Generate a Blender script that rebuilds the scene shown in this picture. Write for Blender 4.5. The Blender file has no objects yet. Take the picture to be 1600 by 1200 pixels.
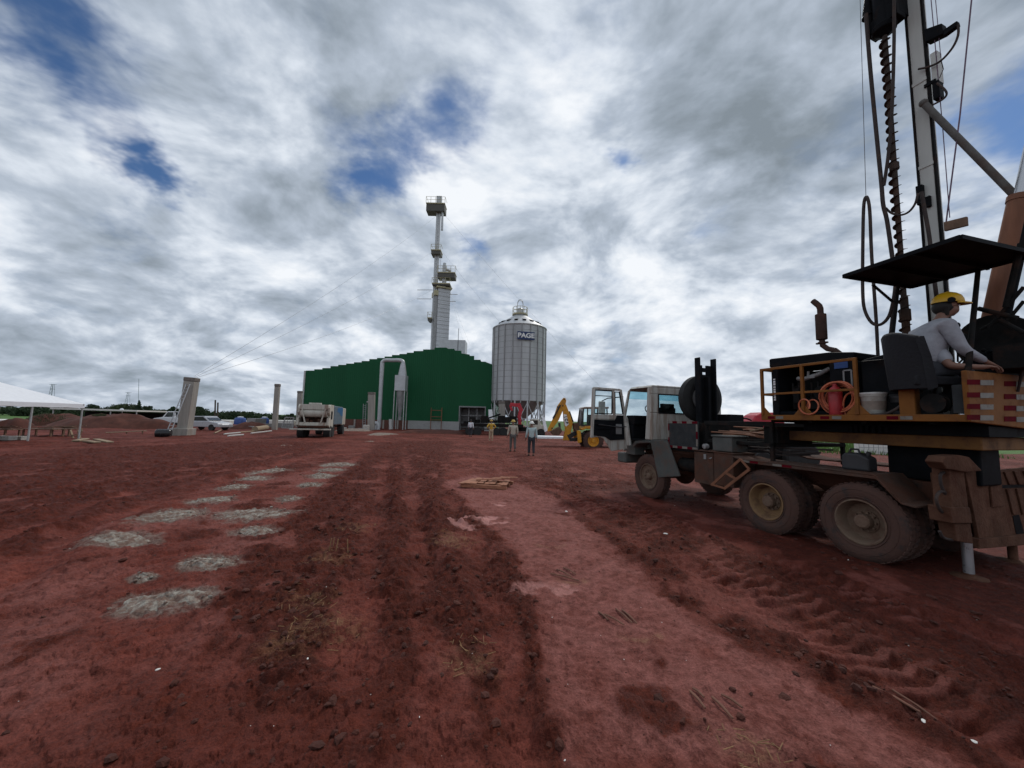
import bpy, math, random
import numpy as np
from mathutils import Vector, Matrix, Euler
random.seed(7); rng = np.random.default_rng(11)
S = bpy.context.scene
COL = S.collection
R = math.radians

# ------------------------------------------------------------------ camera
CAMH, PITCH, ROLL, FPX = 1.8, 0.0935, 0.024, 600.0     # FPX: focal length for a 1600 px wide picture
_F = Vector((0, math.cos(PITCH), math.sin(PITCH))); _U0 = Vector((0, -math.sin(PITCH), math.cos(PITCH))); _R0 = Vector((1, 0, 0))
_R = _R0*math.cos(ROLL) + _U0*math.sin(ROLL); _U = _U0*math.cos(ROLL) - _R0*math.sin(ROLL)
cam = bpy.data.cameras.new("camera"); cam.sensor_width = 36; cam.lens = FPX/1600*36
cam.clip_start = 0.05; cam.clip_end = 9000
camo = bpy.data.objects.new("camera", cam); COL.objects.link(camo)
camo.matrix_world = Matrix(((_R.x, _U.x, -_F.x, 0), (_R.y, _U.y, -_F.y, 0), (_R.z, _U.z, -_F.z, CAMH), (0, 0, 0, 1)))
S.camera = camo

def ray(px, py): return _F + _R*((px-800)/FPX) + _U*((600-py)/FPX)
def at(px, py, Y):                      # a point of the photo at the depth Y
    d = ray(px, py); return Vector((0, 0, CAMH)) + d*(Y/d.y)
def gp(px, py, z=0.0):                  # a point of the photo on the ground
    d = ray(px, py); return Vector((0, 0, CAMH)) + d*((z-CAMH)/d.z)

# ------------------------------------------------------------------ light
S.view_settings.view_transform = 'Standard'; S.view_settings.look = 'None'
S.view_settings.exposure = 0.12; S.view_settings.gamma = 1.0
SUN_EL, SUN_AZ = R(47), R(34)           # azimuth measured from +Y towards +X
sd = Vector((math.sin(SUN_AZ)*math.cos(SUN_EL), math.cos(SUN_AZ)*math.cos(SUN_EL), math.sin(SUN_EL)))
sun = bpy.data.lights.new("sun", 'SUN'); sun.energy = 1.5; sun.angle = R(11); sun.color = (1, 0.95, 0.88)
suno = bpy.data.objects.new("sun", sun); COL.objects.link(suno)
suno.rotation_euler = sd.to_track_quat('Z', 'Y').to_euler()

W = bpy.data.worlds.new("World"); S.world = W; W.use_nodes = True
def build_sky():
    nt = W.node_tree; N = nt.nodes; L = nt.links; N.clear()
    def nd(t, **k):
        n = N.new(t)
        for a, b in k.items(): setattr(n, a, b)
        return n
    def M(op, a, b=None, c=None, clamp=False):
        n = nd('ShaderNodeMath', operation=op); n.use_clamp = clamp
        for i, x in enumerate((a, b, c)):
            if x is None: continue
            if isinstance(x, (int, float)): n.inputs[i].default_value = x
            else: L.new(x, n.inputs[i])
        return n.outputs[0]
    def V(op, a, b=None, s=None):
        n = nd('ShaderNodeVectorMath', operation=op)
        for i, x in enumerate((a, b)):
            if x is None: continue
            if isinstance(x, (tuple, list, Vector)): n.inputs[i].default_value = x
            else: L.new(x, n.inputs[i])
        if s is not None:
            if isinstance(s, (int, float)): n.inputs['Scale'].default_value = s
            else: L.new(s, n.inputs['Scale'])
        return n
    def noise(vec, scale, detail, rough=0.55, dist=0.0, w=None):
        n = nd('ShaderNodeTexNoise'); n.inputs['Scale'].default_value = scale; n.inputs['Detail'].default_value = detail
        n.inputs['Roughness'].default_value = rough; n.inputs['Distortion'].default_value = dist
        L.new(vec, n.inputs['Vector']); return n
    def smooth(x, a, b, c=0.0, d=1.0):
        n = nd('ShaderNodeMapRange', interpolation_type='SMOOTHSTEP')
        L.new(x, n.inputs[0])
        for i, q in enumerate((a, b, c, d)): n.inputs[1+i].default_value = q
        return n.outputs[0]
    sky = nd('ShaderNodeTexSky', sky_type='NISHITA'); sky.sun_disc = False
    sky.sun_elevation = SUN_EL; sky.sun_rotation = SUN_AZ; sky.air_density = 1.0; sky.dust_density = 0.4; sky.ozone_density = 2.0
    tc = nd('ShaderNodeTexCoord'); d = tc.outputs['Generated']
    sep = nd('ShaderNodeSeparateXYZ'); L.new(d, sep.inputs[0])
    z = M('MAXIMUM', sep.outputs[2], 0.0)
    inv = M('DIVIDE', 1.0, M('ADD', z, 0.26))
    comb = nd('ShaderNodeCombineXYZ'); L.new(M('MULTIPLY', sep.outputs[0], inv), comb.inputs[0]); L.new(M('MULTIPLY', sep.outputs[1], inv), comb.inputs[1])
    P = comb.outputs[0]                                     # position on the cloud sheet overhead
    # the cloud sheet drifts in streets: stretch along the wind
    mp = nd('ShaderNodeMapping'); mp.inputs['Rotation'].default_value = (0, 0, R(35)); mp.inputs['Scale'].default_value = (1.0, 0.78, 1); L.new(P, mp.inputs[0])
    comb2 = nd('ShaderNodeCombineXYZ'); inv2 = M('DIVIDE', 1.0, M('ADD', z, 0.42))
    L.new(M('MULTIPLY', sep.outputs[0], inv2), comb2.inputs[0]); L.new(M('MULTIPLY', sep.outputs[1], inv2), comb2.inputs[1]); L.new(M('MULTIPLY', z, 1.3), comb2.inputs[2])
    Q = comb2.outputs[0]                                    # the same sheet given some height, for the heaped parts
    n1 = noise(mp.outputs[0], 1.5, 6, 0.56, 0.25)
    n2 = noise(Q, 2.5, 8, 0.56, 0.3)
    n2b = noise(V('ADD', Q, tuple(Vector((0.030, 0.050, 0.075)))).outputs[0], 2.5, 5, 0.56, 0.3)
    n3 = noise(Q, 9.0, 5, 0.58, 0.4)
    n4 = noise(mp.outputs[0], 4.2, 4, 0.55, 0.5)
    # warped direction for the placed gaps and dark clouds
    wn = noise(Q, 3.2, 5, 0.62); wv = V('SUBTRACT', wn.outputs['Color'], (0.5, 0.5, 0.5))
    ws = V('SCALE', wv.outputs[0], s=0.34)
    dw = V('ADD', d, ws.outputs[0]).outputs[0]
    def blobs(lst):
        tot = None
        for (px, py, r, w) in lst:
            c = ray(px, py).normalized()
            dist = V('DISTANCE', dw, tuple(c)).outputs['Value']
            k = M('MULTIPLY', smooth(dist, r/600*1.5, 0.0), w)
            tot = k if tot is None else M('ADD', tot, k)
        return tot
    gaps = blobs([(560, 250, 56, .34), (645, 232, 48, .38), (592, 295, 45, .32), (700, 190, 60, .40), (525, 290, 40, .2), (60, 20, 70, .24), (150, 95, 56, .26), (15, 95, 40, .08), (100, 60, 40, .10), (980, 240, 34, .55),
                  (1575, 190, 50, .32), (1528, 140, 34, .2), (290, 285, 36, .4), (225, 300, 36, .38), (220, 235, 36, .24), (170, 200, 50, .14), (215, 400, 40, .22), (262, 405, 30, .14), (740, 405, 30, .3), (945, 547, 26, .2), (905, 547, 20, .15), (1130, 340, 26, .16), (470, 30, 44, .14), (660, 330, 30, .3), (1680, 230, 70, .2)])
    darks = blobs([(1130, 110, 230, .30), (1060, 215, 130, .16), (1330, 60, 220, .24), (870, 335, 80, .36), (930, 385, 50, .22), (90, 530, 130, .2), (250, 60, 160, .12), (500, 30, 160, .12), (20, 585, 70, .24), (420, 560, 120, .12), (560, 500, 120, .10), (1500, 60, 200, .16), (1250, 400, 80, .12), (880, 600, 90, .14)])
    lights = blobs([(900, 60, 110, .26), (900, 190, 100, .26), (820, 120, 140, .18), (700, 290, 80, .26), (960, 440, 150, .22), (1230, 330, 110, .30), (1050, 390, 80, .22), (640, 150, 160, .10), (1580, 300, 140, .2), (350, 130, 130, .10), (1180, 570, 160, .14), (620, 560, 100, .2), (30, 230, 120, .08), (760, 510, 60, .16), (340, 120, 60, .1)])
    cov = M('ADD', M('MULTIPLY', M('SUBTRACT', n1.outputs[0], 0.5), 0.75), M('ADD', M('MULTIPLY', M('SUBTRACT', n2.outputs[0], 0.5), 0.75), M('MULTIPLY', M('SUBTRACT', n3.outputs[0], 0.5), 0.45)))
    cov = M('SUBTRACT', M('ADD', cov, 0.44), gaps)
    alpha = smooth(cov, -0.20, 0.40)
    # towards the horizon the sheet closes
    low = smooth(z, 0.16, 0.0)
    alpha = M('MAXIMUM', alpha, M('MULTIPLY', low, 0.9))
    # brightness of the cloud: thick parts are grey underneath, thin edges bright
    br = M('ADD', 0.60, M('MULTIPLY', M('SUBTRACT', n2.outputs[0], 0.5), 1.0))
    br = M('ADD', br, M('MULTIPLY', M('SUBTRACT', n2.outputs[0], n2b.outputs[0]), 1.9))     # sunward sides lighter
    br = M('ADD', br, M('MULTIPLY', M('SUBTRACT', n3.outputs[0], 0.5), 0.25))
    br = M('ADD', br, M('MULTIPLY', M('SUBTRACT', n4.outputs[0], 0.5), 0.45))
    br = M('ADD', br, M('MULTIPLY', M('SUBTRACT', n1.outputs[0], 0.5), -0.6))
    br = M('ADD', br, M('MULTIPLY', lights, 0.75)); br = M('SUBTRACT', br, M('MULTIPLY', darks, 0.66))
    br = M('SUBTRACT', br, M('MULTIPLY', smooth(z, 0.12, 0.0), -0.04))
    cr = nd('ShaderNodeValToRGB'); L.new(br, cr.inputs[0])
    e = cr.color_ramp.elements
    e[0].position = 0.0; e[0].color = (0.215, 0.255, 0.295, 1)
    e[1].position = 1.0; e[1].color = (0.84, 0.87, 0.91, 1)
    for p, c in ((0.22, (0.29, 0.34, 0.40, 1)), (0.5, (0.43, 0.49, 0.575, 1)), (0.76, (0.66, 0.715, 0.79, 1))):
        q = e.new(p); q.color = c
    cl = V('SCALE', cr.outputs[0], s=10.0).outputs[0]        # as bright as the Nishita sky it stands in
    blue = V('MULTIPLY', sky.outputs[0], (0.42, 0.56, 0.72)).outputs[0]
    mx = nd('ShaderNodeMix', data_type='RGBA'); L.new(alpha, mx.inputs[0]); L.new(blue, mx.inputs[6]); L.new(cl, mx.inputs[7])
    bg = nd('ShaderNodeBackground'); bg.inputs[1].default_value = 0.1; L.new(mx.outputs[2], bg.inputs[0])
    out = nd('ShaderNodeOutputWorld'); L.new(bg.outputs[0], out.inputs[0])
build_sky()

# ------------------------------------------------------------------ materials
def mat(name, col, rough=0.6, metal=0.0, var=0.25, scale=6.0, dirt=0.0, dirtcol=(0.10, 0.042, 0.028), dscale=2.5, bump=0.0, bscale=40.0, streak=False, spec=0.4, col2=None):
    m = bpy.data.materials.new(name); m.use_nodes = True; nt = m.node_tree; N = nt.nodes; L = nt.links
    b = N['Principled BSDF']; b.inputs['Metallic'].default_value = metal; b.inputs['Specular IOR Level'].default_value = spec
    tc = N.new('ShaderNodeTexCoord'); co = tc.outputs['Object']
    if streak:
        mp = N.new('ShaderNodeMapping'); mp.inputs['Scale'].default_value = (1, 1, 0.12); L.new(co, mp.inputs[0]); co2 = mp.outputs[0]
    else: co2 = co
    n = N.new('ShaderNodeTexNoise'); n.inputs['Scale'].default_value = scale; n.inputs['Detail'].default_value = 6; n.inputs['Roughness'].default_value = 0.65
    L.new(co2, n.inputs['Vector'])
    r = N.new('ShaderNodeValToRGB'); L.new(n.outputs[0], r.inputs[0])
    lo = tuple(c*(1-var) for c in col) if col2 is None else col2; hi = tuple(min(1, c*(1+var)) for c in col)
    r.color_ramp.elements[0].position = 0.3; r.color_ramp.elements[0].color = (*lo, 1)
    r.color_ramp.elements[1].position = 0.7; r.color_ramp.elements[1].color = (*hi, 1)
    c = r.outputs[0]; rg = None
    if dirt > 0:
        n2 = N.new('ShaderNodeTexNoise'); n2.inputs['Scale'].default_value = dscale; n2.inputs['Detail'].default_value = 9; n2.inputs['Roughness'].default_value = 0.7
        L.new(co2, n2.inputs['Vector'])
        mr = N.new('ShaderNodeMapRange'); L.new(n2.outputs[0], mr.inputs[0]); t = 0.68 - 0.42*dirt
        mr.inputs[1].default_value = t; mr.inputs[2].default_value = t+0.16; mr.inputs[4].default_value = min(1, 0.5+dirt*0.5)
        mx = N.new('ShaderNodeMix'); mx.data_type = 'RGBA'; L.new(mr.outputs[0], mx.inputs[0]); L.new(c, mx.inputs[6]); mx.inputs[7].default_value = (*dirtcol, 1)
        c = mx.outputs[2]
        m2 = N.new('ShaderNodeMix'); L.new(mr.outputs[0], m2.inputs[0]); m2.inputs[2].default_value = rough; m2.inputs[3].default_value = 0.95; rg = m2.outputs[0]
    L.new(c, b.inputs['Base Color'])
    if rg is not None: L.new(rg, b.inputs['Roughness'])
    else:
        ma = N.new('ShaderNodeMath'); ma.operation = 'MULTIPLY_ADD'; L.new(n.outputs[0], ma.inputs[0]); ma.inputs[1].default_value = 0.25; ma.inputs[2].default_value = rough-0.12; L.new(ma.outputs[0], b.inputs['Roughness'])
    if bump > 0:
        n3 = N.new('ShaderNodeTexNoise'); n3.inputs['Scale'].default_value = bscale; n3.inputs['Detail'].default_value = 5; L.new(co, n3.inputs['Vector'])
        bp = N.new('ShaderNodeBump'); bp.inputs['Strength'].default_value = bump; bp.inputs['Distance'].default_value = 0.02; L.new(n3.outputs[0], bp.inputs['Height']); L.new(bp.outputs[0], b.inputs['Normal'])
    return m

def glass(name, tint=(0.75, 0.85, 0.88)):
    m = bpy.data.materials.new(name); m.use_nodes = True; nt = m.node_tree; N = nt.nodes; L = nt.links; N.clear()
    t = N.new('ShaderNodeBsdfTransparent'); t.inputs[0].default_value = (*tint, 1)
    g = N.new('ShaderNodeBsdfGlossy'); g.inputs[1].default_value = 0.05; g.inputs[0].default_value = (0.9, 0.9, 0.9, 1)
    f = N.new('ShaderNodeFresnel'); f.inputs[0].default_value = 1.35
    mx = N.new('ShaderNodeMixShader'); L.new(f.outputs[0], mx.inputs[0]); L.new(t.outputs[0], mx.inputs[1]); L.new(g.outputs[0], mx.inputs[2])
    o = N.new('ShaderNodeOutputMaterial'); L.new(mx.outputs[0], o.inputs[0]); return m

RED = (0.078, 0.0245, 0.0155)
MT = dict(
 black=mat('black_paint', (0.011, 0.012, 0.014), 0.5, dirt=0.32, dirtcol=(0.030, 0.020, 0.016), dscale=5, spec=0.02),
 dark=mat('dark_steel', (0.016, 0.016, 0.016), 0.6, dirt=0.4, dirtcol=(0.045, 0.026, 0.020), dscale=4, spec=0.02),
 grey_dark=mat('dark_grey_panel', (0.04, 0.043, 0.045), 0.55, dirt=0.25, dscale=6, spec=0.02),
 chassis=mat('muddy_steel', (0.05, 0.038, 0.032), 0.85, dirt=0.8, dscale=3, bump=0.3, spec=0.12),
 mudsteel=mat('mud_caked_steel', (0.075, 0.048, 0.038), 0.9, var=0.3, scale=3, dirt=0.6, dirtcol=(0.10, 0.045, 0.030), dscale=4, bump=0.5, spec=0.12),
 rustplate=mat('rusty_plate', (0.10, 0.050, 0.033), 0.9, var=0.35, scale=3, dirt=0.5, dirtcol=(0.070, 0.028, 0.018), dscale=5, bump=0.6, bscale=25, spec=0.1),
 cabwhite=mat('old_white_paint', (0.46, 0.45, 0.41), 0.55, var=0.14, dirt=0.52, dirtcol=(0.22, 0.15, 0.11), dscale=7, streak=True),
 cabgrey=mat('grey_cab_plastic', (0.075, 0.08, 0.075), 0.7, dirt=0.5, dirtcol=(0.10, 0.055, 0.04), dscale=3),
 tyre=mat('dusty_tyre', (0.03, 0.026, 0.025), 0.9, dirt=0.85, dirtcol=(0.080, 0.040, 0.030), dscale=5, bump=0.35),
 tyreblack=mat('black_tyre', (0.022, 0.022, 0.022), 0.85, dirt=0.15, bump=0.3),
 rim=mat('muddy_rim', (0.16, 0.11, 0.075), 0.8, dirt=0.6, dirtcol=(0.10, 0.052, 0.036), dscale=6),
 rimyellow=mat('muddy_yellow_rim', (0.22, 0.13, 0.06), 0.8, dirt=0.5, dirtcol=(0.09, 0.045, 0.032), dscale=6),
 orange=mat('worn_orange_paint', (0.19, 0.072, 0.014), 0.65, var=0.2, scale=2.5, dirt=0.42, dirtcol=(0.10, 0.042, 0.024), dscale=3.5, spec=0.2),
 yellowbeam=mat('worn_yellow_beam', (0.17, 0.075, 0.016), 0.7, dirt=0.55, dirtcol=(0.05, 0.025, 0.018), dscale=3),
 refl_red=mat('red_reflector', (0.10, 0.004, 0.010), 0.8, dirt=0.0, spec=0.05), refl_white=mat('white_reflector', (0.16, 0.145, 0.125), 0.5, dirt=0.35, dscale=9),
 mast=mat('mast_pale_grey', (0.52, 0.53, 0.50), 0.55, var=0.12, scale=3, dirt=0.18, dirtcol=(0.20, 0.13, 0.085), dscale=3, streak=True),
 bracegrey=mat('brace_grey', (0.10, 0.095, 0.088), 0.7, dirt=0.4, dirtcol=(0.09, 0.055, 0.04)),
 rustpipe=mat('rusty_red_pipe', (0.19, 0.075, 0.038), 0.7, var=0.3, dirt=0.4, dirtcol=(0.12, 0.05, 0.03), streak=True),
 chrome=mat('bare_steel_rod', (0.45, 0.46, 0.48), 0.3, metal=0.7, var=0.1),
 auger=mat('auger_steel', (0.055, 0.045, 0.04), 0.75, dirt=0.5, dirtcol=(0.09, 0.05, 0.035), bump=0.3, spec=0.12),
 hose=mat('black_hose', (0.05, 0.04, 0.038), 0.65, dirt=0.4, dirtcol=(0.10, 0.065, 0.05), dscale=8, spec=0.12),
 cable=mat('steel_cable', (0.10, 0.09, 0.095), 0.6), rope=mat('faded_purple_rope', (0.16, 0.11, 0.16), 0.8),
 hoseorange=mat('orange_hose', (0.50, 0.13, 0.06), 0.5, dirt=0.25, dirtcol=(0.2, 0.07, 0.04), dscale=10),
 redpaint=mat('red_paint', (0.42, 0.02, 0.035), 0.4, dirt=0.15), redcan=mat('red_canister', (0.35, 0.025, 0.03), 0.4, dirt=0.2),
 bluepaint=mat('blue_panel', (0.02, 0.06, 0.20), 0.5, dirt=0.2),
 whiteplastic=mat('white_plastic', (0.45, 0.43, 0.39), 0.5, dirt=0.4, dirtcol=(0.25, 0.17, 0.12), dscale=9), rimwhite=mat('white_lid', (0.7, 0.7, 0.68), 0.4),
 greymetal=mat('grey_metal', (0.22, 0.22, 0.22), 0.5, dirt=0.3), darkplastic=mat('dark_plastic', (0.03, 0.03, 0.033), 0.5, dirt=0.4, dirtcol=(0.06, 0.035, 0.028)),
 exhaust=mat('rusty_exhaust', (0.055, 0.035, 0.03), 0.85, dirt=0.5, dirtcol=(0.10, 0.05, 0.038), dscale=8, spec=0.12),
 seat=mat('cracked_black_vinyl', (0.006, 0.006, 0.009), 0.75, bump=0.3, bscale=30), seatedge=mat('worn_grey_piping', (0.16, 0.155, 0.15), 0.7, spec=0.02),
 green=None, galv=None,
 concdark=mat('stained_concrete', (0.16, 0.14, 0.125), 0.9, var=0.3),
 concrete=mat('concrete', (0.30, 0.28, 0.25), 0.85, var=0.2, scale=3, dirt=0.3, dirtcol=(0.20, 0.12, 0.085), bump=0.3, streak=True),
 slab=mat('rough_concrete_slump', (0.255, 0.235, 0.20), 0.9, var=0.5, scale=16, dirt=0.66, dirtcol=(0.12, 0.058, 0.040), dscale=11, bump=0.8, bscale=30),
 plinth=mat('concrete_plinth', (0.32, 0.32, 0.31), 0.85, var=0.12, dirt=0.2, dirtcol=(0.12, 0.11, 0.10), dscale=0.8),
 brick=mat('red_brown_masonry', (0.13, 0.055, 0.04), 0.9, var=0.3, scale=4),
 zinc=mat('dull_zinc', (0.46, 0.47, 0.48), 0.45, metal=0.35, var=0.12, scale=2, dirt=0.12, dirtcol=(0.25, 0.25, 0.25)),
 zincdark=mat('weathered_zinc', (0.28, 0.28, 0.28), 0.5, metal=0.4, var=0.2, scale=2),
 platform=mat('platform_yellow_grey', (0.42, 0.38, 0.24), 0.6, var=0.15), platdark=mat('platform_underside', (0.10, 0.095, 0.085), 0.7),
 tent=mat('white_tent_cloth', (0.72, 0.73, 0.76), 0.7, var=0.05, bump=0.1, bscale=3), pole=mat('pale_metal_pole', (0.42, 0.43, 0.42), 0.4, metal=0.3),
 wood=mat('weathered_planks', (0.17, 0.105, 0.07), 0.85, var=0.45, scale=8, bump=0.4), woodlight=mat('pale_timber', (0.27, 0.20, 0.13), 0.8, var=0.25), woodred=mat('mud_red_timber', (0.30, 0.13, 0.075), 0.85, var=0.4, scale=10, bump=0.3),
 dirt=mat('red_earth', RED, 0.95, var=0.4, scale=1.5, bump=0.8, bscale=3.0, dirt=0.3, dirtcol=(0.055, 0.018, 0.012), dscale=0.6),
 clod=mat('wet_clod', (0.062, 0.0175, 0.011), 0.95, var=0.4, scale=5, bump=0.6, bscale=60),
 carwhite=mat('car_white', (0.70, 0.71, 0.72), 0.25, var=0.03), carsilver=mat('car_silver', (0.42, 0.43, 0.45), 0.3, metal=0.4, var=0.05), carblack=mat('car_black', (0.015, 0.015, 0.017), 0.25), carglass=mat('car_glass', (0.02, 0.025, 0.03), 0.1, spec=0.6, var=0.1),
 truckwhite=mat('dirty_truck_white', (0.46, 0.44, 0.38), 0.5, var=0.12, dirt=0.45, dirtcol=(0.18, 0.09, 0.06), dscale=2.0, streak=True), tarp=mat('grey_blue_tarp', (0.10, 0.14, 0.17), 0.55, var=0.3, dirt=0.3, dirtcol=(0.16, 0.13, 0.11), dscale=1.5), tarpblue=mat('blue_tarp', (0.03, 0.12, 0.26), 0.5, var=0.3),
 jcb=mat('machine_yellow', (0.58, 0.26, 0.015), 0.5, var=0.15, dirt=0.38, dirtcol=(0.25, 0.11, 0.05), dscale=2.5), jcbdark=mat('machine_black', (0.02, 0.02, 0.02), 0.5, dirt=0.3), cream=mat('cab_roof_tan', (0.30, 0.24, 0.20), 0.6),
 bucketsteel=mat('muddy_bucket', (0.12, 0.075, 0.05), 0.8, dirt=0.5), navy=mat('navy_sign', (0.012, 0.03, 0.11), 0.4, var=0.05), letterwhite=mat('white_letters', (0.78, 0.78, 0.78), 0.5, var=0.02), letterblack=mat('black_letters', (0.015, 0.015, 0.015), 0.5),
 bark=mat('bark', (0.07, 0.055, 0.04), 0.9, var=0.3), leaf=mat('dark_leaves', (0.030, 0.052, 0.022), 0.8, var=0.5, scale=0.35), leaf2=mat('olive_leaves', (0.048, 0.066, 0.026), 0.8, var=0.5, scale=0.35),
 grass=mat('grass_green', (0.085, 0.15, 0.035), 0.9, var=0.45, scale=1.2), tank=mat('blue_water_tank', (0.05, 0.10, 0.30), 0.5), block=mat('grey_block_wall', (0.20, 0.195, 0.185), 0.9, var=0.25, scale=2), roofwhite=mat('white_sheet_roof', (0.66, 0.65, 0.60), 0.6, var=0.08), wallwhite=mat('white_wall', (0.70, 0.69, 0.65), 0.7, var=0.06),
 whitesheet=mat('white_foam_sheet', (0.80, 0.82, 0.84), 0.6, var=0.04),
 skin=mat('skin', (0.20, 0.105, 0.075), 0.55, var=0.1, scale=12), hair=mat('dark_hair', (0.012, 0.010, 0.009), 0.7), shirtgrey=mat('pale_grey_shirt', (0.30, 0.305, 0.335), 0.9, var=0.14, scale=9, bump=0.9, bscale=11, spec=0.1, dirt=0.15, dirtcol=(0.2, 0.17, 0.16)), helmet=mat('yellow_helmet', (0.62, 0.36, 0.015), 0.35, var=0.08, dirt=0.15, dirtcol=(0.3, 0.18, 0.05), dscale=14), helmetwhite=mat('white_helmet', (0.75, 0.75, 0.72), 0.4, var=0.03), helmetyellow2=mat('dull_yellow_cap', (0.45, 0.30, 0.06), 0.5),
 trouser=mat('dark_work_trousers', (0.035, 0.037, 0.045), 0.9, var=0.25), trousergrey=mat('grey_work_trousers', (0.10, 0.095, 0.09), 0.9, var=0.2), jacketyellow=mat('yellow_rain_jacket', (0.50, 0.30, 0.035), 0.6, var=0.15), trouserwhite=mat('pale_muddy_trousers', (0.42, 0.33, 0.22), 0.85, var=0.25), shirtwhite=mat('white_shirt', (0.66, 0.68, 0.72), 0.85, var=0.08), vest=mat('khaki_grey_shirt', (0.42, 0.38, 0.31), 0.85, var=0.15), teal=mat('pale_teal_shirt', (0.40, 0.50, 0.50), 0.85, var=0.15), boot=mat('muddy_boot', (0.05, 0.035, 0.028), 0.8, dirt=0.5),
 gl=glass('cab_glass', (0.70, 0.80, 0.82)), glblue=glass('tinted_glass', (0.48, 0.74, 0.82)), stick=mat('dry_stick', (0.16, 0.075, 0.05), 0.9, var=0.4), straw=mat('straw', (0.22, 0.125, 0.06), 0.9, var=0.4), pebble=mat('white_litter', (0.68, 0.66, 0.62), 0.6, var=0.1),
 mirror=mat('mirror_face', (0.6, 0.62, 0.64), 0.15, metal=0.8, var=0.03), pvc=mat('white_pipe', (0.5, 0.5, 0.48), 0.4, var=0.05), steelblue=mat('pylon_grey', (0.30, 0.33, 0.36), 0.6),
)
def ribbed(name, col, freq, axis, strength, rough, metal, var, hseams=0.0):
    m = mat(name, col, rough, metal, var=var, scale=0.4, dirt=0.10, dirtcol=tuple(c*0.6 for c in col), dscale=0.5, streak=True)
    nt = m.node_tree; N = nt.nodes; L = nt.links; b = N['Principled BSDF']
    b.inputs['Specular IOR Level'].default_value = 0.12
    tc = N.new('ShaderNodeTexCoord'); w = N.new('ShaderNodeTexWave'); w.wave_type = 'BANDS'; w.bands_direction = axis; w.inputs['Scale'].default_value = freq; w.inputs['Distortion'].default_value = 0
    L.new(tc.outputs['Object'], w.inputs['Vector'])
    bp = N.new('ShaderNodeBump'); bp.inputs['Strength'].default_value = strength; bp.inputs['Distance'].default_value = 0.05; L.new(w.outputs[0], bp.inputs['Height']); L.new(bp.outputs[0], b.inputs['Normal'])
    return m
MT['green'] = ribbed('green_cladding', (0.012, 0.085, 0.036), 1.0, 'X', 0.22, 0.5, 0.0, 0.10)
MT['galv'] = ribbed('galvanised_sheet', (0.46, 0.47, 0.48), 1.6, 'Z', 0.25, 0.5, 0.08, 0.2)
MT['galvtower'] = ribbed('galvanised_tower', (0.50, 0.51, 0.53), 0.9, 'Z', 0.3, 0.45, 0.2, 0.10)

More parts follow.
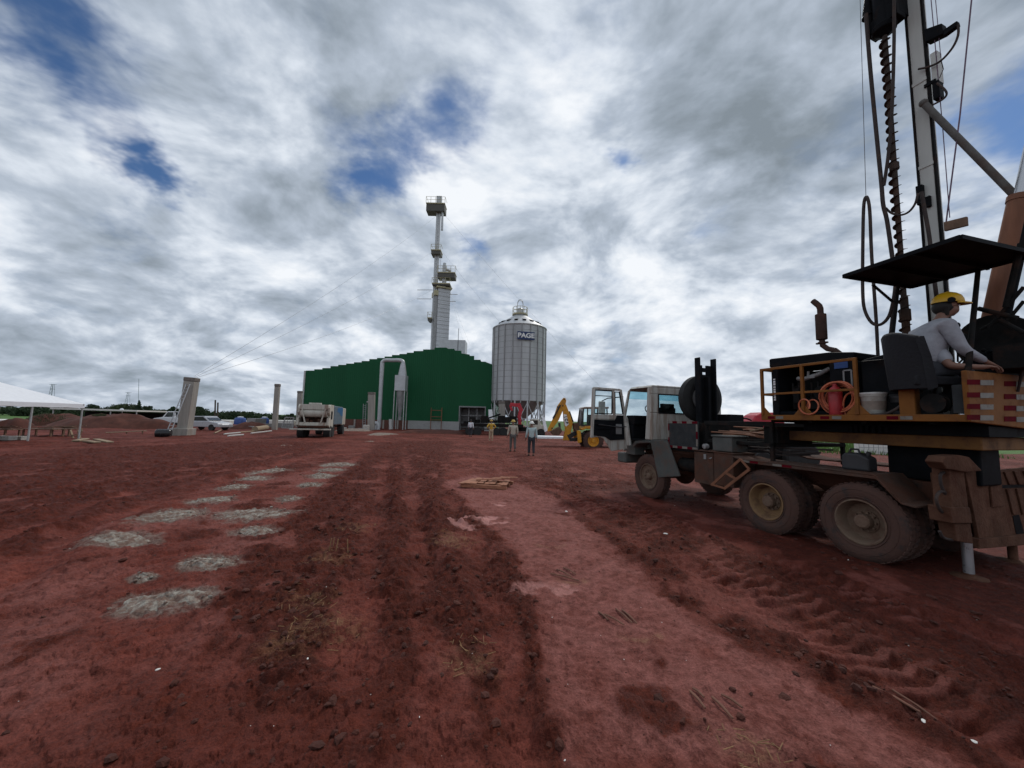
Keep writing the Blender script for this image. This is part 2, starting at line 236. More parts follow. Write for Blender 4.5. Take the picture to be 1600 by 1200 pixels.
# ------------------------------------------------------------------ mesh builder
class MB:
    def __init__(s): s.v = []; s.f = []; s.sm = []; s.parts = []
    def add(s, vs, fs, smooth=False):
        o = len(s.v); s.parts.append((o, len(s.f))); s.v += [tuple(v) for v in vs]; s.f += [tuple(o+i for i in f) for f in fs]; s.sm += [smooth]*len(fs); return s
    def box(s, x0, x1, y0, y1, z0, z1):
        x0, x1 = sorted((x0, x1)); y0, y1 = sorted((y0, y1)); z0, z1 = sorted((z0, z1))
        return s.add([(x0,y0,z0),(x1,y0,z0),(x1,y1,z0),(x0,y1,z0),(x0,y0,z1),(x1,y0,z1),(x1,y1,z1),(x0,y1,z1)], [(0,3,2,1),(4,5,6,7),(0,1,5,4),(1,2,6,5),(2,3,7,6),(3,0,4,7)])
    def bar(s, p, q, w, h=None, up=(0, 0, 1)):
        h = h or w; p = Vector(p); q = Vector(q); d = (q-p).normalized(); u = Vector(up)
        if abs(d.dot(u)) > 0.98: u = Vector((1, 0, 0))
        a = d.cross(u).normalized()*(w/2); b = a.cross(d).normalized()*(h/2)
        return s.add([p-a-b, p+a-b, p+a+b, p-a+b, q-a-b, q+a-b, q+a+b, q-a+b], [(0,1,2,3),(7,6,5,4),(0,4,5,1),(1,5,6,2),(2,6,7,3),(3,7,4,0)])
    def tube(s, pts, r, n=8, cap=True, smooth=True):
        pts = [Vector(p) for p in pts]; k = len(pts); rs = r if isinstance(r, (list, tuple)) else [r]*k
        t0 = (pts[1]-pts[0]).normalized(); u = Vector((0, 0, 1)) if abs(t0.z) < 0.9 else Vector((1, 0, 0))
        u = (u - t0*u.dot(t0)).normalized(); vs = []
        for i, p in enumerate(pts):
            t = ((pts[min(i+1, k-1)]-p).normalized() + (p-pts[max(i-1, 0)]).normalized())
            t = t.normalized() if t.length > 1e-6 else t0
            u = u - t*u.dot(t); u = u.normalized() if u.length > 1e-6 else t.orthogonal().normalized()
            w = t.cross(u)
            for j in range(n):
                a = 2*math.pi*j/n; vs.append(p + (u*math.cos(a) + w*math.sin(a))*rs[i])
        fs = [(i*n+j, i*n+(j+1) % n, (i+1)*n+(j+1) % n, (i+1)*n+j) for i in range(k-1) for j in range(n)]
        s.add(vs, fs, smooth)
        if cap:
            o = len(s.v)-k*n; s.f += [tuple(o+j for j in reversed(range(n))), tuple(o+(k-1)*n+j for j in range(n))]; s.sm += [False, False]
        return s
    def lathe(s, prof, o=(0, 0, 0), axis=(0, 0, 1), n=24, smooth=True, close=False, cap=True):
        o = Vector(o); ax = Vector(axis).normalized(); u = ax.orthogonal().normalized(); w = ax.cross(u); vs = []
        for (r, h) in prof:
            for j in range(n):
                a = 2*math.pi*j/n; vs.append(o + ax*h + (u*math.cos(a)+w*math.sin(a))*r)
        k = len(prof); fs = [(i*n+j, i*n+(j+1) % n, ((i+1) % k)*n+(j+1) % n, ((i+1) % k)*n+j) for i in range(k if close else k-1) for j in range(n)]
        s.add(vs, fs, smooth)
        if not close and cap:
            b = len(s.v)-k*n
            if prof[0][0] > 1e-4: s.f.append(tuple(b+j for j in reversed(range(n)))); s.sm.append(False)
            if prof[-1][0] > 1e-4: s.f.append(tuple(b+(k-1)*n+j for j in range(n))); s.sm.append(False)
        return s
    def prism(s, poly, ext):
        n = len(poly); e = Vector(ext); a = [Vector(p) for p in poly]; b = [p+e for p in a]
        return s.add(a+b, [tuple(reversed(range(n))), tuple(range(n, 2*n))] + [(i, (i+1) % n, n+(i+1) % n, n+i) for i in range(n)])
    def ball(s, c, r, nu=10, nv=6, sq=(1, 1, 1)):
        prof = [(math.sin(math.pi*i/nv)*r, -math.cos(math.pi*i/nv)*r) for i in range(nv+1)]
        o = len(s.v); s.lathe(prof, (0, 0, 0), (0, 0, 1), nu)
        for i in range(o, len(s.v)): v = s.v[i]; s.v[i] = (v[0]*sq[0]+c[0], v[1]*sq[1]+c[1], v[2]*sq[2]+c[2])
        return s
    def frame_poly(s, poly, t, ext):       # a flat frame: bars along the outline
        n = len(poly); e = Vector(ext)
        for i in range(n):
            p = Vector(poly[i]); q = Vector(poly[(i+1) % n]); s.bar(p+e/2, q+e/2, t, e.length, up=e.normalized())
        return s
    def each(s, name, m, parent=None, bevel=0.0):      # every piece added becomes a part of its own
        out = []; P_ = s.parts+[(len(s.v), len(s.f))]
        for (v0, f0), (v1, f1) in zip(P_[:-1], P_[1:]):
            q = MB(); q.v = s.v[v0:v1]; q.f = [tuple(i-v0 for i in f) for f in s.f[f0:f1]]; q.sm = s.sm[f0:f1]; out.append(q.build(name, m, parent, bevel))
        return out
    def build(s, name, m, parent=None, bevel=0.0, seg=2, loc=None):
        me = bpy.data.meshes.new(name); me.from_pydata(s.v, [], s.f); me.polygons.foreach_set('use_smooth', s.sm); me.update()
        if any(s.sm): me.set_sharp_from_angle(angle=R(38))
        ob = bpy.data.objects.new(name, me); COL.objects.link(ob)
        if m is not None: me.materials.append(MT[m] if isinstance(m, str) else m)
        if parent is not None: ob.parent = parent
        if loc is not None: ob.location = loc
        if bevel > 0:
            b = ob.modifiers.new('bevel', 'BEVEL'); b.width = bevel; b.segments = seg; b.limit_method = 'ANGLE'; b.angle_limit = R(40)
        return ob
def tag(o, label=None, cat=None, group=None, kind=None):
    for k, v in (('label', label), ('category', cat), ('group', group), ('kind', kind)):
        if v: o[k] = v
    return o
def empty(name, loc=(0, 0, 0), rz=0.0, label=None, cat=None, group=None):
    o = bpy.data.objects.new(name, None); COL.objects.link(o); o.location = loc; o.rotation_euler = (0, 0, rz); o.empty_display_size = 0.2
    return tag(o, label, cat, group)
def copy_tree(o, parent=None):
    c = o.copy(); COL.objects.link(c); c.parent = parent
    for ch in list(o.children): copy_tree(ch, c)
    return c
def to_mesh(ob):                          # bake the modifiers of a figure into one continuous mesh
    bpy.context.view_layer.update(); dg = bpy.context.evaluated_depsgraph_get()
    me = bpy.data.meshes.new_from_object(ob.evaluated_get(dg)); ob.modifiers.clear(); ob.data = me; return ob
def skin(name, pts, edges, m, parent, sub=2, root=0):
    me = bpy.data.meshes.new(name); me.from_pydata([p[:3] for p in pts], edges, []); me.update()
    ob = bpy.data.objects.new(name, me); COL.objects.link(ob)
    sk = ob.modifiers.new('skin', 'SKIN'); sk.use_smooth_shade = True
    if not me.skin_vertices: me.attributes.new if False else None
    lay = me.skin_vertices[0].data if me.skin_vertices else None
    for i, p in enumerate(pts):
        r = p[3]; r = (r, r) if isinstance(r, (int, float)) else r
        lay[i].radius = r; lay[i].use_root = (i == root)
    ss = ob.modifiers.new('sub', 'SUBSURF'); ss.levels = sub; ss.render_levels = sub
    to_mesh(ob)
    for p in ob.data.polygons: p.use_smooth = True
    ob.data.materials.clear(); ob.data.materials.append(MT[m]); ob.parent = parent
    return ob
def text_mesh(name, s, size, m, parent, mw, ext=0.01, bold=0.0):
    c = bpy.data.curves.new(name, 'FONT'); c.body = s; c.size = size; c.extrude = ext; c.align_x = 'CENTER'; c.align_y = 'CENTER'; c.offset = bold
    o = bpy.data.objects.new(name, c); COL.objects.link(o); bpy.context.view_layer.update()
    me = bpy.data.meshes.new_from_object(o.evaluated_get(bpy.context.evaluated_depsgraph_get())); bpy.data.objects.remove(o)
    ob = bpy.data.objects.new(name, me); COL.objects.link(ob); me.materials.clear(); me.materials.append(MT[m]); ob.parent = parent; ob.matrix_local = mw; return ob

# ------------------------------------------------------------------ the ground: one displaced sheet
_perm = rng.permutation(4096); _ga = rng.uniform(0, 2*np.pi, 4096); _gx = np.cos(_ga); _gy = np.sin(_ga)
def gnoise(x, y):
    xi = np.floor(x).astype(np.int64); yi = np.floor(y).astype(np.int64); fx = x-xi; fy = y-yi
    def g(ix, iy, dx, dy):
        h = _perm[(_perm[ix & 4095] + iy) & 4095]; return _gx[h]*dx + _gy[h]*dy
    u = fx*fx*fx*(fx*(fx*6-15)+10); v = fy*fy*fy*(fy*(fy*6-15)+10)
    a = g(xi, yi, fx, fy); b = g(xi+1, yi, fx-1, fy); c = g(xi, yi+1, fx, fy-1); d = g(xi+1, yi+1, fx-1, fy-1)
    return (a+(b-a)*u + ((c+(d-c)*u)-(a+(b-a)*u))*v)*1.5
def fbm(x, y, o=4, gain=0.5):
    t = 0; a = 1.0; n = 0
    for i in range(o):
        t = t + a*gnoise(x*2**i+17.3*i, y*2**i-9.1*i); n += a; a *= gain
    return t/n
def billow(x, y, o=3):
    t = 0; a = 1.0; n = 0
    for i in range(o):
        t = t + a*np.abs(gnoise(x*2.1**i+31.7*i, y*2.1**i+5.3*i)); n += a; a *= 0.55
    return t/n
def sstep(a, b, x): t = np.clip((x-a)/(b-a), 0, 1); return t*t*(3-2*t)
def poly_sd(poly, x, y):                  # signed distance, positive inside
    d2 = np.full(x.shape, 1e9); ins = np.zeros(x.shape, bool); n = len(poly)
    for i in range(n):
        x0, y0 = poly[i]; x1, y1 = poly[(i+1) % n]; ex, ey = x1-x0, y1-y0
        t = np.clip(((x-x0)*ex+(y-y0)*ey)/(ex*ex+ey*ey+1e-12), 0, 1)
        d2 = np.minimum(d2, (x-x0-t*ex)**2+(y-y0-t*ey)**2)
        c = (y0 > y) != (y1 > y); ins ^= c & (x < ex*(y-y0)/(ey if abs(ey) > 1e-9 else 1e-9)+x0)
    return np.where(ins, 1, -1)*np.sqrt(d2)
def line_sd(line, x, y):                  # distance to a polyline, and arc length along it
    best = np.full(x.shape, 1e9); arc = np.zeros(x.shape); side = np.zeros(x.shape); s = 0.0
    for (x0, y0), (x1, y1) in zip(line[:-1], line[1:]):
        ex, ey = x1-x0, y1-y0; l = math.hypot(ex, ey); t = np.clip(((x-x0)*ex+(y-y0)*ey)/(l*l), 0, 1)
        d = np.sqrt((x-x0-t*ex)**2+(y-y0-t*ey)**2); k = d < best
        best = np.where(k, d, best); arc = np.where(k, s+t*l, arc); side = np.where(k, ((x-x0)*ey-(y-y0)*ex)/l, side); s += l
    return best, arc, side
def G(lst): return [tuple(gp(px, py)[:2]) for px, py in lst]
P_CENTRE = G([(600, 692), (540, 735), (470, 790), (440, 830), (392, 868), (372, 925), (345, 955), (400, 1010), (420, 1090), (560, 1060), (600, 1000), (640, 1060), (560, 1199), (900, 1199), (870, 1080), (848, 960), (803, 860), (745, 800), (690, 752), (705, 690)])
P_PALE = G([(690, 752), (745, 800), (803, 860), (848, 960), (870, 1080), (905, 1199), (1480, 1199), (1250, 1060), (1060, 950), (955, 860), (870, 782), (810, 757), (745, 742)])
P_RIGHT = G([(870, 782), (955, 860), (1060, 950), (1250, 1060), (1480, 1199), (1900, 1199), (1900, 900), (1400, 860), (1100, 770), (880, 740)])
P_LEFT = G([(-300, 860), (60, 860), (120, 800), (240, 775), (330, 750), (440, 715), (520, 692), (300, 692), (0, 715), (-300, 730)])
P_COMP = G([(-200, 1000), (120, 870), (250, 790), (420, 750), (560, 715), (600, 712), (470, 795), (430, 835), (360, 900), (300, 1000), (180, 1130), (60, 1199), (-300, 1199)])
P_PINK = G([(692, 812), (722, 830), (790, 820), (795, 808), (745, 808)])
P_PINK2 = G([(800, 925), (870, 938), (900, 925), (860, 915), (815, 915)])
P_PINK3 = G([(765, 786), (790, 789), (786, 783)])
P_STRAW = [G(p) for p in ([(430, 1010), (470, 1030), (545, 990), (540, 975), (470, 985)], [(450, 960), (510, 950), (520, 932), (470, 940)], [(500, 880), (520, 884), (530, 868), (505, 868)], [(690, 850), (720, 856), (735, 845), (700, 838)], [(535, 828), (570, 830), (575, 822), (540, 822)], [(700, 1040), (740, 1050), (735, 1020), (710, 1015)], [(1150, 1180), (1200, 1190), (1190, 1170)])]
P_GRASS = [[(14, 34), (30, 30), (300, 60), (900, 300), (900, 3000), (-100, 3000), (6, 95), (10, 70)], G([(36, 699), (80, 697), (135, 691), (128, 689.5), (70, 693)]), [(-90, 95), (-900, 60), (-900, 3000), (-100, 3000), (-50, 130)]]
RUTS = [(G([(690, 1240), (672, 1000), (655, 850), (640, 745), (632, 700)]), .17, .10), (G([(545, 1050), (565, 900), (590, 780), (605, 715)]), .17, .075), (G([(830, 1240), (778, 980), (735, 850), (690, 760)]), .18, .07),
        (G([(0, 935), (60, 870), (160, 815), (330, 760), (520, 702)]), .20, .10), (G([(-50, 860), (120, 795), (300, 742), (480, 702)]), .20, .10),
        (G([(860, 765), (1000, 850), (1250, 985), (1600, 1190)]), .15, .07), (G([(1000, 775), (1180, 860), (1600, 1010)]), .22, .06)]
TREAD = G([(880, 760), (1010, 835), (1200, 930), (1420, 1060), (1640, 1180)])
TREAD2 = G([(950, 780), (1120, 850), (1350, 930), (1700, 1060)])
SANDRIMS = [(895, 908, 26, 5), (1000, 995, 34, 7), (860, 855, 24, 4), (1005, 1150, 0, 0)]
TRK_O = Vector((4.83, 5.44)); TRK_A = R(110)

PATCHES = [(256, 943, 66, 21), (330, 881, 45, 12), (183, 847, 54, 13), (226, 904, 19, 6), (266, 809, 42, 13), (398, 806, 58, 11), (398, 832, 33, 7), (330, 784, 30, 7), (366, 763, 20, 5), (398, 750, 22, 4), (422, 738, 26, 5), (452, 780, 18, 4), (485, 759, 18, 3.5), (503, 746, 22, 4), (516, 736, 22, 3), (528, 727, 25, 3.5)]
CONC = []
for _i, (_a, _b, _c, _d) in enumerate(PATCHES):
    _p = gp(_a, _b); CONC.append((_p.x, _p.y, _c/600*_p.y, abs(gp(_a, _b-_d).y-gp(_a, _b+_d).y)/2, _i*1.7))
def masks(x, y):
    wx = x + 0.30*fbm(x*1.5, y*1.5, 5, .6) + 0.08*fbm(x*8, y*8, 3); wy = y + 0.30*fbm(x*1.5+40, y*1.5, 5, .6) + 0.08*fbm(x*8+9, y*8, 3)
    r = np.hypot(x, y)
    far = sstep(14, 28, r)
    loose = 0.42 + 0.6*fbm(x*0.35, y*0.35, 5)
    def m(p, s=.10): return sstep(-s, s, poly_sd(p, wx, wy))
    c = m(P_COMP, .4); loose = loose*(1-c) + (0.16+.5*sstep(.1, .45, fbm(x*1.1, y*1.1+4, 4)))*c
    for p, v, s in ((P_LEFT, .85, .5), (P_RIGHT, .74, .35), (P_CENTRE, .88, .30)):  # right area: loose soil, its darker mix also paints in the truck's shade
        k = m(p, s); loose = loose*(1-k) + v*k
    # trodden islands inside the churned middle
    isl = sstep(.05, .34, fbm(x*1.0+5, y*0.6+3, 5, .6)); loose = loose*(1-0.7*isl*(1-far))
    for line, w, dep in RUTS:
        d, a_, s_ = line_sd(line, wx, wy); loose = loose*(1-.75*sstep(w*1.5, w*.5, d)*np.clip(.7+1.2*fbm(a_*.7, a_*.3+w*9, 2), 0, 1))
    loose = loose + .45*fbm(x*2.3, y*2.3, 4)*sstep(.1, .5, loose)
    pale = m(P_PALE, .16); loose = loose*(1-pale) + .55*sstep(.22, .5, fbm(x*1.3+9, y*1.3, 4))*pale
    pale2 = np.maximum(pale, 0.75*c*sstep(-.25, .25, fbm(x*0.7, y*0.7+8, 4))) + 0.5*isl*(1-c)*(1-pale)
    wet = np.maximum(np.maximum(m(P_PINK, .07), m(P_PINK2, .05)*.7), m(P_PINK3, .05)); wet = wet*sstep(-.25, .05, fbm(x*3, y*3, 4))  # small patches mixed to paler pink, smoother and slightly lower
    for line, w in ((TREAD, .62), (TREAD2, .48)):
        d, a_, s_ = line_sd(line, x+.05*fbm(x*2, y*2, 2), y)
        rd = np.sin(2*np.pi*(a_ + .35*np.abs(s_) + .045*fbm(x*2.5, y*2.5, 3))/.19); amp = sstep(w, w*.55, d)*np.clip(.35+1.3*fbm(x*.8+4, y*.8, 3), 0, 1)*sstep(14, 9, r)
        loose = loose*(1-.7*amp*sstep(-.1, .6, rd)); pale2 = np.maximum(pale2, .75*amp*sstep(0, .7, rd))  # raised bars paler: trodden dry soil, with light on their tops painted in
    st = np.zeros_like(x)
    for p in P_STRAW: st = np.maximum(st, sstep(-.22, .12, poly_sd(p, wx, wy)))
    for (px, py, rx, ry) in SANDRIMS:
        if rx == 0: continue
        q = gp(px, py); rad = rx/600*q.y*0.9; dd = np.hypot(x-q.x, y-q.y-rad*.5); front = sstep(.0, -.6, (y-q.y-rad*.5)/rad)
        st = np.maximum(st, np.exp(-((dd-rad)/.045)**2)*front*.9)
    gr = np.zeros_like(x)
    for p in P_GRASS: gr = np.maximum(gr, (.45 if p is P_GRASS[1] else 1)*sstep(-1.0, 1.0, poly_sd(p, x+1.2*fbm(x*.4, y*.4, 3), y+1.2*fbm(x*.4+7, y*.4, 3))))
    gr = np.maximum(gr, sstep(120, 170, r))
    cd = np.zeros_like(x)
    for (cx, cy, rx, ry, sd) in CONC:
        q = np.hypot((x-cx)/(rx*1.15), (y-cy)/(ry*1.2)) + .55*fbm(x*3.1+sd, y*3.1, 5, .65)
        cd = np.maximum(cd, .8*sstep(1.10, .80, q))
    return np.clip(loose*(1-cd), 0, 1), np.clip(pale2, 0, 1), wet, st, gr, cd
def ground_z(x, y, mk=None):
    x = np.asarray(x, float); y = np.asarray(y, float)
    loose, pale, wet, st, gr, cd = mk if mk is not None else masks(x, y)
    r = np.hypot(x, y); nearw = sstep(60, 20, r); soft = loose*(1-0.8*gr)
    h = 0.05*fbm(x*0.4, y*0.4, 4) + 0.13*fbm(x*0.16+3, y*0.16, 4)*sstep(9, 22, r)*sstep(130, 60, r)
    h = h + soft*(0.15*billow(x*1.1, y*1.1, 3) + 0.10*(billow(x*3.1+2, y*3.1, 4)-.2)*(.5+1.2*np.clip(.5+fbm(x*.8, y*.8+5, 3), 0, 1)) + 0.060*billow(x*8, y*8, 4)*(.4+1.4*np.clip(.5+1.2*fbm(x*1.6, y*1.6+9, 3), 0, 1)) + .010*np.abs(gnoise(x*26, y*26)) - 0.05)
    h = h + soft*0.085*np.maximum(0, gnoise(x*7, y*7)-.22)*nearw
    crust = sstep(-.03, .03, fbm(x*1.9+2, y*1.9, 5, .6))*.020 + sstep(-.03, .02, fbm(x*4.6, y*4.6+7, 5, .6))*.016
    calm = 1-.62*np.clip(poly_sd(P_PALE, x, y)/.5+.4, 0, 1)
    h = h + (1-.6*soft)*nearw*calm*(crust + 0.030*fbm(x*2.2, y*2.2, 4) + 0.030*(billow(x*6.5, y*6.5, 4)-.2) + 0.012*fbm(x*21, y*21, 4, .6))
    pit = sstep(.30, .50, fbm(x*2.6+11, y*2.6, 3)); h = h + (1-soft)*pit*(.045*(billow(x*8, y*8, 3)-.1))*nearw
    for line, w, dep in RUTS:
        d, a, sd_ = line_sd(line, x + .22*fbm(x*1.1, y*.9, 4), y)
        k = np.clip(0.45+1.5*fbm(a*0.6+3, a*0.11+w*20, 3), 0, 1.2)
        h = h - dep*np.exp(-(d/w)**2)*k + dep*.6*np.exp(-((d-w*2.0)/(w*.75))**2)*k*(0.7+1.3*billow(x*5, y*5, 2))
    for line, w in ((TREAD, .55), (TREAD2, .4)):
        d, a, sd_ = line_sd(line, x+.05*fbm(x*2, y*2, 2), y)
        rd = np.sin(2*np.pi*(a + .35*np.abs(sd_) + .045*fbm(x*2.5, y*2.5, 3))/.19)
        amp = sstep(w, w*.55, d)*np.clip(.35+1.3*fbm(x*.8+4, y*.8, 3), 0, 1)*sstep(14, 9, r)
        h = h + .030*np.sign(rd)*np.abs(rd)**.5*amp
    # little steps where the loose spoil ends against the trodden strip
    h = h*1.0 - 0.012*wet
    # firm standing for the drilling truck
    lx = (x-TRK_O.x)*math.cos(TRK_A)+(y-TRK_O.y)*math.sin(TRK_A); ly = -(x-TRK_O.x)*math.sin(TRK_A)+(y-TRK_O.y)*math.cos(TRK_A)
    under = sstep(1.0, 0.2, np.maximum(np.maximum(-1.6-lx, lx-5.2), np.maximum(-2.9-ly, ly-.25)))
    h = h*(1-.8*under)
    h = np.where(r > 300, h*0.2, h)
    dip = sstep(70, 150, r)*sstep(0, -60, x); h = h - 1.2*dip
    return h
def build_ground():
    th = np.concatenate([np.linspace(-62, 62, 1250), np.linspace(64, 296, 140)[1:-1]]); th = np.radians(th); na = len(th)
    rr = [1.0]
    while rr[-1] < 130: rr.append(rr[-1]*1.0048)
    while rr[-1] < 6000: rr.append(rr[-1]*1.12)
    rr = np.array(rr); nr = len(rr)
    X = np.outer(rr, np.sin(th)); Y = np.outer(rr, np.cos(th))
    X = X.ravel(); Y = Y.ravel()
    mk = masks(X, Y); Z = ground_z(X, Y, mk)
    v = np.stack([X, Y, Z], 1)
    i = np.arange(nr-1)[:, None]*na; j = np.arange(na)[None, :]; j2 = (j+1) % na
    f = np.stack([i+j, i+j2, i+na+j2, i+na+j], -1).reshape(-1, 4)
    c = len(v); v = np.vstack([v, [[0, 0, 0]]])
    me = bpy.data.meshes.new('ground'); nf = len(f); nt = na
    tri = np.stack([np.full(na, c), (np.arange(na)+1) % na, np.arange(na)], 1)
    me.vertices.add(len(v)); me.vertices.foreach_set('co', v.ravel())
    me.loops.add(nf*4+nt*3); me.loops.foreach_set('vertex_index', np.concatenate([f[:, ::-1].ravel(), tri.ravel()]).astype(np.int32))
    me.polygons.add(nf+nt); me.polygons.foreach_set('loop_start', np.concatenate([np.arange(nf)*4, nf*4+np.arange(nt)*3]).astype(np.int32))
    me.update(calc_edges=True); me.polygons.foreach_set('use_smooth', np.ones(nf+nt, bool))
    for nm, a in zip(('m_loose', 'm_pale', 'm_pink', 'm_straw', 'm_grass', 'm_conc'), mk):
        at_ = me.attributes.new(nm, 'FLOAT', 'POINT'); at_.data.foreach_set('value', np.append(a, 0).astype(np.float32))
    me.validate()
    ob = bpy.data.objects.new('ground', me); COL.objects.link(ob); tag(ob, 'red muddy earth of the building site, churned by wheels', 'ground', kind='structure')
    if me.polygons[nf//2].normal.z < 0: me.flip_normals()
    m = bpy.data.materials.new('red_mud'); m.use_nodes = True; nt_ = m.node_tree; N = nt_.nodes; L = nt_.links; b = N['Principled BSDF']
    tc = N.new('ShaderNodeTexCoord'); co = tc.outputs['Object']
    def A(n):
        q = N.new('ShaderNodeAttribute'); q.attribute_name = n; return q.outputs['Fac']
    def noise(s, d=6, r=.6):
        q = N.new('ShaderNodeTexNoise'); q.inputs['Scale'].default_value = s; q.inputs['Detail'].default_value = d; q.inputs['Roughness'].default_value = r; L.new(co, q.inputs['Vector']); return q.outputs[0]
    def ramp(x, stops):
        q = N.new('ShaderNodeValToRGB'); L.new(x, q.inputs[0]); e = q.color_ramp.elements
        e[0].position, e[0].color = stops[0][0], (*stops[0][1], 1); e[1].position, e[1].color = stops[-1][0], (*stops[-1][1], 1)
        for p, c in stops[1:-1]: k = e.new(p); k.color = (*c, 1)
        return q.outputs[0]
    def mix(f, a, c):
        q = N.new('ShaderNodeMix'); q.data_type = 'RGBA'
        if isinstance(f, (int, float)): q.inputs[0].default_value = f
        else: L.new(f, q.inputs[0])
        for i, x in ((6, a), (7, c)):
            if isinstance(x, tuple): q.inputs[i].default_value = (*x, 1)
            else: L.new(x, q.inputs[i])
        return q.outputs[2]
    def math_(op, a, c=None, cl=False, d=None):
        q = N.new('ShaderNodeMath'); q.operation = op; q.use_clamp = cl
        for i, x in enumerate((a, c, d)):
            if x is None: continue
            if isinstance(x, (int, float)): q.inputs[i].default_value = x
            else: L.new(x, q.inputs[i])
        return q.outputs[0]
    def mr(x, a, c):
        q = N.new('ShaderNodeMapRange'); q.interpolation_type = 'SMOOTHSTEP'; L.new(x, q.inputs[0]); q.inputs[1].default_value = a; q.inputs[2].default_value = c; return q.outputs[0]
    nb, nm_, ns, nf_ = noise(0.8, 10, .68), noise(2.6, 10, .70), noise(12, 10, .72), noise(70, 5, .65)
    looseC = ramp(math_('ADD', math_('MULTIPLY', nm_, .5), math_('MULTIPLY', ns, .5)), [(.30, (0.038, 0.0085, 0.0052)), (.5, (0.086, 0.0180, 0.0106)), (.72, (0.158, 0.0365, 0.0218))])
    compC = ramp(math_('ADD', math_('MULTIPLY', nb, .6), math_('MULTIPLY', ns, .4)), [(.32, (0.082, 0.0180, 0.0115)), (.5, (0.140, 0.0328, 0.0220)), (.68, (0.220, 0.0610, 0.0440))])
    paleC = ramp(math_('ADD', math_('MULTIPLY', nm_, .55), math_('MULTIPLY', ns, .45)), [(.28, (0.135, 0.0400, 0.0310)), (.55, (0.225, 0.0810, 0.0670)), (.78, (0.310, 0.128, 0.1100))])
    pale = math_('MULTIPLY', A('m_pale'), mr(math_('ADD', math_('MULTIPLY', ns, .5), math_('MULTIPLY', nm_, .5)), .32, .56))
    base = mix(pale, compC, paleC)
    lo = mr(math_('ADD', A('m_loose'), math_('ADD', math_('MULTIPLY', math_('SUBTRACT', ns, .5), 1.5), math_('MULTIPLY', math_('SUBTRACT', nm_, .5), .9))), .20, .62)
    base = mix(lo, base, looseC)
    base = mix(math_('MULTIPLY', A('m_pink'), .9), base, (0.44, 0.195, 0.170))
    stf = math_('MULTIPLY', A('m_straw'), mr(ns, .42, .6)); base = mix(math_('MULTIPLY', stf, .6), base, (0.20, 0.115, 0.062))
    cdc = ramp(ns, [(.3, (0.10, 0.062, 0.046)), (.5, (0.15, 0.118, 0.098)), (.72, (0.21, 0.182, 0.158))]); base = mix(math_('MULTIPLY', A('m_conc'), mr(math_('ADD', math_('MULTIPLY', ns, .6), math_('MULTIPLY', nm_, .4)), .34, .56)), base, cdc)
    gcol = ramp(nb, [(.3, (0.045, 0.095, 0.022)), (.6, (0.085, 0.16, 0.04)), (.8, (0.12, 0.17, 0.06))])
    gf = mr(math_('ADD', A('m_grass'), math_('MULTIPLY', math_('SUBTRACT', nm_, .5), .5)), .35, .65)
    base = mix(gf, base, gcol)
    # fine light and dark grains
    hs = N.new('ShaderNodeHueSaturation'); L.new(math_('MAXIMUM', math_('ADD', math_('MULTIPLY_ADD', nf_, 1.7, False, -.35), math_('MULTIPLY_ADD', ns, 1.3, False, -.15)), .25), hs.inputs['Value']); L.new(base, hs.inputs['Color'])
    L.new(hs.outputs[0], b.inputs['Base Color'])
    L.new(math_('SUBTRACT', math_('MULTIPLY_ADD', ns, .5, False, .55), math_('MULTIPLY', A('m_pink'), .35), True), b.inputs['Roughness'])
    b.inputs['Specular IOR Level'].default_value = 0.14
    hgt = math_('ADD', math_('MULTIPLY', ns, math_('MULTIPLY_ADD', A('m_loose'), 1.0, False, .35)), math_('MULTIPLY', nf_, .3))
    bp = N.new('ShaderNodeBump'); bp.inputs['Strength'].default_value = 1.0; bp.inputs['Distance'].default_value = .055; L.new(hgt, bp.inputs['Height']); L.new(bp.outputs[0], b.inputs['Normal'])
    me.materials.append(m); return ob
build_ground()
def gz(x, y): return float(ground_z(np.array([x]), np.array([y]))[0])
def ongr(px, py, dz=0.0):                # photo point on the ground, following its relief
    p = gp(px, py); return Vector((p.x, p.y, gz(p.x, p.y)+dz))

# loose clods, straw and white litter: nobody could count them
def ico(seed, n=1):
    t = (1+5**.5)/2
    v = [Vector(p).normalized() for p in ((-1,t,0),(1,t,0),(-1,-t,0),(1,-t,0),(0,-1,t),(0,1,t),(0,-1,-t),(0,1,-t),(t,0,-1),(t,0,1),(-t,0,-1),(-t,0,1))]
    f = [(0,11,5),(0,5,1),(0,1,7),(0,7,10),(0,10,11),(1,5,9),(5,11,4),(11,10,2),(10,7,6),(7,1,8),(3,9,4),(3,4,2),(3,2,6),(3,6,8),(3,8,9),(4,9,5),(2,4,11),(6,2,10),(8,6,7),(9,8,1)]
    return v, f
def scatter(name, m, n, size, label, cat, dens, flat=.6, rmax=16, rmin=1.6):
    V0, F0 = ico(0); mb = MB(); k = 0
    th = rng.uniform(-62, 62, n*6); r = rmin*np.exp(rng.uniform(0, 1, n*6)*math.log(rmax/rmin)); x = r*np.sin(np.radians(th)); y = r*np.cos(np.radians(th))
    mk = masks(x, y); keep = rng.uniform(0, 1, n*6) < dens(mk); x = x[keep][:n]; y = y[keep][:n]; z = ground_z(x, y)
    for a, b, c in zip(x, y, z):
        s = size[0]*(size[1]/size[0])**(random.random()**3.2); rot = Euler((random.random()*6, random.random()*6, random.random()*6)).to_matrix(); sc = Vector((1, random.uniform(.6, 1), random.uniform(.4, .8)))
        vs = []
        for q in V0:
            w = rot @ Vector((q.x*sc.x, q.y*sc.y, q.z*sc.z))*(s*random.uniform(.75, 1.2)); vs.append((a+w.x, b+w.y, c+w.z*flat+s*.15))
        mb.add(vs, F0)
    o = mb.build(name, m); return tag(o, label, cat, kind='stuff')
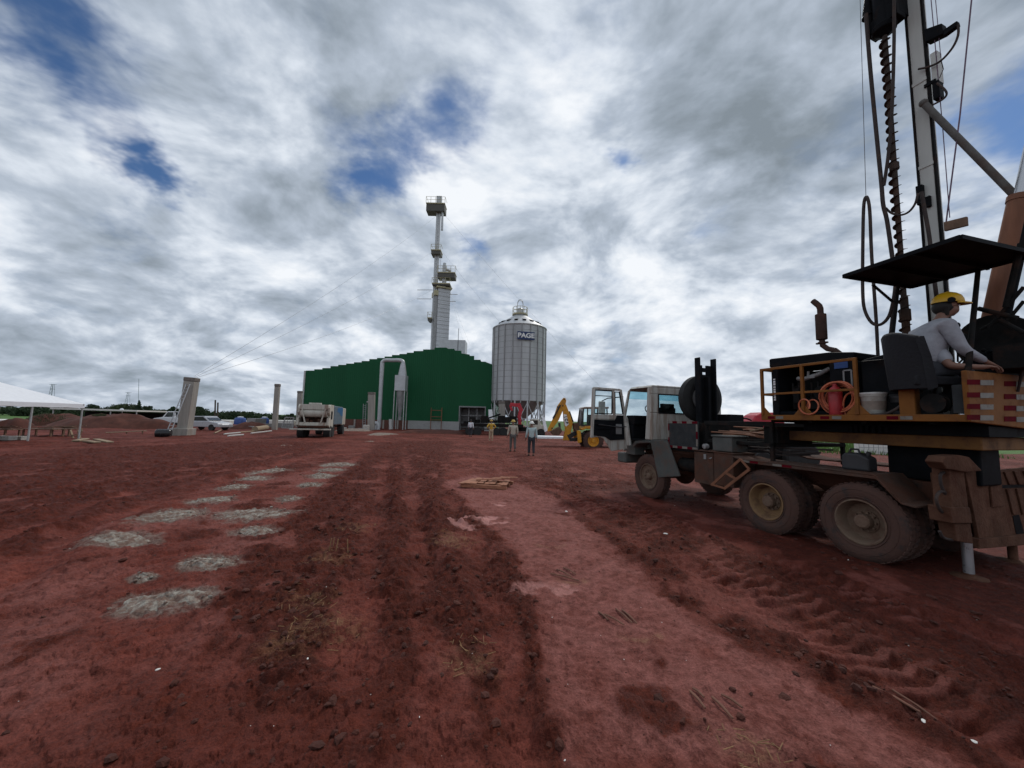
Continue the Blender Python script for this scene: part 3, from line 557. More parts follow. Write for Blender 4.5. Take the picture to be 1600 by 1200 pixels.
scatter('soil_clods', 'clod', 6000, (.005, .050), 'dark clods of wet red soil scattered over the churned ground', 'soil clods', lambda m: np.clip(m[0]*1.3-.35, .02, 1))
scatter('litter_specks', 'pebble', 90, (.004, .010), 'small white specks of litter and stone strewn on the mud', 'litter', lambda m: np.full(m[0].shape, .5), rmax=14)
def rubble():
    V0, F0 = ico(0); mb = MB(); xs, ys, ss = [], [], []
    for (cx, cy, rx, ry, sd) in CONC:
        for _ in range(int(min(150, 6+190*rx*ry))):
            a = random.uniform(0, 6.3); q = abs(random.gauss(0, .62)); xs.append(cx+rx*q*math.cos(a)); ys.append(cy+ry*q*math.sin(a)); ss.append(random.uniform(.005, .024)*(1 if random.random() < .85 else 1.8))
    zs = ground_z(np.array(xs), np.array(ys))
    for x, y, z, s in zip(xs, ys, zs, ss):
        mb.add([(x+v.x*s*random.uniform(.6, 1.2), y+v.y*s*random.uniform(.6, 1.2), z+.02+v.z*s*.6) for v in V0], F0)
    tag(mb.build('concrete_crumbs', 'slab'), 'grey crumbs of concrete strewn over the pale patches', 'rubble', kind='stuff')
rubble()
def straw():
    mb = MB()
    for p in P_STRAW:
        P = np.array(p); lo, hi = P.min(0)-.1, P.max(0)+.1
        for _ in range(26):
            x = random.uniform(lo[0], hi[0]); y = random.uniform(lo[1], hi[1]); a = random.uniform(0, 6.3); l = random.uniform(.02, .08); z = gz(x, y)+.008
            mb.bar((x, y, z), (x+l*math.cos(a), y+l*math.sin(a), z+random.uniform(-.005, .03)), .004, .003)
    tag(mb.build('straw_scraps', 'straw'), 'short yellow scraps of straw trodden into the mud', 'straw', kind='stuff')
straw()

# ------------------------------------------------------------------ the drilling truck (its own frame: x forward, y left, z up)
TO = Vector((4.83, 5.44, 0)); TA = R(110); TX = Vector((math.cos(TA), math.sin(TA), 0)); TY = Vector((-math.sin(TA), math.cos(TA), 0))
def _loc(P): v = P-TO; return Vector((v.dot(TX), v.dot(TY), v.z))
def tl(px, py, ly):
    d = ray(px, py); P0 = TO+TY*ly; C = Vector((0, 0, CAMH)); return _loc(C+d*((P0-C).dot(TY)/d.dot(TY)))
def tx(px, py, lx):
    d = ray(px, py); P0 = TO+TX*lx; C = Vector((0, 0, CAMH)); return _loc(C+d*((P0-C).dot(TX)/d.dot(TX)))
def smoothpath(p, k=4):
    p = [Vector(q) for q in p]; o = []
    for i in range(len(p)-1):
        a = p[max(i-1, 0)]; b = p[i]; c = p[i+1]; d = p[min(i+2, len(p)-1)]
        for j in range(k):
            t = j/k; o.append(.5*((2*b)+(c-a)*t+(2*a-5*b+4*c-d)*t*t+(3*b-a-3*c+d)*t**3))
    return o+[p[-1]]
truck = empty('drilling_truck', TO, TA, 'muddy white cab drilling truck carrying a tall auger mast and an open operator deck', 'drilling truck')

def wheel(x, yo, side, dual, parent, front=False, r=.535, rimm='rim', w=.27):
    ax = Vector((0, side, 0)); o = Vector((x, yo, r-.02))
    hub = MB()
    if front:
        hub.lathe([(.0, .0), (.05, .0), (.075, -.02), (.085, -.07), (.13, -.075), (.13, -.30), (.0, -.30)], o, ax, 20)
        for k in range(10):
            a = k*math.pi/5; c = o+Vector((math.cos(a)*.15, 0, math.sin(a)*.15)); hub.tube([c+ax*-.075, c+ax*-.035], .014, 6)
    else:
        hub.lathe([(.0, -.035), (.075, -.04), (.095, -.06), (.10, -.15), (.15, -.16), (.15, -.62), (0, -.62)], o, ax, 20)
        for k in range(10):
            a = k*math.pi/5; c = o+Vector((math.cos(a)*.125, 0, math.sin(a)*.125)); hub.tube([c+ax*-.16, c+ax*-.115], .014, 6)
    wh = hub.build('wheel', 'rim', parent)
    def tyre(off):
        t = MB(); h = lambda v: v+off
        t.lathe([(.295, h(-.03)), (.32, h(-.012)), (.40, h(.0)), (.46, h(-.006)), (.505, h(-.028)), (r-.014, h(-.045)), (r-.012, h(-w/2)), (r-.014, h(-w+.045)), (.505, h(-w+.028)), (.40, h(-w)), (.32, h(-w+.012)), (.295, h(-w+.03))], o, ax, 56, close=True)
        for rr_, hh in ((.335, .0015), (.435, .002)):       # moulded rings of the sidewall
            t.lathe([(rr_-.006, h(hh-.010)), (rr_, h(hh)), (rr_+.006, h(hh-.010))], o, ax, 48, cap=False)
        n = 44
        for k in range(n):
            for s_ in (0, 1):
                a = 2*math.pi*(k+.5*s_)/n; d = Vector((math.cos(a), 0, math.sin(a))); tg = Vector((-math.sin(a), 0, math.cos(a)))
                h0, h1 = (-.035, -w/2+.012) if s_ == 0 else (-w/2-.012, -w+.035)
                c = o + ax*(h((h0+h1)/2)) + d*(r-.008)
                t.bar(c-ax*(abs(h1-h0)/2), c+ax*(abs(h1-h0)/2), .050, .013, up=d)
        return t
    t = tyre(0)
    if dual: t2 = tyre(-w-.06); t.add(t2.v, t2.f, True)
    t.build('tyre', 'tyre', wh)
    m = MB()
    if front: m.lathe([(.30, -.035), (.305, -.012), (.285, -.01), (.27, -.045), (.22, -.06), (.20, -.05), (.14, -.062), (.10, -.07), (.0, -.075)], o, ax, 40, cap=False)
    else: m.lathe([(.30, -.04), (.305, -.008), (.288, -.004), (.272, -.03), (.262, -.10), (.235, -.17), (.15, -.175), (.10, -.165), (.0, -.165)], o, ax, 40, cap=False)
    for k in range(8):                                      # dark hand holes of the disc
        pass
    m.build('rim', rimm, wh)
    return wh
wheel(4.35, -.02, 1, False, truck, True, rimm='rim'); wheel(1.35, 0, 1, True, truck, rimm='rimyellow'); wheel(0, 0, 1, True, truck, rimm='rim')
wheel(4.35, -2.34, -1, False, truck, True); wheel(1.35, -2.36, -1, True, truck); wheel(0, -2.36, -1, True, truck)

m = MB()                                                   # chassis
for y in (-.78, -1.58): m.box(-.70, 5.3, y-.05, y+.05, .84, 1.10)
for x in (-.62, .68, 2.0, 3.2, 4.9): m.box(x-.06, x+.06, -1.53, -.83, .88, 1.06)
for x in (0, 1.35, 4.35): m.tube([(x, -.35, .53), (x, -2.0, .53)], .085, 10); m.ball((x, -1.18, .53), .24, 12, 8)
for y in (-.78, -1.58):
    m.box(-.55, 1.9, y-.045, y+.045, .62, .74); m.box(3.75, 4.95, y-.045, y+.045, .60, .68)
m.tube([(1.35, -1.18, .6), (3.6, -1.18, .8)], .05, 8); m.box(3.4, 4.9, -1.55, -.85, .7, 1.35)
m.build('chassis', 'chassis', truck, .008)
m = MB(); m.tube([(2.95, -.3, .9), (3.5, -.3, .9)], .15, 16); m.tube([(2.95, -.62, .9), (3.5, -.62, .9)], .13, 16); m.each('air_tank', 'dark', truck)

for sgn, y0 in ((1, 0.03), (-1, -2.42)):                   # rear fenders
    y1 = y0-.66*sgn
    m = MB(); prof = [(1.92, 1.235), (1.75, 1.195), (-.22, 1.19), (-.48, .88), (-.62, .86)]
    for (xa, za), (xb, zb) in zip(prof[:-1], prof[1:]): m.prism([(xa, y0, za), (xb, y0, zb), (xb, y0, zb-.025), (xa, y0, za-.025)], (0, y1-y0, 0))
    m.prism([(1.76, y0, 1.192), (-.2, y0, 1.187), (-.44, y0, .90), (-.47, y0, .90), (-.235, y0, 1.13), (1.76, y0, 1.135)], (0, -.02*sgn, 0))
    fd = m.build('fender', 'mudsteel', truck, .004)
    if sgn > 0:
        m = MB(); m2 = MB()
        for k, xa in enumerate((1.6, 1.43, 1.02, .86)): (m if k % 2 else m2).box(xa, xa+.15, y0-.002, y0+.003, 1.142, 1.178)
        m.each('red_reflector', 'refl_red', fd); m2.each('white_reflector', 'refl_white', fd)
m = MB(); m.box(1.98, 2.42, -.04, -.62, .63, 1.26); m.box(2.44, 2.92, -.05, -.6, .60, 1.235); m.box(1.96, 2.95, -.02, -.64, 1.255, 1.275)
tb = m.build('toolbox', 'mudsteel', truck, .012)
m = MB(); m.tube([(2.47, -.04, 1.15), (2.47, -.02, 1.13), (2.5, -.02, 1.13)], .012, 6); m.box(2.60, 2.66, -.046, -.035, 1.1, 1.2); m.each('latch', 'greymetal', tb)
m = MB()
a0, a1, b0, b1 = Vector((1.75, .05, 1.19)), Vector((2.30, .16, .64)), Vector((1.58, .05, 1.03)), Vector((2.02, .16, .62))
m.bar(a0, a1, .03, .045); m.bar(b0, b1, .03, .045)
for t in (.5, .97): m.bar(a0.lerp(a1, t), b0.lerp(b1, t), .05, .03)
m.bar(a0, b0, .03); m.build('step_ladder', 'rustpipe', truck)

# side panel with its reflector border
m = MB(); m.box(2.82, 3.68, -.06, -.10, 1.27, 1.86); sp = m.build('side_panel', 'grey_dark', truck, .01)
mr_, mw_ = MB(), MB(); k = 0
for za, zb in ((1.265, 1.315), (1.815, 1.865)):
    for i in range(6):
        xa = 2.83+i*.142; (mr_ if (i+k) % 2 else mw_).box(xa, xa+.138, -.055, -.062, za, zb)
    k += 1
for i in range(3):
    za = 1.34+i*.155; (mr_ if i % 2 else mw_).box(2.825, 2.865, -.055, -.062, za, za+.15); (mw_ if i % 2 else mr_).box(3.64, 3.676, -.055, -.062, za, za+.15)
mr_.each('red_reflector', 'refl_red', sp); mw_.each('white_reflector', 'refl_white', sp)
m = MB(); m.box(2.82, 3.68, -.12, -2.2, 1.20, 1.26); m.box(2.9, 3.6, -.3, -2.1, 1.26, 1.84); m.build('equipment_locker', 'dark', truck, .01)
m = MB(); m.box(2.05, 2.50, -.10, -.52, 1.285, 1.56); m.box(2.03, 2.52, -.08, -.54, 1.56, 1.60); bt = m.build('battery_box', 'cabgrey', truck, .035, 3)
m = MB(); m.lathe([(.05, 0), (.055, .03), (.05, .09), (0, .10)], (2.62, -.10, 1.36), (0, 1, 0), 14); m.build('filler_cap', 'greymetal', bt)

# rod tray behind the cab
m = MB()
for z0, z1 in ((1.80, 1.88), (1.44, 1.50)):
    m.box(1.32, 2.80, -.22, -.28, z0, z1); m.box(1.32, 2.80, -2.12, -2.18, z0, z1)
for x in (1.36, 2.05, 2.74): m.box(x-.04, x+.04, -.22, -2.18, 1.44, 1.50)
for x in (1.36, 2.76):
    for y in (-.25, -2.15): m.box(x-.03, x+.03, y-.03, y+.03, 1.1, 1.8)
m.box(1.30, 1.55, -.3, -1.2, 1.5, 1.80)
m.build('rod_rack', 'dark', truck, .006)

# cab ------------------------------------------------------------
m = MB(); t = .05
def wall_hole(mb, x0, x1, y0, y1, z0, z1, hy0, hy1, hz0, hz1):     # rear wall with its window opening
    mb.box(x0, x1, y0, y1, z0, hz0); mb.box(x0, x1, y0, y1, hz1, z1); mb.box(x0, x1, y0, hy0, hz0, hz1); mb.box(x0, x1, hy1, y1, hz0, hz1)
wall_hole(m, 4.2, 4.26, -.02, -2.30, 1.40, 2.69, -.25, -2.05, 2.06, 2.52)
m.prism([(4.2, -.02, 2.69), (4.2, -2.30, 2.69), (4.2, -2.22, 2.745), (4.2, -.10, 2.745)], (.86, 0, 0))              # roof
m.prism([(5.05, -.02, 2.66), (5.05, -2.30, 2.66), (5.05, -2.22, 2.745), (5.05, -.10, 2.745)], (.07, 0, -.03))
m.prism([(4.26, -.02, 1.40), (4.44, -.02, 1.40), (4.38, -.02, 2.0), (4.34, -.02, 2.69), (4.26, -.02, 2.69)], (0, -.05, 0))   # left B-pillar
m.prism([(5.02, -.02, 1.20), (5.30, -.02, 1.20), (5.34, -.02, 1.96), (5.11, -.02, 2.66), (5.05, -.02, 2.66), (5.24, -.02, 2.0), (5.16, -.02, 1.9)], (0, -.06, 0))  # left A-pillar
m.prism([(4.26, -2.25, 1.40), (5.30, -2.25, 1.20), (5.34, -2.25, 1.96), (4.26, -2.25, 2.0)], (0, -.05, 0))            # right door
m.bar((5.30, -2.27, 1.98), (5.08, -2.27, 2.68), .05, .06); m.bar((4.3, -2.27, 2.0), (4.3, -2.27, 2.69), .06, .1)
m.box(5.28, 5.34, -.02, -2.30, 1.05, 1.95)
m.build('cab', 'cabwhite', truck, .02)
m = MB(); m.box(4.2, 5.3, -.08, -2.24, 1.34, 1.40); m.box(4.95, 5.28, -.10, -2.2, 1.75, 2.0); m.box(5.0, 5.28, -.10, -2.2, 1.4, 1.75)
m.box(4.3, 4.75, -.35, -.9, 1.4, 1.72); m.prism([(4.30, -.38, 1.7), (4.45, -.38, 1.7), (4.38, -.38, 2.2), (4.28, -.38, 2.2)], (0, -.48, 0)); m.box(4.26, 4.36, -.42, -.80, 2.08, 2.30)
m.box(4.3, 4.75, -1.3, -2.1, 1.4, 1.72); m.box(4.3, 5.0, -.95, -1.3, 1.4, 1.8)
m.build('cab_interior', 'black', truck, .02)
m = MB()
tor = []
c = Vector((4.86, -.62, 2.12)); ax = Vector((-.75, 0, .66)); u = Vector((0, 1, 0)); w_ = ax.cross(u)
pts = [c+(u*math.cos(a)+w_*math.sin(a))*.21 for a in [2*math.pi*i/24 for i in range(25)]]
m.tube(pts, .013, 6, cap=False); m.tube([c+u*.2, c-u*.2], .012, 6); m.tube([c, c-ax*-.0+Vector((.18, 0, -.2))], .03, 8); m.build('steering_wheel', 'black', truck)
m = MB(); m.add([(5.33, -.07, 1.97), (5.33, -2.25, 1.97), (5.10, -2.25, 2.66), (5.10, -.07, 2.66)], [(0, 1, 2, 3)]); ws = m.build('windscreen', 'gl', truck)
m = MB(); m.add([(5.175, -.07, 2.44), (5.175, -2.25, 2.44), (5.10, -2.25, 2.66), (5.10, -.07, 2.66)], [(0, 1, 2, 3)]); m.v = [(x-.006, y, z) for x, y, z in m.v]; m.build('sun_strip', 'glblue', ws)
m = MB(); m.box(4.225, 4.232, -.26, -2.04, 2.07, 2.51); rw = m.build('rear_window', 'gl', truck)
m = MB(); m.frame_poly([(4.19, -.25, 2.06), (4.19, -2.05, 2.06), (4.19, -2.05, 2.52), (4.19, -.25, 2.52)], .03, (.015, 0, 0)); m.build('window_seal', 'black', rw)
m = MB(); m.prism([(4.36, -.03, 2.0), (5.2, -.03, 2.0), (5.06, -.03, 2.66), (4.36, -.03, 2.66)], (0, -.01, 0)); m.v = [(x, y-2.24, z) for x, y, z in m.v]; m.build('side_window', 'gl', truck)
m = MB()                                                   # wheel arch and skirt under the door
m.prism([(4.92, .0, 1.22), (4.80, .0, 1.34), (4.28, .0, 1.39), (4.22, .0, 1.33), (4.72, .0, 1.28), (4.86, .0, 1.17)], (0, -.40, 0))
m.prism([(4.24, -.01, 1.40), (3.97, -.01, .54), (3.30, -.01, .66), (3.68, -.01, 1.42)], (0, -.05, 0)); m.prism([(4.24, -.06, 1.40), (3.97, -.06, .54), (3.92, -.06, .54), (4.19, -.06, 1.40)], (0, -.34, 0))
m.box(4.85, 5.2, -.03, -.35, .98, 1.22)
m.build('wheel_arch', 'cabgrey', truck, .012)
m = MB(); m.box(5.15, 5.52, .03, -2.36, .74, 1.01); bp_ = m.build('bumper', 'cabgrey', truck, .05, 3)
m = MB(); m.lathe([(.0, 0), (.085, 0), (.095, -.03), (.0, -.04)], (5.53, -.28, .88), (1, 0, 0), 16); m.lathe([(.0, 0), (.085, 0), (.095, -.03), (.0, -.04)], (5.53, -2.05, .88), (1, 0, 0), 16); m.each('headlight', 'carglass', bp_)

# open driver's door, standing out from the cab
X0 = 5.08
m = MB()
def dp(y, z, x=X0): return (x, y, z)
out = [dp(.24, 2.67), dp(1.05, 2.69), dp(1.09, 2.0), dp(1.13, 1.41), dp(.86, 1.42), dp(.74, 1.38), dp(.50, 1.06), dp(.02, 1.12), dp(.10, 1.80)]
m.bar(dp(.24, 2.66), dp(1.06, 2.67), .05, .06); m.bar(dp(1.05, 2.68), dp(1.10, 1.40), .06, .075, up=(0, 1, 0)); m.bar(dp(.23, 2.67), dp(.07, 1.82), .05, .06, up=(0, 1, 0))
m.bar(dp(.46, 2.66), dp(.43, 1.98), .04, .07, up=(0, 1, 0))
m.prism([dp(1.10, 2.0), dp(1.13, 1.41), dp(.86, 1.42), dp(.74, 1.38), dp(.50, 1.06), dp(.02, 1.12), dp(.10, 1.84), dp(.13, 2.0)], (.05, 0, 0))
m.box(X0-.02, X0, .14, 1.08, 1.88, 2.0)
door = m.build('cab_door', 'cabwhite', truck, .012)
m = MB(); m.prism([dp(1.04, 1.86, X0-.03), dp(1.06, 1.46, X0-.03), dp(.72, 1.43, X0-.03), dp(.55, 1.34, X0-.03), dp(.12, 1.36, X0-.03), dp(.16, 1.99, X0-.03), dp(.36, 1.99, X0-.03), dp(.42, 1.86, X0-.03)], (.028, 0, 0))
m.box(X0-.05, X0-.03, .55, 1.0, 1.62, 1.66); m.box(X0-.045, X0-.03, .45, 1.02, 1.74, 1.76)
tr = m.build('door_trim', 'black', door, .006)
m = MB(); m.box(X0-.045, X0-.03, .22, .40, 1.50, 1.76); m.build('speaker_grille', 'greymetal', tr, .01)
m = MB(); m.frame_poly([dp(.50, 2.02, X0-.012), dp(1.03, 2.02, X0-.012), dp(1.01, 2.62, X0-.012), dp(.49, 2.62, X0-.012)], .028, (.02, 0, 0)); m.bar(dp(.5, 2.48, X0), dp(1.02, 2.48, X0), .02); m.frame_poly([dp(.16, 2.02, X0-.012), dp(.40, 2.02, X0-.012), dp(.41, 2.60, X0-.012), dp(.27, 2.60, X0-.012)], .026, (.02, 0, 0)); m.build('window_seal', 'black', door)
m = MB(); m.add([dp(.5, 2.02, X0+.02), dp(1.03, 2.02, X0+.02), dp(1.01, 2.62, X0+.02), dp(.49, 2.62, X0+.02), dp(.16, 2.02, X0+.02), dp(.40, 2.02, X0+.02), dp(.41, 2.60, X0+.02), dp(.27, 2.60, X0+.02)], [(0, 1, 2, 3), (4, 5, 6, 7)]); m.build('window_pane', 'gl', door)
m = MB(); m.tube([dp(.10, 1.70, X0-.07), dp(.30, 1.68, X0-.08), dp(.95, 1.74, X0-.07)], .014, 6); m.build('door_handle', 'darkplastic', door)
m = MB(); m.box(5.36, 5.42, .50, .70, 2.02, 2.36); mi = m.build('mirror', 'whiteplastic', truck, .03, 3)
m = MB(); m.tube([(5.3, -.02, 2.5), (5.42, .4, 2.45), (5.40, .6, 2.36)], .014, 6); m.tube([(5.3, -.02, 1.95), (5.42, .4, 1.98), (5.40, .6, 2.02)], .014, 6); m.each('mirror_arm', 'black', mi)

# spare wheel and boom rest behind the cab
m = MB(); o = Vector((3.55, -1.03, 2.42)); ax = Vector((-1, .10, 0))
r = .555; w = .26
m.lathe([(.295, -.03), (.32, -.012), (.40, 0), (.46, -.006), (.505, -.028), (r, -.05), (r+.004, -w/2), (r, -w+.05), (.505, -w+.028), (.40, -w), (.295, -w+.03)], o, ax, 56, close=True)
for rr_ in (.34, .43): m.lathe([(rr_-.006, -.01), (rr_, .003), (rr_+.006, -.01)], o, ax, 48, cap=False)
st = m.build('spare_tyre', 'tyreblack', truck)
m = MB(); m.lathe([(.30, -.04), (.305, -.005), (.285, -.002), (.27, -.04), (.22, -.10), (.12, -.11), (0, -.11)], o, ax, 32, cap=False); m.build('rim', 'greymetal', st)
m = MB(); m.box(3.26, 3.40, -.60, -.64, 1.25, 3.34); m.box(3.26, 3.40, -1.08, -1.12, 1.25, 3.34); m.box(3.36, 3.40, -.64, -.80, 1.25, 3.18); m.box(3.36, 3.40, -.92, -1.08, 1.25, 3.18); m.box(3.36, 3.40, -.80, -.92, 1.25, 2.96); m.box(3.36, 3.40, -.80, -.92, 3.02, 3.12)
m.box(3.24, 3.42, -.84, -.90, 1.25, 2.9); m.build('boom_rest', 'black', truck, .008)
m = MB(); m.box(3.1, 3.5, -1.3, -1.75, 1.84, 2.05); m.build('pump_box', 'black', truck, .02)

# slewing base and deck ---------------------------------------------------
m = MB(); m.box(-1.0, 1.38, -.60, -1.80, 1.565, 1.73); m.build('slewing_frame', 'yellowbeam', truck, .015)
m = MB(); m.box(-.85, .10, -.95, -1.45, 1.10, 1.565); m.box(-.70, -.4, -.9, -1.5, .8, 1.2); m.build('slewing_pedestal', 'black', truck, .02)
m = MB(); m.lathe([(.55, 0), (.66, 0), (.66, .13), (.55, .13)], (.1, -1.2, 1.735), n=56)
for k in range(60):
    a = k*math.pi/30; d = Vector((math.cos(a), math.sin(a), 0)); cc = Vector((.1, -1.2, 1.79))+d*.68; m.bar(cc-Vector((0, 0, .05)), cc+Vector((0, 0, .05)), .035, .05, up=d)
m.box(-1.08, 1.02, -.55, -1.9, 1.735, 1.86); m.build('slewing_ring', 'black', truck)
m = MB(); m.box(-1.1, 1.32, -.03, -2.37, 1.945, 1.965)
for x in (-.8, -.1, .6, 1.2): m.box(x, x+.06, -.1, -2.3, 1.87, 1.945)
for y in (-.7, -1.2, -1.7): m.box(-1.0, 1.25, y-.04, y+.04, 1.85, 1.94)
deck = m.build('deck', 'dark', truck)
m = MB(); m.box(-1.12, 1.36, .0, -.035, 1.905, 1.99); m.box(-1.12, 1.36, -2.37, -2.40, 1.905, 1.99); m.box(1.33, 1.362, -.036, -2.365, 1.907, 1.988)
fr = m.build('deck_edge', 'orange', truck, .006)
m = MB(); m2 = MB()
for k, xa in enumerate((1.12, .98, .30, .14, -.50, -.64)): (m if k % 2 else m2).box(xa, xa+.12, .0, .004, 1.925, 1.97)
m.each('white_reflector', 'refl_white', fr); m2.each('red_reflector', 'refl_red', fr)
rail = MB()
for x in (1.33, .66, -.06): rail.box(x-.022, x+.022, -.03, .014, 1.99, 2.775)
rail.box(-.082, 1.352, -.028, .012, 2.76, 2.80); rail.box(-.038, .638, -.024, .008, 2.33, 2.365); rail.box(.682, 1.308, -.024, .008, 2.33, 2.365)
rail.box(1.31, 1.35, -.030, -.9, 2.76, 2.80); rail.box(1.31, 1.35, -.9, -.94, 1.99, 2.80); rail.box(1.312, 1.348, -.031, -.9, 2.33, 2.36)
for x, s in ((1.33, -1), (.66, 1), (.66, -1), (-.06, 1), (-.06, -1)): rail.prism([(x+s*.022, 0, 1.99), (x+s*.15, 0, 1.99), (x+s*.022, 0, 2.14)], (0, -.012, 0))
rail.build('guard_rail', 'orange', truck, .005)

# engine housing
m = MB()
m.prism([(.08, -.24, 2.82), (1.36, -.24, 2.84), (1.36, -.24, 2.99), (1.33, -.24, 3.0), (.40, -.24, 2.97), (.06, -.24, 2.92)], (0, -1.05, 0))     # lid
m.box(1.22, 1.34, -.25, -1.25, 1.99, 2.83); m.box(.09, .42, -.26, -1.27, 1.99, 2.81); m.box(.42, 1.22, -1.15, -1.25, 1.99, 2.82); m.box(.42, 1.22, -.26, -.30, 1.99, 2.06)
eng = m.build('engine_housing', 'black', truck, .02)
m = MB(); m.box(.5, 1.15, -.5, -1.05, 2.1, 2.5); m.box(.55, 1.1, -.55, -.95, 2.5, 2.66)
for k in range(6): m.tube([(.58+k*.1, -.5, 2.3), (.58+k*.1, -.42, 2.34), (.58+k*.1, -.42, 2.55)], .018, 6)
m.lathe([(0, 0), (.10, 0), (.12, .03), (.12, .12), (0, .13)], (.62, -.50, 2.35), (0, 1, 0), 18); m.lathe([(0, 0), (.17, 0), (.17, .04), (0, .05)], (1.10, -.7, 2.4), (1, 0, 0), 20)
m.box(.95, 1.05, -.36, -.5, 2.2, 2.45); m.build('engine', 'dark', eng, .01)
m = MB(); m.tube([(.98, -.40, 2.62), (.85, -.37, 2.60), (.62, -.37, 2.66), (.50, -.42, 2.74)], .035, 10); m.tube([(.80, -.37, 2.60), (.78, -.36, 2.72)], .02, 8); m.box(.68, .78, -.335, -.34, 2.60, 2.64); m.build('intake_pipe', 'greymetal', eng)
m = MB(); m.box(.16, .34, -.246, -.258, 2.70, 2.80); m.build('blue_badge', 'bluepaint', eng)
m = MB(); m.frame_poly([(.12, -.256, 2.42), (.22, -.256, 2.42), (.22, -.256, 2.66), (.12, -.256, 2.66)], .02, (0, .012, 0)); m.build('door_handle', 'greymetal', eng)
m = MB()
for k in range(9): m.box(1.265, 1.30, -.244, -.251, 2.25+k*.045, 2.25+k*.045+.036-(k % 3)*.006)
m.build('white_lettering', 'letterwhite', eng)
m = MB(); m.prism([(.05, -.34, 1.99), (-.42, -.34, 1.99), (-.42, -.34, 2.80), (-.30, -.34, 2.86), (.05, -.34, 2.80)], (0, -.95, 0)); hb = m.build('hydraulic_tank', 'black', truck, .02)
m = MB(); m.tube([(.03, -.28, 2.77), (-.28, -.28, 2.76)], .010, 6); m.build('tank_handle', 'black', hb)
m = MB(); m.tube([(.46, -.62, 2.98), (.52, -.61, 3.05), (.62, -.6, 3.09), (.69, -.6, 3.16), (.70, -.6, 3.26)], .042, 12)
m.lathe([(.045, 0), (.075, .012), (.078, .02), (.078, .43), (.075, .44), (.05, .45)], (.70, -.6, 3.25), n=20)
for s in (1, -1): m.box(.70+s*.05, .70+s*.085, -.58, -.62, 3.19, 3.215)
m.lathe([(.058, 0), (.058, .03)], (.70, -.6, 3.19), n=16)
m.tube([(.70, -.6, 3.69), (.70, -.6, 3.79), (.715, -.6, 3.84), (.76, -.595, 3.90), (.80, -.59, 3.95)], [.045, .045, .046, .047, .044], 12)
m.build('exhaust_stack', 'exhaust', truck)

# canopy
A_, B_, C_, D_ = Vector((-.02, .06, 4.0)), Vector((-1.26, .21, 4.0)), Vector((-.15, -1.34, 4.0)), Vector((-1.38, -1.23, 4.0))
m = MB(); m.prism([A_, B_, D_, C_], (0, 0, .02))
for p, q in ((A_, B_), (B_, D_), (D_, C_), (C_, A_)): m.bar(p+Vector((0, 0, -.004)), q+Vector((0, 0, -.004)), .035, .05)
for t in (.33, .66): m.bar(A_.lerp(B_, t)+Vector((0, 0, -.025)), C_.lerp(D_, t)+Vector((0, 0, -.025)), .03, .04)
can = m.build('canopy', 'black', truck)
m = MB(); m.tube([A_.lerp(C_, .77)+Vector((-.02, 0, 0)), Vector((-.13, -.45, 1.97))], .024, 8); m.tube([Vector((-.10, -.93, 3.72)), Vector((-.02, -.62, 3.97))], .018, 8); m.build('canopy_post', 'dark', truck)
m = MB(); e1 = C_.lerp(D_, .59)+Vector((0, .02, 0)); e2 = tl(1512, 585, -.16); e3 = tl(1490, 648, -.12); m.tube([e1, e2, e3], [.026, .03, .034], 10); m.build('canopy_post', 'dark', truck)

# operator's seat, turned inward
SF = Vector((-.57, -.83, 0)).normalized(); SS = Vector((.83, -.57, 0)).normalized()         # facing, to his left
SO = Vector((-.66, -.22, 2.40))
def sp_(f, s, z): return SO + SF*f + SS*s + Vector((0, 0, z))
m = MB()
m.prism([sp_(-.22, -.25, -.05), sp_(.22, -.25, -.05), sp_(.24, -.25, .05), sp_(-.22, -.25, .07)], SS*.50)
nb = 9
vs = []
for i in range(nb):                                       # shell back, curved round the sitter
    s = -.29+.58*i/(nb-1); c = (abs(s)/.29)**2.2; hh = .64-.10*c
    for f, z in ((-.24+.20*c, -.08), (-.27+.20*c, .30), (-.31+.17*c, hh), (-.36+.15*c, hh), (-.345+.19*c, .3), (-.31+.19*c, -.10)): vs.append(sp_(f, s, z))
fs = [(i*6+j, i*6+(j+1) % 6, (i+1)*6+(j+1) % 6, (i+1)*6+j) for i in range(nb-1) for j in range(6)] + [tuple(range(6)), tuple(reversed(range((nb-1)*6, nb*6)))]
m.add(vs, fs, True)
seat = m.build('operator_seat', 'seat', truck, .015)
m = MB(); m.tube([sp_(-.335+.16*((abs(s)/.29)**2.2), s, .64-.10*((abs(s)/.29)**2.2)+.004) for s in [-.29+.58*i/12 for i in range(13)]], .011, 6); m.tube([sp_(-.15, .30, -.08), sp_(-.10, .30, .3), sp_(-.17, .29, .54)], .011, 6); m.build('seat_piping', 'seatedge', seat)
m = MB(); m.bar(Vector((-.56, -.14, 1.98)), Vector((-.56, -.14, 2.32)), .13, .16, up=(1, 0, 0)); m.build('seat_pedestal', 'orange', truck, .01)
m = MB(); m.lathe([(.04, 0), (.12, 0), (.12, .03), (.07, .04), (.07, .10), (.12, .11), (.12, .14), (.04, .14)], (-.80, -.22, 2.13), (0, 1, 0), 24); m.build('hose_reel', 'dark', truck)
m = MB(); m.box(-.98, -1.08, -.06, -.30, 2.0, 2.34); m.build('grey_column', 'grey_dark', truck, .01)

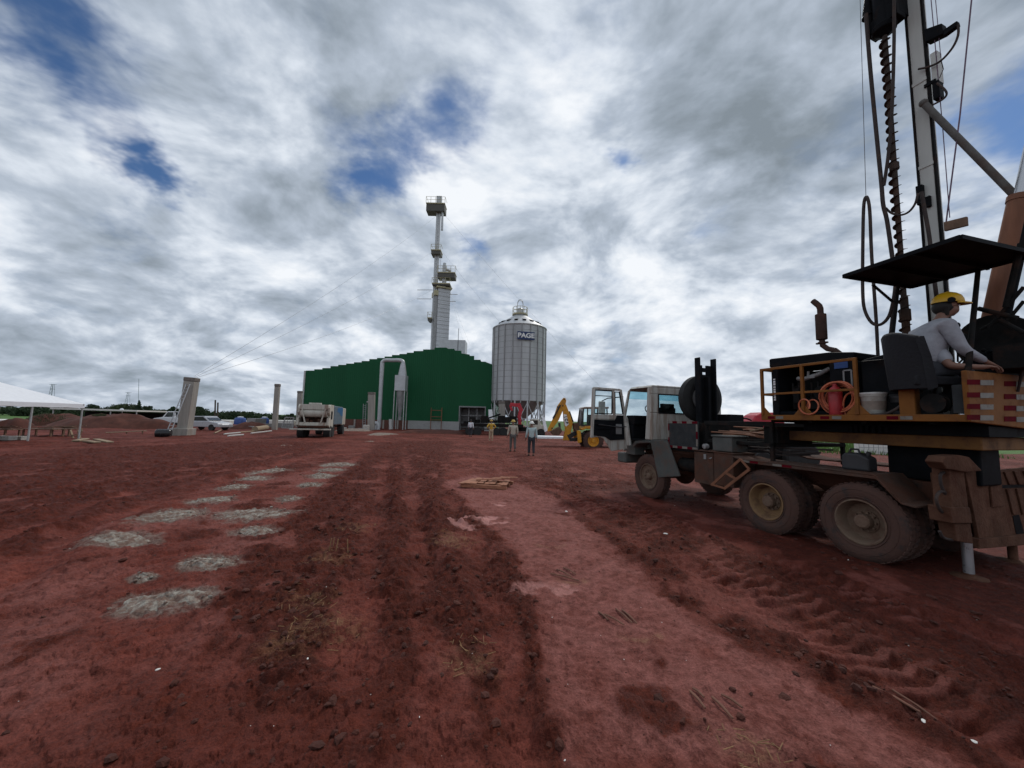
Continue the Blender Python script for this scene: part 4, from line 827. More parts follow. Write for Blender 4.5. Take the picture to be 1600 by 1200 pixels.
# rear plate with reflectors
m = MB(); m.prism([(-1.14, .0, 1.905), (-1.14, .0, 2.495), (-1.14, -2.4, 2.53), (-1.14, -2.4, 1.80), (-1.14, -1.3, 1.845)], (.05, 0, 0)); rp = m.build('rear_plate', 'orange', truck, .01)
mr_, mw_ = MB(), MB()
for ya, yb in ((593, 601), (613, 621), (631, 639), (648, 656)):
    for (xa, xb, wh) in ((1511, 1531, 0), (1531.5, 1552, 1), (1569, 1587, 0), (1588, 1606, 1)):
        q = [tx(xa, ya+(xa-1511)*.045, -1.142), tx(xb, ya+(xa-1511)*.045, -1.142), tx(xb, yb+(xa-1511)*.045, -1.142), tx(xa, yb+(xa-1511)*.045, -1.142)]
        (mw_ if wh else mr_).prism(q, (-.003, 0, 0))
mr_.each('red_reflector', 'refl_red', rp); mw_.each('white_reflector', 'refl_white', rp)
# console, levers and winch behind the rear plate
m = MB(); m.box(-.92, -1.08, -.62, -1.9, 2.0, 2.56); m.prism([(-.75, -1.0, 2.56), (-1.08, -1.0, 2.56), (-1.05, -1.0, 2.80), (-.80, -1.0, 2.86)], (0, -1.1, 0)); m.build('control_console', 'black', truck, .02)
m = MB()
for s, q in ((1497, 512), (1508, 530)):
    a = tl(s, q, -.75); m.tube([a+Vector((.03, 0, -.45)), a], .011, 6); m.ball(a+Vector((0, 0, .03)), .026, 8, 6, (1, 1, 1.6))
for k in range(4): m.tube([(-.98, -.85-.16*k, 2.55), (-1.0, -.83-.16*k, 2.80)], .010, 6); m.ball((-1.0, -.83-.16*k, 2.82), .024, 8, 6)
m.build('control_levers', 'black', truck)
m = MB(); m.lathe([(.10, 0), (.36, 0), (.36, .04), (.18, .05), (.18, .42), (.36, .43), (.36, .47), (.1, .47)], (-.95, -1.25, 2.98), (0, -1, 0), 28); m.build('winch_drum', 'dark', truck)
m = MB()
for (x0, y0), (x1, y1), r in (((1528, 482), (1590, 497), .028), ((1600, 448), (1545, 512), .022), ((1575, 500), (1600, 470), .02), ((1532, 515), (1562, 500), .018), ((1562, 500), (1600, 520), .025), ((1596, 380), (1572, 480), .035)):
    m.tube([tl(x0, y0, -1.0), tl(x1, y1, -1.0)], r, 8)
m.box(-1.1, -1.5, -.75, -1.6, 2.56, 2.85); m.build('winch_frame', 'dark', truck)

# mast ------------------------------------------------------------------
YM = -1.75
p0 = tl(1429, 0, YM); p1 = tl(1461, 470, YM); MX = (p0.x+p1.x)/2
m = MB(); m.box(MX-.085, MX+.085, YM, YM-.16, 1.97, 10.8); mast = m.build('mast', 'mast', truck, .006)
m = MB(); m.box(MX+.0855, MX+.115, YM+.012, YM-.05, 2.2, 10.7); m.box(MX-.115, MX-.0855, YM+.008, YM-.05, 2.2, 10.7); m.build('guide_rail', 'dark', mast)
m = MB()
for z in (3.4, 4.6, 6.0, 7.45): m.box(MX-.09, MX+.09, YM+.012, YM+.002, z, z+.05)
m.each('mast_band', 'mast', mast)
def tm(px, py, off=0.0): return tl(px, py, YM+.05+off)
m = MB(); a = tm(1447, 85); b = tm(1465, 125); m.box(a.x-.02, b.x, YM, YM-.14, b.z, a.z); m.build('valve_box', 'mast', mast, .01)
m = MB(); a = tm(1458, 128); m.box(a.x-.05, a.x+.03, YM+.02, YM-.12, a.z-.28, a.z+.02); m.box(a.x-.02, a.x+.12, YM+.03, YM, a.z+.0, a.z+.06); a = tm(1440, 300); m.box(a.x-.02, a.x+.06, YM+.08, YM+.0, a.z-.2, a.z+.12); m.box(a.x-.09, a.x-.03, YM+.05, YM+.0, a.z-.28, a.z-.1); m.each('hose_clamp', 'black', mast, .01)
m = MB(); a, b, c, d = tm(1443, 46), tm(1471, 36), tm(1474, 52), tm(1446, 66); m.prism([a, b, c, d], (0, -.14, 0)); a, b, c, d = tm(1473, 47), tm(1495, 32), tm(1497, 39), tm(1474, 56); m.prism([a, b, c, d], (0, -.08, 0)); m.build('mast_arm', 'black', mast, .01)
m = MB(); m.tube(smoothpath([tm(1497, 38), tm(1497, 55), tm(1488, 75), tm(1470, 95), tm(1452, 104), tm(1435, 108)]), .016, 8); m.tube(smoothpath([tm(1464, 130), tm(1476, 140), tm(1479, 148), tm(1472, 156), tm(1455, 165)]), .014, 8); m.tube([tm(1471, 96), tm(1474, 108), tm(1468, 122)], .006, 6); m.build('mast_hose', 'hose', mast)
m = MB(); a, b = tm(1473, 352, -.0), tm(1511, 345); m.prism([tm(1474, 347), tm(1510, 338), tm(1511, 352), tm(1475, 361)], (0, -.05, 0)); m.build('rest_board', 'wood', mast, .006)
m = MB(); m.tube([tm(1442, 160, .05), tm(1590, 310, -.25)], .045, 12); m.ball(tm(1443, 161, .05), .06, 8, 6); m.build('mast_brace', 'bracegrey', truck)
m = MB(); c0, c1 = tl(1547, 520, -1.55), tl(1592, 315, -1.85); m.tube([c0, c1], .112, 20); m.lathe([(.122, 0), (.122, .08)], c1, (c1-c0), 20); cy = m.build('mast_cylinder', 'rustpipe', truck)
m = MB(); d = (c1-c0).normalized(); m.tube([c1, c1+d*2.6], .065, 14); m.build('cylinder_rod', 'chrome', cy)
m = MB(); m.tube([tl(1572, 500, -1.3), tl(1620, 290, -1.5)], .04, 8); m.build('mast_stay', 'black', truck)

# auger and rotary head
YA = -1.5
q0 = tl(1384, 70, YA); q1 = tl(1414, 500, YA); AX = (q0.x+q1.x)/2; ZT = q0.z; ZB = 2.35
m = MB(); m.tube([(AX, YA, ZB), (AX, YA, 3.9)], .050, 12); m.tube([(AX, YA, 3.9), (AX, YA, ZT+.5)], .036, 12)
m.lathe([(.04, 0), (.062, .02), (.062, .13), (.04, .15)], (AX, YA, tl(1393, 262, YA).z-.08), n=14); m.lathe([(.04, 0), (.07, .02), (.07, .2), (.04, .22)], (AX, YA, 3.5), n=14)
vs, fs = [], []; n = int((ZT+.15-2.9)/.155*18); th_ = .006
for i in range(n+1):
    a = i/18*2*math.pi; z = 2.9+i*.155/18; d = Vector((math.cos(a), math.sin(a), 0)); ro = .082*(.93+.1*math.sin(i*.37))
    for rr_, dz in ((.034, th_), (ro, th_*.4), (ro, -th_*.4), (.034, -th_)): vs.append(Vector((AX, YA, z+dz))+d*rr_)
for i in range(n):
    for j in range(4): fs.append((i*4+j, i*4+(j+1) % 4, i*4+4+(j+1) % 4, i*4+4+j))
m.add(vs, fs); m.build('auger', 'auger', truck)
m = MB(); h0 = tl(1366, 55, YA); zt = ZT+.22
m.lathe([(.05, -.05), (.10, .0), (.16, .03), (.17, .12), (.13, .14), (.13, .9), (0, .95)], (AX, YA, zt), n=18)
m.prism([(AX+.20, YA+.1, zt+.08), (MX+.06, YA+.1, zt+.12), (MX+.06, YA+.1, zt+.9), (AX-.02, YA+.1, zt+.85), (AX+.06, YA+.1, zt+.36), (AX+.20, YA+.1, zt+.20)], (0, -.26, 0))
m.box(AX-.22, MX+.12, YA+.02, YM+.0, zt+.2, zt+1.1)
a = tl(1356, 20, YA); m.tube([a+Vector((-.02, 0, .28)), a, a+Vector((-.02, 0, -.3))], [.05, .075, .05], 12); m.tube([a+Vector((0, 0, .1)), (AX+.1, YA, a.z+.22)], .035, 8); m.tube([a+Vector((-.02, 0, -.25)), (AX+.14, YA, zt+.12)], .04, 8)
m.lathe([(.09, 0), (.09, .03)], a+Vector((0, 0, -.1)), n=12); m.build('rotary_head', 'black', truck, .01)
YH = -1.15
def hs(lst, y=YH): return [tl(px, py, y) for px, py in lst]
for lst, r, y in (([(1353, 22), (1360, 110), (1370, 215), (1377, 285), (1380, 320), (1386, 345), (1394, 400), (1400, 440), (1398, 470), (1388, 560)], .030, -1.35),
               ([(1397, -20), (1397, 60), (1395, 140), (1392, 200), (1387, 250), (1381, 290)], .024, -1.35),
               ([(1372, 560), (1369, 500), (1362, 400), (1359, 330), (1355, 309), (1351, 312), (1349, 335), (1348, 400), (1348, 455), (1351, 484), (1362, 504), (1376, 507), (1389, 494), (1396, 468), (1399, 445)], .024, -1.2),
               ([(1384, 325), (1393, 333), (1407, 336), (1420, 331), (1430, 318), (1434, 302)], .016, -1.4),
               ([(1440, 300), (1445, 330), (1452, 370), (1459, 430), (1464, 470), (1470, 530)], .026, -1.5)):
    MB().tube(smoothpath(hs(lst, y)), r, 8).build('hydraulic_hose', 'hose', truck)
for lst, r, mm in (([(1343, -30), (1353, 306)], .005, 'cable'), ([(1453, -20), (1473, 200), (1484, 340)], .006, 'rope'), ([(1460, -20), (1470, 90)], .005, 'rope'), ([(1521, -30), (1500, 180), (1487, 280), (1478, 350)], .010, 'rope')):
    MB().tube(hs(lst, -1.75), r, 6).build('hoist_cable', mm, truck)

# loose hoses and cables hanging about the rig
hr = random.Random(5)
for k in range(16):
    x0 = hr.uniform(-.9, .2); x1 = hr.uniform(-1.0, -.3); y0 = hr.uniform(-.75, -1.3); y1 = hr.uniform(-1.0, -1.7); a = Vector((x0, y0, hr.uniform(2.0, 2.7))); b = Vector((x1, y1, hr.uniform(2.0, 3.2)))
    MB().tube(smoothpath([a, a.lerp(b, .35)+Vector((hr.uniform(-.15, .15), .1, hr.uniform(-.2, .25))), a.lerp(b, .7)+Vector((hr.uniform(-.15, .15), 0, hr.uniform(-.25, .1))), b]), hr.choice((.012, .016, .02)), 6).build('hydraulic_hose', 'hose', truck)
for k in range(7):
    x0 = 2.7-.2*k; a = Vector((x0, -.5-.1*hr.random(), 1.42)); b = Vector((x0-hr.uniform(.5, 1.1), -.6, 1.30+.2*hr.random()))
    MB().tube(smoothpath([a, a.lerp(b, .5)+Vector((0, .12, -.10*hr.random())), b]), .014, 6).build('hydraulic_hose', 'hose', truck)
for k in range(6):
    a = Vector((-1.0-.0*k, -1.2-.12*k, 2.9)); b = Vector((-1.15, -1.1-.2*hr.random(), 2.3+.1*k)); MB().tube(smoothpath([a, a.lerp(b, .5)+Vector((-.15, .1, .12)), b]), .014, 6).build('hydraulic_hose', 'hose', truck)
# outrigger at the rear corner
def ox(lst, x=-.85): return [tx(px, py, x) for px, py in lst]
m = MB()
m.prism(ox([(1483, 730), (1506, 733), (1514, 795), (1487, 795)]), (.16, 0, 0)); m.prism(ox([(1484, 793), (1516, 793), (1520, 818), (1488, 818)], -.875), (.20, 0, 0)); m.prism(ox([(1491, 818), (1517, 818), (1521, 850), (1496, 846)]), (.15, 0, 0))
og = m.build('outrigger', 'rustplate', truck, .01)
m = MB(); m.prism(ox([(1472, 722), (1478, 713), (1500, 711), (1515, 714), (1536, 736), (1510, 738), (1480, 733)], -.9), (.16, 0, 0)); m.build('outrigger_cap', 'rustplate', og, .015)
m = MB(); m.prism(ox([(1508, 735), (1556, 736), (1620, 728), (1720, 722), (1720, 826), (1584, 838), (1530, 842), (1521, 795)], -.80), (.04, 0, 0)); pl_ = m.build('outrigger_plate', 'rustplate', og, .006)
m = MB(); m.prism(ox([(1545, 760), (1562, 757), (1567, 790), (1548, 792)], -.803), (-.02, 0, 0)); m.build('welded_patch', 'rustplate', pl_, .004)
m = MB()
for k in range(9): x0 = 1567+k*15; m.prism(ox([(x0, 737-k*.8), (x0+8, 737-k*.8), (x0+16, 757), (x0+8, 757)], -.803), (-.018, 0, 0)); m.prism(ox([(x0+4, 764-k*.5), (x0+12, 763-k*.5), (x0+22, 803), (x0+14, 804)], -.803), (-.018, 0, 0))
m.build('stiffening_ridges', 'rustplate', pl_, .003)
m = MB(); m.prism(ox([(1582, 806), (1592, 804), (1600, 834), (1588, 836)], -.803), (-.003, 0, 0)); m.prism(ox([(1560, 758), (1720, 752), (1720, 757), (1561, 763)], -.803), (-.003, 0, 0)); m.build('plate_opening', 'black', pl_)
m = MB(); m.prism(ox([(1530, 843), (1720, 822), (1720, 842), (1531, 858)], -.84), (.10, 0, 0)); m.build('rear_beam', 'rustplate', og, .01)
m = MB(); a, b = tx(1510, 846, -.77), tx(1514, 897, -.77); m.tube([a+Vector((0, 0, .1)), (a.x, (a.y+b.y)/2, .0)], .05, 16); jk = m.build('jack_rod', 'chrome', og)
m = MB(); m.lathe([(.17, 0), (.17, .025), (.06, .05), (.06, .07)], (a.x, (a.y+b.y)/2, -.02), n=20); m.build('jack_foot', 'rustplate', og)
m = MB()
for lst in ([(1485, 740), (1475, 738), (1469, 744), (1472, 762), (1484, 783)], [(1482, 772), (1470, 768), (1463, 778), (1468, 795), (1482, 812), (1488, 836)], [(1468, 830), (1474, 840), (1490, 844), (1500, 842)]):
    m.tube(smoothpath(ox(lst, -.80)), .017, 8)
m.build('outrigger_hose', 'hose', og)
m = MB()
m.box(-.74, -.55, -.5, -2.2, .85, 1.25); m.box(-.74, -.58, -2.0, -2.3, .45, 1.25); m.tube([(-.65, -2.15, .5), (-.65, -2.15, .0)], .05, 12); m.lathe([(.17, 0), (.17, .03), (.05, .05)], (-.65, -2.15, -.02), n=16); m.build('rear_crossmember', 'rustplate', truck, .01)

# ------------------------------------------------------------------ loose things on the truck
def tw(p): return TO+TX*p[0]+TY*p[1]+Vector((0, 0, p[2]))
def tobj(name, p, label, cat, rz=0.0, group=None): return empty(name, tw(p), TA+rz, label, cat, group)
jc = tobj('jerrycan', (.14, -.34, 1.192), 'dark plastic jerrycan standing on the rear fender of the drilling truck', 'jerrycan')
m = MB(); m.prism([(-.17, -.11, 0), (.17, -.11, 0), (.17, -.11, .20), (.12, -.11, .25), (-.05, -.11, .25), (-.17, -.11, .19)], (0, .22, 0)); m.build('can_body', 'darkplastic', jc, .03, 3)
m = MB(); m.tube([(-.02, 0, .24), (0, 0, .30), (.09, 0, .30), (.12, 0, .24)], .015, 8); m.build('handle', 'darkplastic', jc)
m = MB(); m.tube([(-.11, 0, .21), (-.13, 0, .27)], .028, 10); m.build('cap', 'darkplastic', jc)
hc = tobj('hose_coil', (.28, -.10, 1.992), 'coil of orange air hose leaning on the yellow guard rail', 'hose')
pts = []
for k in range(7*26):
    a = 2*math.pi*k/26; i = k/26; pts.append((-.04*math.sin(i*1.3)+math.cos(a)*(.215+.012*math.sin(i*2.1)), -.02-.022*i+.01*math.sin(a*3), .25+.035*math.sin(i*.8)+math.sin(a)*(.225+.012*math.cos(i*1.7))))
MB().tube(pts, .0125, 6).build('hose_loops', 'hoseorange', hc)
pts = [(.28+math.cos(a)*.11, -.02+.01*k, .12+math.sin(a)*.115) for k, a in enumerate([2*math.pi*i/20 for i in range(32)])]
MB().tube(pts, .012, 6).build('loose_end', 'hoseorange', hc)
pts = [(-.18+math.cos(a)*.10, -.06, .13+math.sin(a)*.19) for a in [2*math.pi*i/22 for i in range(60)]]
MB().tube([(x+.0006*i, y-.0012*i, z) for i, (x, y, z) in enumerate(pts)], .012, 6).build('inner_loops', 'hoseorange', hc)
rc = tobj('red_canister', (.29, -.15, 1.992), 'red canister standing inside the orange hose coil', 'canister')
m = MB(); m.lathe([(.0, 0), (.08, 0), (.085, .02), (.085, .34), (.065, .40), (.03, .43), (.03, .47), (0, .47)], n=18); m.build('canister_body', 'redcan', rc); MB().tube([(-.03, 0, .45), (.05, 0, .49), (.09, 0, .44)], .012, 6).build('handle', 'black', rc)
def bucket(p, s, matn, label, group=None):
    b = tobj('bucket', p, label, 'bucket', group=group)
    m = MB(); m.lathe([(0, .0), (.12*s, 0), (.125*s, .01), (.15*s, .34*s), (.157*s, .345*s), (.157*s, .30*s), (.15*s, .30*s)], n=24); m.build('pail', matn, b)
    m = MB(); m.lathe([(.158*s, 0), (.162*s, .004), (.162*s, .022), (.0, .028)], (0, 0, .335*s), n=24); m.build('lid', 'rimwhite' if matn == 'whiteplastic' else 'grey_dark', b)
    m = MB(); m.tube([(.155*s*math.cos(a), .155*s*math.sin(a)*.4, .31*s-.10*s*math.sin(a)) for a in [math.pi*i/12 for i in range(13)]], .005, 5); m.build('bail_handle', 'greymetal', b)
    m = MB(); m.lathe([(.134*s, 0), (.145*s, .13*s)], (0, 0, .10*s), n=24); m.v = [v for v in m.v]; m.build('label_band', 'cream' if matn == 'whiteplastic' else 'black', b)
bucket((-.10, -.30, 1.968), .95, 'whiteplastic', 'white plastic bucket with a stained label band on the operator deck')
bucket((-.36, -.42, 1.968), .85, 'darkplastic', 'dark lidded bucket half hidden beside the operator seat')
m = MB(); tob = tobj('air_hose', (0, 0, 0), 'black hose lying across the deck in front of the seat pedestal', 'hose'); m.tube(smoothpath([(-.12, -.1, 1.985), (-.30, -.12, 2.0), (-.42, -.12, 2.06), (-.55, -.2, 2.2), (-.62, -.3, 2.3)]), .02, 8); m.build('hose_length', 'hose', tob)
# rods and planks carried in the rack
for k in range(14):
    a = Vector((1.40+.15*random.random(), -.32-k*.10, 1.52+.16*random.random())); b = Vector((2.70-.25*random.random(), -.30-k*.10+random.uniform(-.3, .3), 1.58+.20*random.random()))
    o = tobj('steel_rod', (0, 0, 0), 'rusty bent rod lying in the rack behind the truck cab', 'rod', group='rusty rods in the truck rack')
    MB().tube(smoothpath([a, a.lerp(b, .4)+Vector((0, .05*random.uniform(-1, 1), .04)), b], 3), .013, 6).build('rod_bar', 'rustpipe', o)
o = tobj('timber_plank', (0, 0, 0), 'pale timber plank lying on top of the rods in the truck rack', 'plank'); MB().bar((1.45, -.42, 1.78), (1.98, -.60, 1.70), .16, .03).build('plank_board', 'woodlight', o, .004)

# ------------------------------------------------------------------ the operator
op = empty('person', tw((0, 0, 0)), TA, 'operator in yellow helmet and pale grey shirt seated at the drilling rig controls', 'person')
hip = Vector(sp_(-.02, 0, .16)); neck = tl(1468, 503, -.46); chest = hip.lerp(neck, .62)-SF*.03+Vector((0, 0, .02)); belly = hip.lerp(neck, .28)-SF*.03
head = tl(1482, 480, -.55); hf = Vector((-.80, -.60, -.10)).normalized()       # where the face looks
hl = Vector((0, 0, 1)).cross(hf).normalized()
rs = chest.lerp(neck, .55)-SS*.19; ls = chest.lerp(neck, .55)+SS*.19
hand = tl(1553, 574, -.62)+Vector((0, 0, .02)); relb = tl(1522, 552, -.45); relb = (rs+hand)/2+Vector((.02, .12, -.06))
lelb = tl(1484, 572, -.20); lhand = lelb+SF*.20-SS*.12+Vector((0, 0, -.03))
kr = hip+SF*.42-SS*.12+Vector((0, 0, .0)); kl = hip+SF*.42+SS*.12; fr_ = kr-SF*.10+Vector((0, 0, -.44)); fl_ = kl-SF*.05+Vector((0, 0, -.44))
def P(v, r): return (v.x, v.y, v.z, r)
nk = neck+Vector((0, 0, .03)); up = Vector((0, 0, 1))
wr = hand-(hand-relb).normalized()*.06
fd_ = (hand-relb).normalized(); fside = fd_.cross(up).normalized()
pts = [P(hip, .13), P(belly, .145), P(chest, .125), P(neck, .068), P(nk.lerp(head, .4), .058), P(head-up*.045, .082), P(head+up*.035-hf*.012, .095), P(head+up*.085-hf*.015, .075),
       P(head-up*.085+hf*.062, .038), P(head-up*.02+hf*.094, .017), P(head-up*.01+hl*.088, .016), P(head-up*.01-hl*.088, .016),
       P(rs, .07), P(relb, .045), P(wr, .028), P(hand, (.036)), P(ls, .07), P(lelb, .05), P(lhand, .03), P(lhand+SF*.07, .034),
       P(hip-SS*.09+SF*.05, .10), P(kr, .065), P(fr_, .045), P(fr_+SF*.11-up*.02, .035), P(hip+SS*.09+SF*.05, .10), P(kl, .065), P(fl_, .045), P(fl_+SF*.16-up*.02, .035), P(head-up*.055+hf*.088, .016)]
ed = [(0,1),(1,2),(2,3),(3,4),(4,5),(5,6),(6,7),(5,8),(6,9),(6,10),(6,11),(2,12),(12,13),(13,14),(14,15),(2,16),(16,17),(17,18),(18,19),(0,20),(20,21),(21,22),(22,23),(0,24),(24,25),(25,26),(26,27),(5,28)]
# five fingers closing over the plate edge, and on the other hand
for hnd, d, sd_, k0 in ((hand, fd_, fside, 15), (lhand+SF*.07, SF, SS, 19)):
    for i, (o_, ln) in enumerate(((-.030, .066), (-.010, .076), (.011, .072), (.030, .056))):
        b0 = hnd+sd_*o_+d*.03; b1 = b0+d*ln*.5+up*-.008; b2 = b1+d*ln*.3+up*-.03; n0 = len(pts)
        pts += [P(b0, .011), P(b1, .0095), P(b2, .008)]; ed += [(k0, n0), (n0, n0+1), (n0+1, n0+2)]
    n0 = len(pts); b0 = hnd-sd_*.04+d*.0; pts += [P(b0, .012), P(b0-sd_*.012+d*.035-up*.012, .010)]; ed += [(k0, n0), (n0, n0+1)]
body = skin('body', pts, ed, 'skin', op, 2)
sh = [P(hip+up*.02, .175), P(belly, .195), P(chest, .205), P(neck-up*.025, .10), P(rs, .105), P(relb, .066), P(wr-(hand-relb).normalized()*.03, .043), P(ls, .105), P(lelb-(lelb-ls).normalized()*.05, .078), P(chest.lerp(neck, .55), .165)]
skin('shirt', sh, [(0,1),(1,2),(2,9),(9,3),(9,4),(4,5),(5,6),(9,7),(7,8)], 'shirtgrey', op, 2)
tr_ = [P(hip-up*.02, .152), P(hip-SS*.09+SF*.06, .112), P(kr, .085), P(fr_+up*.04, .065), P(hip+SS*.09+SF*.06, .112), P(kl, .085), P(fl_+up*.04, .065)]
skin('trousers', tr_, [(0,1),(1,2),(2,3),(0,4),(4,5),(5,6)], 'trouser', op, 2)
m = MB()
for f_ in (fr_, fl_): m.ball((f_.x+SF.x*.05, f_.y+SF.y*.05, f_.z-.03), .075, 12, 8, (1.1, 1.1, .7))
m.v = [v for v in m.v]; m.each('boot', 'boot', op)
hm = MB(); prof = [(.133, -.005), (.134, .012), (.128, .045), (.110, .085), (.075, .115), (.035, .127), (0, .130)]
hm.lathe(prof, (0, 0, 0), (0, 0, 1), 24, cap=False); hm.add([(math.cos(a)*.132*1.0, math.sin(a)*.115, z) for z in (0.0, -.012) for a in [-1.2+2.4*i/12 for i in range(13)]] + [(math.cos(a)*.132+.062*math.cos(a*1.25), math.sin(a)*.118, z-.01) for z in (0.0, -.012) for a in [-1.2+2.4*i/12 for i in range(13)]],
   [(i, i+1, 26+i+1, 26+i) for i in range(12)] + [(13+i, 39+i, 39+i+1, 13+i+1) for i in range(12)] + [(26+i, 26+i+1, 39+i+1, 39+i) for i in range(12)])
hm.tube([(-.12, 0, .05), (-.06, 0, .115), (0, 0, .135), (.06, 0, .118), (.12, 0, .05)], .012, 6)
hat = hm.build('helmet', 'helmet', op); hat.location = head+up*.055-hf*.005; hat.rotation_euler = (0, R(4), math.atan2(hf.y, hf.x)); hat.scale = (1.12, .96, 1.05)
m = MB(); m.lathe([(0, 0), (.03, .0), (.034, .015), (0, .02)], (0, .118, .01), (0, 1, 0), 14); m.lathe([(0, 0), (.03, .0), (.034, .015), (0, .02)], (0, -.118, .01), (0, -1, 0), 14); m.each('ear_cap_mount', 'black', hat)
m = MB(); m.ball(head+up*.0-hf*.045, .108, 14, 10, (1, 1, 1.0))
for k in range(7): a = -1.1+2.2*k/6; m.tube([head-up*.02-hf*.09*math.cos(a)+hl*.09*math.sin(a), head-up*.12-hf*.085*math.cos(a)+hl*.075*math.sin(a)], [.035, .02], 8)
m.build('hair', 'hair', op)
m = MB()
for s in (1, -1): m.ball(head+hf*.083+hl*.034*s+up*.012, .011, 8, 6)
m.each('eye', 'letterwhite', op)
m = MB(); q = chest+up*.13-SF*.175; m.tube([q+SS*.10+up*.0, q+SS*.11+up*.05, q+SS*.03+up*.06, q-SS*.02+up*.045, q-SS*.0+up*.015, q-SS*.10-up*.0], .004, 5)

# ------------------------------------------------------------------ the green grain shed
YS = 60.0
def ps(lst, Y): return [at(px, py, Y) for px, py in lst]
shed = empty('grain_shed', at(622, 672, YS).xyz*1, 0, 'large dark green steel shed with a stepped gable parapet', 'shed'); shed.location = (0, 0, 0)
top = [(478, 579), (491, 579), (491.2, 577), (503.6, 577), (503.7, 575), (516.4, 575), (516.5, 572), (528.4, 572), (528.5, 570), (540.8, 570), (541, 568), (553, 568), (553.1, 566), (565, 566), (565.1, 564), (577, 564), (577.1, 561), (589, 561), (589.1, 559.3), (600.8, 559.3), (601, 557), (612.4, 557), (612.5, 554.6), (624, 554.6), (624.1, 553), (635.5, 553), (635.6, 551), (646.3, 551), (646.4, 548.4), (661, 548.4), (661.2, 546), (679, 546), (679.1, 543), (698, 543), (700, 545), (710, 545), (711, 547.6), (721, 548), (721.2, 552), (734, 554), (734.2, 556), (741, 556), (741.2, 562), (751, 562), (752, 565), (758, 565), (768, 569), (775, 572)]
pt = ps(top, YS)
zb, zp = 1.35, 1.35
xL, xR = pt[0].x, pt[-1].x; xo0, xo1 = at(718, 660, YS).x, at(757, 660, YS).x; zo = at(737, 636.5, YS).z
x_pl = at(638, 660, YS).x
ply = [Vector((p.x, YS, p.z)) for p in pt]
m = MB(); body = ply + [Vector((xR, YS, zb)), Vector((xo1, YS, zb)), Vector((xo1, YS, zo)), Vector((xo0, YS, zo)), Vector((xo0, YS, zb)), Vector((xL, YS, zb))]
# fill strip by strip so that the stepped outline stays clean
cuts = []
for c_ in sorted(set([xL, xR, xo0, xo1] + [p.x for p in pt])):
    if not cuts or c_-cuts[-1] > .06: cuts.append(c_)
    elif c_ in (xo0, xo1, xR): cuts[-1] = c_
def ztop(x):
    for a, b in zip(pt[:-1], pt[1:]):
        if a.x-1e-6 <= x <= b.x+1e-6 and b.x-a.x > .02: return a.z+(b.z-a.z)*(x-a.x)/(b.x-a.x)
    k = min(range(len(pt)), key=lambda i: abs(pt[i].x-x)); return pt[k].z
for a, b in zip(cuts[:-1], cuts[1:]):
    za, z2 = ztop(a+.05), ztop(b-.02)
    if za is None or z2 is None: continue
    lo = zo if (a >= xo0-.03 and b <= xo1+.03) else zb
    m.prism([(a, YS, lo), (b, YS, lo), (b, YS, z2), (a, YS, za)], (0, .12, 0))
m.build('front_wall', 'green', shed)
m = MB(); zl = pt[0].z-.3
m.box(xL+.05, xL+.2, YS+.13, YS+44, 0, zl); m.box(xR-.2, xR-.05, YS+.13, YS+44, 0, zl-.2); m.box(xL+.2, xR-.2, YS+43.8, YS+44, 0, zl)
m.build('side_wall', 'green', shed)
xm = at(690, 545, YS).x; zr = at(690, 548, YS).z
m = MB(); m.prism([(xL, YS+.13, zl), (xm, YS+.13, zr-.3), (xm, YS+.13, zr-.5), (xL, YS+.13, zl-.15)], (0, 44, 0)); m.prism([(xR, YS+.13, zl-.2), (xm, YS+.13, zr-.3), (xm, YS+.13, zr-.5), (xR, YS+.13, zl-.35)], (0, 44, 0)); m.build('roof', 'zinc', shed)
m = MB(); m.box(x_pl, xo0-.02, YS-.25, YS+.12, -.3, zb-.005); m.box(xo1+.02, xR, YS-.25, YS+.12, -.3, zb-.005); m.build('plinth', 'plinth', shed)
m = MB(); m.box(xL, x_pl-.02, YS-.05, YS+.12, -.3, zb-.005); m.build('masonry_base', 'brick', shed)
m = MB()
for k in range(7): x = xL+1.5+k*(x_pl-xL-2)/6.5; m.box(x-.12, x+.12, YS-.12, YS-.051, -.3, zb-.02)
m.build('base_pier', 'concrete', shed)
m = MB(); m.tube([(xL-.12, YS-.05, pt[0].z-.05), (xL-.12, YS-.05, .0)], .14, 10); m.build('downpipe', 'pvc', shed)
m = MB(); m.box(xo0-.15, xo1+.15, YS-.10, YS-.002, zo-.02, zo+.18); m.box(xo0-.15, xo0, YS-.10, YS-.002, -.2, zo-.02); m.box(xo1, xo1+.15, YS-.10, YS-.002, -.2, zo-.02)
for z in (1.1, 2.3): m.box(xo0, xo1, YS+.8, YS+.9, z, z+.10)
for k in range(4): x = xo0+(xo1-xo0)*k/3; m.box(x-.08, x+.08, YS+.92, YS+1.1, -.2, zo)
m.box(xo0-1, xo1+1, YS+3, YS+3.1, -.3, zo+1)
m.build('loading_door_frame', 'greymetal', shed)
m = MB(); m.box(xm-1.2, xm+3.2, YS+4, YS+7, zr-.8, at(707, 531, YS+4).z); m.box(at(716, 530, YS+4).x-.05, at(716, 530, YS+4).x+.05, YS+4, YS+4.1, zr-.8, at(716, 513, YS+4).z); m.build('roof_monitor', 'zinc', shed)
# access stage frame on the wall
m = MB()
for px in (674, 690.5): a = at(px, 637, YS-.6); m.box(a.x-.05, a.x+.05, YS-.65, YS-.55, 0, a.z)
for py in (641, 651, 656): a = at(674, py, YS-.6); b = at(690.5, py, YS-.6); m.box(a.x, b.x, YS-.63, YS-.57, a.z-.05, a.z+.05)
tag(m.build('scaffold_frame', 'rustpipe'), 'thin rusty scaffold frame standing against the green shed wall', 'scaffold')

